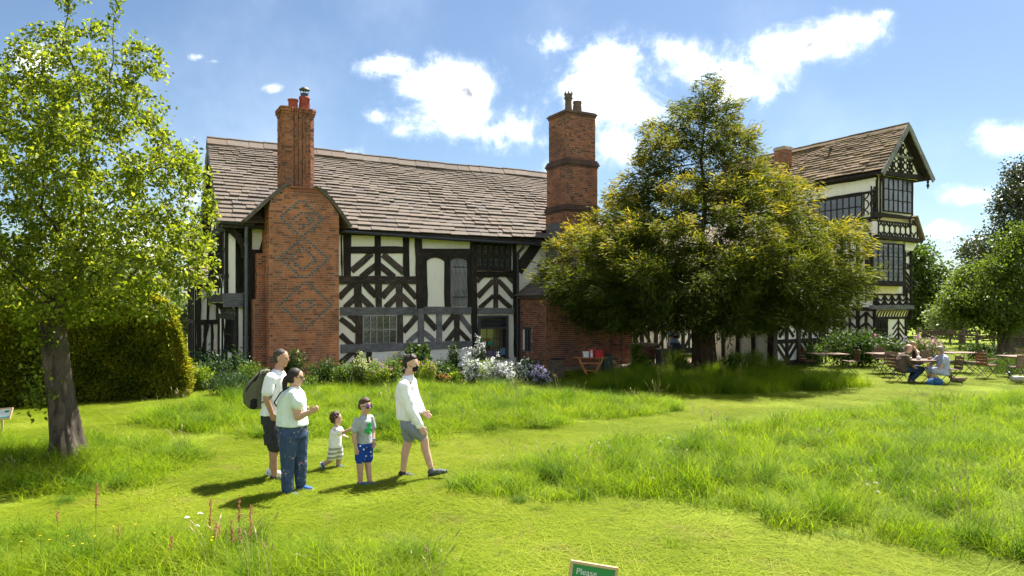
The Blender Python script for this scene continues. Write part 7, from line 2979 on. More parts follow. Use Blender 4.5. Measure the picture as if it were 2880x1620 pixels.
def ordinal(spots, i):
    k = sorted(range(len(spots)), key=lambda j: spots[j][0]).index(i)
    return 'rightmost' if k == len(spots) - 1 else ORD[k]


sor = [sorrel(400 + i, .5) for i in range(3)]
SORREL = ((588, 1400, .50), (670, 1392, .55), (704, 1420, .48), (612, 1470, .36), (620, 1475, .34), (655, 1460, .38), (676, 1480, .36), (604, 1490, .3), (480, 1505, .3), (268, 1360, .62), (330, 1510, .28), (160, 1560, .3))
for i, (px, py, h) in enumerate(SORREL):
    D = 6.7 + .25 * math.sin(i * 2.1) if px > 300 else 7.4
    z = CAM_Z - (py - HORIZON) / F_PX * D
    t = thing('sorrel_stalk', ordinal(SORREL, i) + ' of the rust-red sorrel stalks in the foreground grass', 'flower', ((px - 1440) / F_PX * D, D, 0), i * .7, 'sorrel stalks in the foreground')
    st, sd = sor[i % 3]
    k = z / .5
    a = link('stem', st, None, t)
    bb = link('seed_spike', sd, None, t, kind='stuff')
    t.scale = (1.0, 1.0, max(.5, k))


def flower_head(name, label, group, spots, mat, r, h, n, flat):
    rs = np.random.RandomState(len(spots))
    q = MB()
    for k in range(n):
        a, rr = rs.uniform(0, math.tau), r * math.sqrt(rs.random())
        ball(q, (rr * math.cos(a), rr * math.sin(a), h - flat * rr * .5), (r * .3, r * .3, r * .16), 6, 4)
    hd = q.mesh('flower')
    hd.materials.append(mat)
    s = MB().tube([(0, 0, 0), (.006, 0, h)], [.002, .0015], 4, False).mesh('stem')
    s.materials.append(M['stem'])
    for i, (px, py) in enumerate(spots):
        p = ground(px, py, h)
        t = thing(name, ordinal(spots, i) + label, 'flower', (p.x, p.y, 0), rs.uniform(0, 6), group)
        link('flower', hd, None, t)
        link('stem', s, None, t)


M['petal_white'] = m_plain('white_umbel', (0.75, 0.75, 0.72), .8, .2, var=.1)
M['petal_yellow'] = m_plain('buttercup', (0.80, 0.55, 0.01), .5, .3, var=.1)
flower_head('white_umbel', ' of the small white umbels dotted over the grass', 'white umbels dotted over the lawn',
            [(525, 1452), (563, 1441), (553, 1476), (836, 1557), (858, 1560), (1686, 1244), (1704, 1241), (1710, 1252), (1858, 1240), (1880, 1230), (1893, 1234), (1836, 1342), (1846, 1334), (1872, 1324), (2440, 1360), (2448, 1322), (2468, 1380), (2463, 1356)], M['petal_white'], .026, .12, 14, 1)
flower_head('buttercup', ' of the yellow buttercups in the foreground grass', 'buttercups in the foreground grass',
            [(114, 1506), (62, 1522), (188, 1507), (265, 1507), (317, 1480), (383, 1474), (437, 1497), (210, 1534), (232, 1528), (598, 1510), (595, 1518), (136, 1518)], M['petal_yellow'], .013, .30, 5, .2)
# =================================================================== garden furniture
M['slat_red'] = m_plain('red_brown_slats', (0.20, 0.075, 0.045), .55, .35, var=.25, scale=10)
M['slat_brown'] = m_plain('brown_slats', (0.15, 0.085, 0.055), .55, .35, var=.25, scale=10)
M['pine'] = m_plain('orange_pine', (0.42, 0.17, 0.045), .6, .3, var=.2, scale=8)
KEEP = {}


def make_chair(key, mat, arms=False):
    """folding chair: curved slatted back, slatted seat, crossed iron legs; faces +x"""
    t = thing('garden_chair', 'x', 'chair')
    kids = []
    for i in range(4):
        zc = .50 + i * .098
        xb = -.20 - .10 * (zc - .42)
        w = .42 if i < 3 else .38
        q = MB()
        n = 5
        vs, fs = [], []
        for k in range(n + 1):
            y = -w / 2 + w * k / n
            bow = -.03 * (1 - (2 * k / n - 1) ** 2)
            hi = .04 + (.018 * (1 - (2 * k / n - 1) ** 2) if i == 3 else 0)
            for dx in (-.009, .009):
                vs += [(xb + bow + dx, y, zc - .04), (xb + bow + dx, y, zc + hi)]
        for k in range(n):
            a = k * 4
            fs += [(a, a + 1, a + 5, a + 4), (a + 2, a + 6, a + 7, a + 3), (a + 1, a + 3, a + 7, a + 5), (a, a + 4, a + 6, a + 2)]
        fs += [(0, 2, 3, 1), (n * 4, n * 4 + 1, n * 4 + 3, n * 4 + 2)]
        q.add(vs, fs)
        kids.append((q.build('back_slat', mat, t), []))
    for i in range(5):
        x = -.17 + i * .085
        kids.append((MB().box((x - .036, -.21, .435 + .01 * abs(i - 2)), (x + .036, .21, .455 + .01 * abs(i - 2))).build('seat_slat', mat, t), []))
    for s in (-1, 1):
        q = MB()
        y = .205 * s
        # back upright continuing to the front foot, and the crossing leg
        q.tube([(-.245, y, .86), (-.20, y, .50), (-.12, y, .40), (.10, y, .18), (.24, y, .02), (.27, y, .0)], .010, 6)
        q.tube([(.20, y * .92, .43), (.05, y * .92, .26), (-.14, y * .92, .10), (-.25, y * .92, .0)], .010, 6)
        kids.append((q.build('leg', M['iron'], t), []))
        if arms:
            kids.append((MB().box((-.24, y - .025, .64), (.20, y + .025, .665)).build('armrest', mat, t), []))
            kids.append((MB().tube([(.18, y, .64), (.14, y, .54), (.18, y, .43)], .009, 6).build('arm_support', M['iron'], t), []))
    q = MB()
    q.tube([(-.25, -.2, .01), (-.25, .2, .01)], .008, 6)
    q.tube([(.26, -.2, .01), (.26, .2, .01)], .008, 6)
    q.tube([(.05, -.2, .26), (.05, .2, .26)], .008, 6)
    kids.append((q.build('stretcher', M['iron'], t), []))
    KEEP[key] = [t, kids, False]


def make_table(key, mat):
    t = thing('garden_table', 'x', 'table')
    kids = []
    n = 8
    for i in range(n):
        y = -.36 + (i + .5) * .72 / n
        kids.append((MB().box((-.6, y - .040, .695), (.6, y + .040, .715)).build('top_slat', mat, t), []))
    kids.append((MB().box((-.52, -.34, .67), (-.47, .34, .694)).box((.47, -.34, .67), (.52, .34, .694)).build('batten', mat, t), []))
    for s in (-1, 1):
        q = MB()
        y = .30 * s
        q.tube([(-.42, y, .67), (0, y, .34), (.40, y, 0)], .011, 6)
        q.tube([(.42, y * .93, .67), (0, y * .93, .34), (-.40, y * .93, 0)], .011, 6)
        kids.append((q.build('leg', M['iron'], t), []))
    kids.append((MB().tube([(-.4, -.3, .01), (-.4, .3, .01)], .008, 6).tube([(.4, -.3, .01), (.4, .3, .01)], .008, 6).build('stretcher', M['iron'], t), []))
    KEEP[key] = [t, kids, False]


def place(key, x, D, rz, label, group):
    """x: photograph column, D: distance"""
    loc = Vector(((x - 1440) / F_PX * D, D, 0))
    t, kids, used = KEEP[key]
    if not used:
        KEEP[key][2] = True
        t.location = loc
        t.rotation_euler = (0, 0, rz)
        t['label'] = label
        t['group'] = group
        return t
    return copy_tree(t, kids, loc, rz, label, group)


make_chair('red', M['slat_red'])
make_chair('brown', M['slat_brown'])
make_chair('arm', M['slat_red'], True)
make_table('table', M['slat_brown'])
GC, GT = 'garden chairs on the lawn', 'garden tables on the lawn'
place('table', 2328, 24.2, R(4), 'empty garden table in front of the peony bush, leftmost of the tables', GT)
place('red', 2272, 24.4, R(5), 'red-brown chair at the left end of the leftmost table', GC)
place('brown', 2392, 24.2, R(178), 'brown slatted chair at the right end of the leftmost table', GC)
place('table', 2494, 24.4, R(15), 'garden table behind the brown-shirted man', GT)
place('brown', 2481, 25.4, R(-95), 'red-brown chair on the far side of the table behind the man', GC)
place('brown', 2498, 23.3, R(85), 'pale slatted chair with its back to us, left of the seated man', GC)
place('red', 2528, 23.9, R(160), 'reddish chair just behind the seated man', GC)
place('brown', 2528, 21.75, R(4), 'folding chair under the brown-shirted man', GC)
place('table', 2606, 21.55, R(3), 'garden table laid with crockery between the man and the grey-haired woman', GT)
place('brown', 2676, 21.2, R(178), 'folding chair under the grey-haired woman', GC)
place('brown', 2617, 23.6, R(-92), 'empty slatted chair facing us beyond the laid table', GC)
place('table', 2694, 24.8, R(6), 'bare garden table beyond the grey-haired woman', GT)
place('brown', 2738, 23.9, R(172), 'dark slatted chair at the right end of the bare table', GC)
place('arm', 2776, 22.7, R(12), 'reddish armchair standing alone on the sunlit grass', GC)
place('table', 2868, 23.2, R(8), 'garden table cut by the right edge of the picture', GT)
place('brown', 2866, 21.9, R(88), 'dark chair with its back to us at the right edge', GC)
place('brown', 2885, 24.3, R(-95), 'chair on the far side of the rightmost table', GC)
place('brown', 2566, 24.9, R(-60), 'chair under the fair-haired woman beyond the laid table', GC)
place('brown', 1896, 28.6, R(-80), 'chair under the person in blue behind the ornamental grass', GC)

# crockery on the laid table
tp = Vector(((2606 - 1440) / F_PX * 21.55, 21.55, .717))
M['china'] = m_plain('white_china', (0.75, 0.75, 0.75), .25, .5, var=.05)
M['blue_china'] = m_plain('blue_china', (0.18, 0.30, 0.50), .3, .5, var=.1)
M['cake'] = m_plain('cake', (0.38, 0.16, 0.05), .8, .2, var=.3)
for i, (dx, dy, nm, lab, mt, prof) in enumerate((
        (-.30, -.1, 'teapot', 'white teapot on the left of the laid table', M['china'], [(.03, 0), (.06, .02), (.07, .06), (.05, .10), (.02, .115), (.012, .13)]),
        (-.18, .1, 'milk_jug', 'small blue jug beside the teapot', M['blue_china'], [(.03, 0), (.04, .03), (.03, .07), (.035, .09)]),
        (.05, -.05, 'sugar_bowl', 'brown bowl in the middle of the laid table', M['cake'], [(.03, 0), (.05, .03), (.052, .06)]),
        (.18, .08, 'teacup', 'blue-banded cup in the middle of the laid table', M['blue_china'], [(.025, 0), (.035, .03), (.042, .07)]),
        (.34, -.08, 'plate', 'white plate on the right of the laid table', M['china'], [(.06, 0), (.10, .012), (.12, .02)]),
        (.40, .1, 'teacup', 'white cup on the right of the laid table', M['china'], [(.025, 0), (.035, .03), (.042, .07)]))):
    tag(MB().lathe(prof, (0, 0, 0), 12).build(nm, mt, None, True, loc=tp + Vector((dx, dy, 0))), lab, 'crockery')

# =================================================================== seated people on the right
Z7 = dict(ox=2240, oy=920, sc=.24845)
M['brown_shirt'] = m_cloth('brown_shirt', (0.105, 0.080, 0.062))
M['jeans'] = m_cloth('blue_jeans', (0.030, 0.055, 0.105))
M['lilac_dress'] = m_cloth('lilac_grey_dress', (0.36, 0.38, 0.52))
M['sky_shirt'] = m_cloth('pale_blue_shirt', (0.28, 0.42, 0.66))
f = Fig('balding man in brown shirt and jeans sitting at the laid garden table', 21.75, 1200, 618, **Z7)
J, b = f.J, f.body
P_, m_ = head(b, J(1272, 232), .245, R(-10), R(18))
limb(b, [J(1235, 300), J(1262, 265)], [.07, .062])
loft(b, [(*J(1190, 480), .17, .19), (*J(1190, 420), .17, .19), (*J(1200, 360), .16, .19), (*J(1218, 310), .11, .20), (*J(1235, 285), .06, .09)])
limb(b, [J(1205, 325, -.20), J(1260, 415, -.26), J(1345, 470, -.15)], [.055, .046, .034])
hand(b, J(1345, 470, -.15), (.8, .2, -.4), (0, .7, -.6), 1.0, .8)
limb(b, [J(1215, 325, .20), J(1275, 410, .26), J(1350, 455, .12)], [.055, .046, .034])
hand(b, J(1350, 455, .12), (.8, -.2, -.3), (0, -.7, -.6), 1.0, .8, -1)
limb(b, [J(1195, 465, -.10), J(1395, 465, -.14), J(1275, 590, -.12)], [.085, .06, .045])
limb(b, [J(1195, 465, .10), J(1400, 460, .14), J(1310, 580, .12)], [.085, .06, .045])
f.done_body(SK['red'], .011)
eyes(P_, .245, f.o)
hair_cap(P_, m_, .245, f.o, M['hair_grey'], 'bald', 2)
q = MB()
loft(q, [(*J(1192, 492), .20, .215), (*J(1190, 420), .195, .215), (*J(1200, 355), .18, .215), (*J(1218, 310), .135, .225), (*J(1236, 282), .085, .11)])
limb(q, [J(1207, 328, -.20), J(1248, 395, -.255)], [.085, .085])
limb(q, [J(1215, 328, .20), J(1262, 392, .255)], [.085, .085])
fused(q, 'shirt', M['brown_shirt'], f.o, .014, 3)
q = MB()
limb(q, [J(1190, 468, -.09), J(1392, 462, -.14), J(1285, 575, -.12)], [.12, .088, .072])
limb(q, [J(1190, 468, .09), J(1398, 456, .14), J(1318, 565, .12)], [.12, .088, .072])
fused(q, 'jeans', M['jeans'], f.o, .014, 3)
shoe(f.o, J(1268, 588, -.12), (1, -.1), .27, M['slat_brown'], M['slat_brown'])
shoe(f.o, J(1305, 580, .12), (1, .1), .27, M['slat_brown'], M['slat_brown'])

f = Fig('grey-haired woman in lilac-grey dress sitting with her back to us', 21.2, 1650, 650, **Z7)
J, b = f.J, f.body
P_, m_ = head(b, J(1618, 262), .235, R(170), R(12))
limb(b, [J(1650, 325), J(1632, 290)], [.058, .052])
loft(b, [(*J(1660, 510), .17, .20), (*J(1660, 440), .15, .175), (*J(1660, 380), .14, .175), (*J(1655, 335), .10, .18), (*J(1648, 312), .055, .08)])
limb(b, [J(1635, 350, -.19), J(1590, 430, -.23), J(1535, 530, -.14)], [.052, .043, .030])
hand(b, J(1535, 530, -.14), (-.5, .1, -.8), (-.4, .8, 0), .95, .7)
limb(b, [J(1640, 350, .19), J(1590, 425, .23), J(1530, 450, .12)], [.052, .043, .030])
hand(b, J(1530, 450, .12), (-.9, -.1, -.1), (0, -.8, -.3), .95, .7, -1)
limb(b, [J(1655, 500, -.09), J(1525, 495, -.12), J(1560, 622, -.10)], [.09, .06, .042])
limb(b, [J(1655, 500, .09), J(1520, 492, .10), J(1535, 620, .10)], [.09, .06, .042])
f.done_body(SK['red'], .011)
eyes(P_, .235, f.o)
hair_cap(P_, m_, .235, f.o, M['hair_grey'], 'bob', 2)
q = MB()
loft(q, [(*J(1650, 540), .22, .22), (*J(1655, 490), .20, .21), (*J(1660, 430), .17, .195), (*J(1662, 375), .165, .20), (*J(1656, 332), .125, .20), (*J(1648, 308), .075, .10)])
limb(q, [J(1637, 350, -.19), J(1610, 398, -.225)], [.075, .072])
limb(q, [J(1642, 350, .19), J(1612, 395, .225)], [.075, .072])
limb(q, [J(1650, 500, -.09), J(1540, 492, -.115)], [.13, .115])
limb(q, [J(1650, 500, .09), J(1535, 490, .10)], [.13, .115])
fused(q, 'dress', M['lilac_dress'], f.o, .014, 3)
shoe(f.o, J(1558, 622, -.10), (-1, -.2), .24, M['jeans'], None)
shoe(f.o, J(1533, 620, .10), (-1, 0), .24, M['jeans'], None)
# her blue bag
bg_ = thing('shoulder_bag', 'blue fabric bag lying on the grass at the woman\'s feet', 'bag', ((2628 - 1440) / F_PX * 20.9, 20.9, 0))
q = MB()
loft(q, [(0, 0, 0, .24, .15), (0, 0, .10, .25, .16), (.02, 0, .18, .20, .12), (.03, 0, .23, .10, .06)])
fused(q, 'bag_body', m_cloth('blue_bag', (0.03, 0.10, 0.22), .2, .8), bg_, .014, 3)
MB().tube([(-.12, -.12, .16), (-.08, -.2, .10), (.05, -.21, .05), (.16, -.15, .14)], .012, 6).build('bag_strap', M['jeans'], bg_)

f = Fig('fair-haired woman resting her chin on her hand beyond the laid table', 24.9, 1340, 520, **Z7)
J, b = f.J, f.body
P_, m_ = head(b, J(1318, 205), .225, R(-150), R(8))
limb(b, [J(1345, 262), J(1332, 235)], [.055, .05])
loft(b, [(*J(1375, 400), .16, .18), (*J(1365, 340), .14, .16), (*J(1355, 290), .11, .17), (*J(1346, 262), .055, .08)])
limb(b, [J(1350, 290, -.17), J(1330, 345, -.26), J(1312, 255, -.20)], [.046, .038, .028])
hand(b, J(1312, 258, -.20), (-.1, .2, .9), (0, .8, .2), .9, .9)
limb(b, [J(1375, 290, .17), J(1385, 345, .2), J(1330, 355, .12)], [.046, .038, .028])
hand(b, J(1330, 355, .12), (-.9, -.1, 0), (0, 0, -1), .9, .6)
limb(b, [J(1375, 395, -.09), J(1270, 395, -.11), J(1290, 495, -.1)], [.085, .058, .042])
limb(b, [J(1375, 395, .09), J(1270, 395, .11), J(1290, 495, .1)], [.085, .058, .042])
f.done_body(SK['fair'], .012)
eyes(P_, .225, f.o)
hair_cap(P_, m_, .225, f.o, M['hair_blond'], 'long', 2)
q = MB()
loft(q, [(*J(1375, 420), .19, .20), (*J(1366, 340), .16, .18), (*J(1356, 292), .125, .18), (*J(1347, 270), .07, .10)])
limb(q, [J(1370, 400, -.09), J(1290, 395, -.11)], [.12, .10])
limb(q, [J(1370, 400, .09), J(1290, 395, .11)], [.12, .10])
fused(q, 'dark_dress', m_cloth('dark_print_dress', (0.07, 0.045, 0.045), .3), f.o, .014, 3)

# person in blue under the yew, and a child at the hedge
f = Fig('person in pale blue shirt sitting behind the ornamental grass', 28.6, 1080, 1230, 1760, 900, .1242)
J, b = f.J, f.body
P_, m_ = head(b, J(1085, 395), .235, R(-95), R(10))
limb(b, [J(1080, 480), J(1082, 440)], [.06, .055])
loft(b, [(*J(1080, 800), .17, .16), (*J(1080, 680), .16, .14), (*J(1080, 560), .18, .14), (*J(1080, 500), .10, .10)])
limb(b, [J(985, 530, 0), J(985, 640, -.08), J(1060, 610, -.25)], [.055, .045, .034])
hand(b, J(1060, 610, -.25), (.8, -.1, .2), (0, 0, 1), 1.0, .8)
limb(b, [J(1175, 530, 0), J(1190, 640, -.08), J(1120, 610, -.25)], [.055, .045, .034])
hand(b, J(1120, 610, -.25), (-.8, -.1, .2), (0, 0, 1), 1.0, .8)
limb(b, [J(1040, 790, 0), J(1035, 800, -.42), J(1035, 1180, -.42)], [.085, .06, .045])
limb(b, [J(1120, 790, 0), J(1125, 800, -.42), J(1125, 1180, -.42)], [.085, .06, .045])
f.done_body(SK['red'], .013)
hair_cap(P_, m_, .235, f.o, M['hair_dark'], 'short', 4)
q = MB()
loft(q, [(*J(1080, 830), .20, .19), (*J(1080, 680), .19, .17), (*J(1080, 550), .20, .165), (*J(1080, 492), .12, .12)])
limb(q, [J(990, 530, 0), J(985, 600, -.05)], [.08, .08])
limb(q, [J(1170, 530, 0), J(1188, 600, -.05)], [.08, .08])
fused(q, 'shirt', M['sky_shirt'], f.o, .016, 3)
q = MB()
limb(q, [J(1040, 795, 0), J(1035, 795, -.42), J(1035, 1150, -.42)], [.11, .085, .07])
limb(q, [J(1120, 795, 0), J(1125, 795, -.42), J(1125, 1150, -.42)], [.11, .085, .07])
fused(q, 'trousers', M['jeans'], f.o, .016, 3)
cam_ = thing('camera_bag', 'small black bag held by the person in blue', 'bag', f.o.location)
MB().obox(J(1090, 612, -.32), (.10, 0, .02), (0, .04, 0), (0, 0, .05)).tube([J(1020, 500, -.16), J(1060, 590, -.28)], .01, 5).build('bag_body', M['black_cloth'], cam_)
box = thing('utility_cabinet', 'grey cabinet with pale top left of the person in blue', 'cabinet', ground(1866, 1028), R(20))
MB().box((-.24, -.2, 0), (.24, .2, .62)).build('cabinet_body', m_plain('grey_cabinet', (0.17, 0.15, 0.16), .6, .3), box)
MB().box((-.26, -.22, .62), (.26, .22, .65)).build('cabinet_top', M['stone'], box)
MB().box((-.20, -.208, .50), (-.12, -.2, .56)).build('label_plate', m_plain('orange_plate', (0.6, 0.22, 0.06), .5), box)

m, T = material('patterned_dress')
vor = T.n('ShaderNodeTexVoronoi', ins={'Vector': obj_coord(T), 'Scale': 9.0})
cc = T.n('ShaderNodeSeparateColor', ins={0: vor.outputs['Color']}).outputs[0]
M['patterned'] = finish(m, T, principled(T, T.ramp(cc, [(0, (0.70, 0.22, 0.01)), (.35, (0.75, 0.30, 0.01)), (.4, (0.03, 0.03, 0.08)), (.7, (0.05, 0.04, 0.10)), (.75, (0.30, 0.45, 0.40)), (1, (0.6, 0.5, 0.3))], 'CONSTANT'), .8, .2))
f = Fig('child in orange and black patterned dress half hidden by the hedge end', 19.6, 480, 1240, 440, 940, .138)
J, b = f.J, f.body
P_, m_ = head(b, J(500, 440), .20, R(-15), 0, False, True)
limb(b, [J(480, 560), J(488, 510)], [.045, .042])
loft(b, [(*J(480, 950), .11, .13), (*J(480, 800), .10, .12), (*J(480, 640), .10, .13), (*J(480, 560), .05, .07)])
limb(b, [J(520, 640, -.1), J(560, 750, -.14), J(690, 745, -.14)], [.04, .033, .025])
hand(b, J(690, 745, -.14), (.9, 0, -.1), (0, 0, -1), .75, .8)
limb(b, [J(470, 640, .12), J(470, 780, .14), J(520, 860, .12)], [.04, .033, .025])
hand(b, J(520, 860, .12), (.4, 0, -.9), (0, -1, 0), .75, .6)
limb(b, [J(470, 950, -.06), J(520, 1080, -.06), J(560, 1200, -.06)], [.07, .05, .035])
limb(b, [J(480, 950, .06), J(470, 1080, .06), J(450, 1200, .06)], [.07, .05, .035])
f.done_body(SK['fair'], .010)
eyes(P_, .20, f.o)
hair_cap(P_, m_, .20, f.o, M['hair_dark'], 'short', 4)
q = MB()
loft(q, [(*J(540, 1150), .24, .22), (*J(520, 1000), .19, .18), (*J(490, 820), .135, .15), (*J(480, 640), .125, .155), (*J(480, 560), .065, .08)])
limb(q, [J(515, 640, -.1), J(545, 710, -.13)], [.06, .058])
fused(q, 'dress', M['patterned'], f.o, .012, 3)
shoe(f.o, J(560, 1205, -.06), (1, 0), .18, M['shoe_black'], None)
shoe(f.o, J(450, 1205, .06), (1, 0), .18, M['shoe_black'], None)
pu = MB()
ball(pu, (0, 0, 0), (.09, .05, .045), 12, 8)
tag(pu.build('purple_pouch', m_plain('purple_pouch', (0.20, 0.04, 0.22), .6), None, True, loc=f.o.location + J(740, 755, -.14)), 'purple pouch in the child\'s hand by the hedge', 'pouch')

# =================================================================== ducks
def duck(label, D, px, rz, body_c, head_c, standing=False):
    t = thing('duck', label, 'duck', ((px - 1440) / F_PX * D, D, 0), rz)
    q = MB()
    z = .10 if not standing else .16
    ball(q, (0, 0, z), (.20, .10, .095), 14, 10)
    ball(q, (.12, 0, z + .01), (.10, .085, .085), 12, 8)
    limb(q, [(-.15, 0, z + .03), (-.28, 0, z + .07)], [.06, .02])
    limb(q, [(.15, 0, z + .03), (.20, 0, z + .10), (.21, 0, z + .15)], [.055, .04, .04])
    ball(q, (.225, 0, z + .165), (.055, .042, .042), 10, 8)
    b = fused(q, 'body', body_c, t, .012, 3)
    q = MB()
    ball(q, (.222, 0, z + .16), (.062, .048, .052), 10, 8)
    ball(q, (.205, 0, z + .11), (.047, .046, .04), 10, 8)
    q.build('head', head_c, t, True)
    q = MB()
    ball(q, (.295, 0, z + .15), (.045, .022, .010), 10, 6)
    q.build('bill', m_plain('duck_bill', (0.45, 0.26, 0.04), .5), t, True)
    for s in (-1, 1):
        q = MB()
        ball(q, (-.05, s * .088, z + .02), (.16, .022, .06), 12, 8)
        q.build('wing', body_c, t, True)
        q = MB()
        q.tube([(0, s * .04, z - .06), (0, s * .04, 0.01)], .008, 5)
        ball(q, (.03, s * .04, .008), (.04, .03, .006), 8, 5)
        q.build('foot', bpy.data.materials['duck_bill'], t, True)
    return t


M['duck_brown'] = m_plain('mottled_brown_feathers', (0.16, 0.105, 0.065), .8, .2, var=.55, scale=45)
M['duck_grey'] = m_plain('grey_feathers', (0.36, 0.34, 0.31), .8, .2, var=.25, scale=30)
M['duck_green'] = m_plain('dark_green_head', (0.010, 0.03, 0.02), .35, .6, var=.3)
duck('brown speckled duck resting behind the woman\'s chair', 21.5, 2693, R(175), M['duck_brown'], M['duck_brown'])
duck('pale grey drake with dark head at the right edge', 21.3, 2860, R(178), M['duck_grey'], M['duck_green'], True)

# =================================================================== rustic fence beyond the lawn
M['old_wood'] = m_plain('weathered_fence', (0.10, 0.078, 0.058), .9, .15, var=.4, scale=9)


def fence(label, pts, h, seed):
    rs = random.Random(seed)
    base = Vector((pts[0][0], pts[0][1], 0))
    t = thing('rustic_fence', label, 'fence', base)
    P3 = [Vector((p[0], p[1], 0)) - base for p in pts]
    for i, p in enumerate(P3):
        MB().tube([p + Vector((0, 0, -.1)), p + Vector((rs.uniform(-.03, .03), 0, h * 1.25 * rs.uniform(.9, 1.1)))], [.075, .06], 7).build('post', M['old_wood'], t)
    for a, b in zip(P3[:-1], P3[1:]):
        for k in range(4):
            z = h * (.78 + .1 * k) + rs.uniform(-.03, .03)
            m_ = (a + b) / 2 + Vector((0, rs.uniform(-.1, .1), z + rs.uniform(-.08, .04)))
            MB().tube([a + Vector((-.2, 0, z + rs.uniform(-.05, .05))), m_, b + Vector((.2, 0, z + rs.uniform(-.05, .05)))], [.035, .04, .03], 6).build('rail', M['old_wood'], t)
    return t


def fpts(lst):
    return [tuple(at(px, 855, D)[:2]) for px, D in lst]


fence('rustic branch fence beyond the pink flowers', fpts([(2583, 43), (2632, 43), (2672, 43), (2712, 42), (2748, 42)]), .75, 1)
fence('nearer rustic branch fence behind the empty chairs on the right', fpts([(2700, 36.5), (2748, 36), (2794, 35.5), (2850, 35), (2905, 34.5)]), .75, 2)

# =================================================================== bin, trestle table, tubs by the outbuilding
bin_ = thing('slatted_bin', 'round wooden slatted litter bin with black liner beside the white flowers', 'bin', ground(1566, 1064))
for k in range(22):
    a = k * math.tau / 22
    MB().obox((.235 * math.cos(a), .235 * math.sin(a), .31), (-.028 * math.sin(a), .028 * math.cos(a), 0), (.009 * math.cos(a), .009 * math.sin(a), 0), (0, 0, .30)).build('slat', M['old_wood'], bin_)
MB().lathe([(.21, .02), (.215, .6), (.23, .63), (.24, .60), (.20, .55)], (0, 0, 0), 18).build('liner', M['black_cloth'], bin_)
ft = thing('folding_table', 'orange wooden folding table against the brick outbuilding', 'table', ground(1660, 1055), R(2))
for k in range(6):
    y = -.26 + (k + .5) * .52 / 6
    MB().box((-.55, y - .038, .585), (.55, y + .038, .605)).build('top_slat', M['pine'], ft)
for s in (-1, 1):
    q = MB().bar((-.40, .22 * s, .58), (-.12, .22 * s, 0), .05, .022, up=(0, 1, 0)).bar((.40, .20 * s, .58), (.12, .20 * s, 0), .05, .022, up=(0, 1, 0))
    q.build('leg', M['pine'], ft)
q = MB().bar((-.2, -.22, .17), (-.2, .22, .17), .04, .02).bar((.2, -.2, .17), (.2, .2, .17), .04, .02).box((-.36, -.235, .40), (.36, -.215, .44)).box((-.2, -.238, .15), (.2, -.218, .19))
q.build('rail', M['pine'], ft)
M['red_plastic'] = m_plain('red_plastic', (0.55, 0.035, 0.045), .35, .45, var=.08)
M['white_plastic'] = m_plain('white_plastic', (0.72, 0.74, 0.76), .35, .45, var=.05)
tl = ft.location
for (dx, dy, nm, lab, mt, r, h) in ((-.14, 0, 'white_bucket', 'white plastic bucket on the orange folding table', M['white_plastic'], .12, .19), (.30, .02, 'red_tub', 'red plastic tub on the right of the folding table', M['red_plastic'], .19, .22),
                                    (.10, .16, 'red_tub', 'red plastic tub half hidden behind the spray bottle', M['red_plastic'], .15, .26)):
    q = MB().lathe([(r * .82, 0), (r * .98, h * .92), (r * 1.08, h * .93), (r * 1.08, h), (r * .94, h), (r * .8, .02)], (0, 0, 0), 18)
    tag(q.build(nm, mt, None, False, loc=tl + Vector((dx, dy, .607))), lab, 'tub')
sb = thing('spray_bottle', 'clear spray bottle between the bucket and the red tubs', 'bottle', tl + Vector((.04, -.08, .607)))
MB().lathe([(.04, 0), (.045, .02), (.045, .13), (.018, .18), (.015, .20)], (0, 0, 0), 12).build('bottle_body', M['white_plastic'], sb, True)
MB().box((-.04, -.015, .20), (.03, .015, .235)).build('trigger', M['white_plastic'], sb)
wb = thing('wheeled_bin', 'dark green wheeled bin beside the folding table', 'bin', ground(1706, 1050), R(8))
MB().prism([(-.14, 0), (.14, 0), (.16, .62), (-.16, .62)], -.17, .17, 'y').build('bin_body', m_plain('dark_green_plastic', (0.03, 0.055, 0.04), .5, .4), wb)
MB().box((-.18, -.20, .62), (.18, .2, .66)).build('bin_lid', m_plain('black_plastic', (0.015, 0.016, 0.018), .5, .4), wb)
for s in (-1, 1):
    q = MB()
    q.tube([(s * .15, .18, .07), (s * .19, .18, .07)], .07, 12)
    q.build('bin_wheel', M['iron'], wb)
bb = thing('refuse_sack', 'black refuse sack under the right end of the folding table', 'sack', ground(1688, 1050))
q = MB()
loft(q, [(0, 0, 0, .16, .16), (0, 0, .2, .19, .17), (0, 0, .42, .15, .14), (.02, 0, .52, .05, .05), (.03, 0, .58, .08, .06)])
fused(q, 'sack_body', bpy.data.materials['black_plastic'], bb, .016, 2)
ob = thing('plant_obelisk', 'tall rusty iron plant obelisk against the brick wall', 'plant support', ground(1732, 1046))
for k in range(4):
    a = R(45 + 90 * k)
    MB().tube([(.28 * math.cos(a), .22 * math.sin(a), 0), (.24 * math.cos(a), .18 * math.sin(a), 1.6), (.02 * math.cos(a), .02 * math.sin(a), 2.1)], .012, 6).build('upright', M['iron'], ob)
for z in (.45, .95, 1.45):
    MB().tube([(.27 * math.cos(R(45 + 90 * k)), .21 * math.sin(R(45 + 90 * k)), z) for k in range(5)], .007, 5).build('hoop', M['iron'], ob)

# =================================================================== signs
def text_mesh(txt, size, mat, parent, loc, rot, font=None):
    c = bpy.data.curves.new('lettering', 'FONT')
    c.body = txt
    c.size = size
    c.extrude = .001
    o = bpy.data.objects.new('lettering', c)
    me = o.to_mesh().copy()
    me.name = 'lettering'
    bpy.data.objects.remove(o)
    return link('lettering', me, mat, parent, loc, rot)


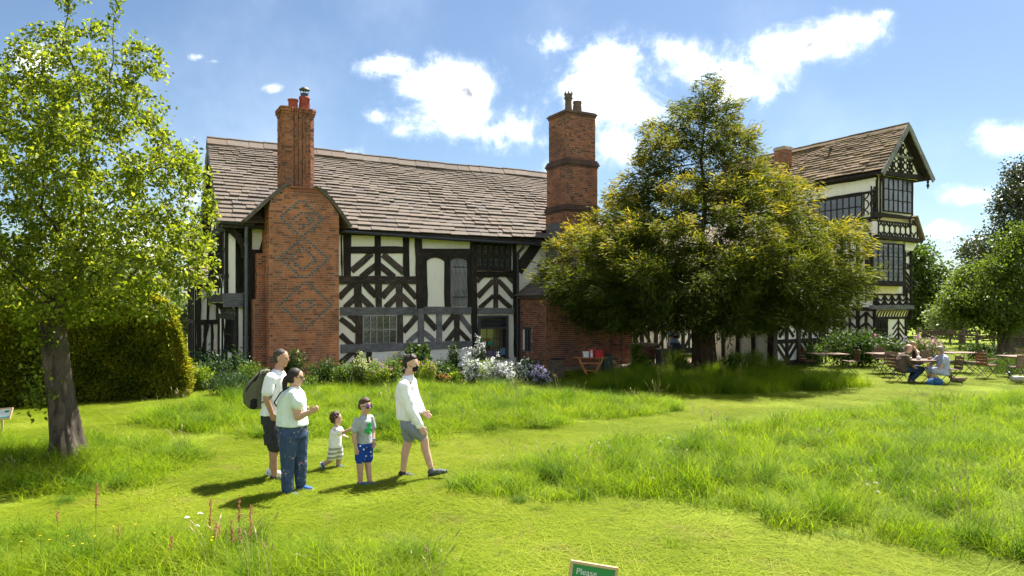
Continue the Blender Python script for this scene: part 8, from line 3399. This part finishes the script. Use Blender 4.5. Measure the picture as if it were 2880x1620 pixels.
sg = thing('green_sign', 'small tilted green sign in a pale wooden frame at the bottom edge', 'sign', ((1672 - 1440) / F_PX * 5.2, 5.2, 0))
M['sign_green'] = m_plain('sign_green', (0.004, 0.19, 0.035), .4, .4, var=.03)
M['pale_wood'] = m_plain('pale_oak', (0.48, 0.34, 0.19), .6, .3, var=.12, scale=14)
zt = CAM_Z - (1587 - HORIZON) / F_PX * 5.2
board = MB().box((-.155, -.008, -.235), (.155, .008, -.0)).build('sign_board', M['sign_green'], sg, loc=(0, 0, zt), rot=(R(-12), R(9.3), 0))
for (lo, hi) in (((-.176, -.016, -.018), (.176, .016, .006)), ((-.176, -.016, -.259), (.176, .016, -.235)), ((-.176, -.016, -.235), (-.154, .016, -.018)), ((.154, -.016, -.235), (.176, .016, -.018))):
    add_bevel(MB().box(lo, hi).build('frame_strip', M['pale_wood'], board), .004)
text_mesh('Please', .062, M['sole_white'], board, (-.128, -.0095, -.085), (R(90), 0, 0))
MB().box((-.02, .012, -zt), (.02, .035, -.05)).build('stake', M['pale_wood'], sg, loc=(0, 0, zt))
s2 = thing('information_panel', 'small white information panel in a wooden frame at the left edge', 'sign', ((4 - 1440) / F_PX * 13.0, 13.0, 0))
z2 = CAM_Z - (1165 - HORIZON) / F_PX * 13.0
bd = MB().box((-.17, -.008, -.09), (.17, .008, .09)).build('panel_board', m_plain('panel_print', (0.62, 0.66, 0.70), .5, .3, var=.1, scale=12), s2, loc=(0, 0, z2), rot=(R(-30), R(-6), 0))
for (lo, hi) in (((-.19, -.014, .09), (.19, .014, .112)), ((-.19, -.014, -.112), (.19, .014, -.09)), ((-.19, -.014, -.09), (-.17, .014, .09)), ((.17, -.014, -.09), (.19, .014, .09))):
    MB().box(lo, hi).build('frame_strip', M['pale_wood'], bd)
MB().box((-.17, -.0095, -.09), (.17, -.0085, -.06)).build('printed_edge', m_plain('teal_edge', (0.05, 0.30, 0.28), .5), bd)
MB().box((.06, -.0098, .02), (.14, -.0088, .06)).build('printed_block', M['sign_green'], bd)
MB().box((-.02, .01, -z2), (.02, .03, 0)).build('stake', M['pale_wood'], s2, loc=(0, 0, z2))
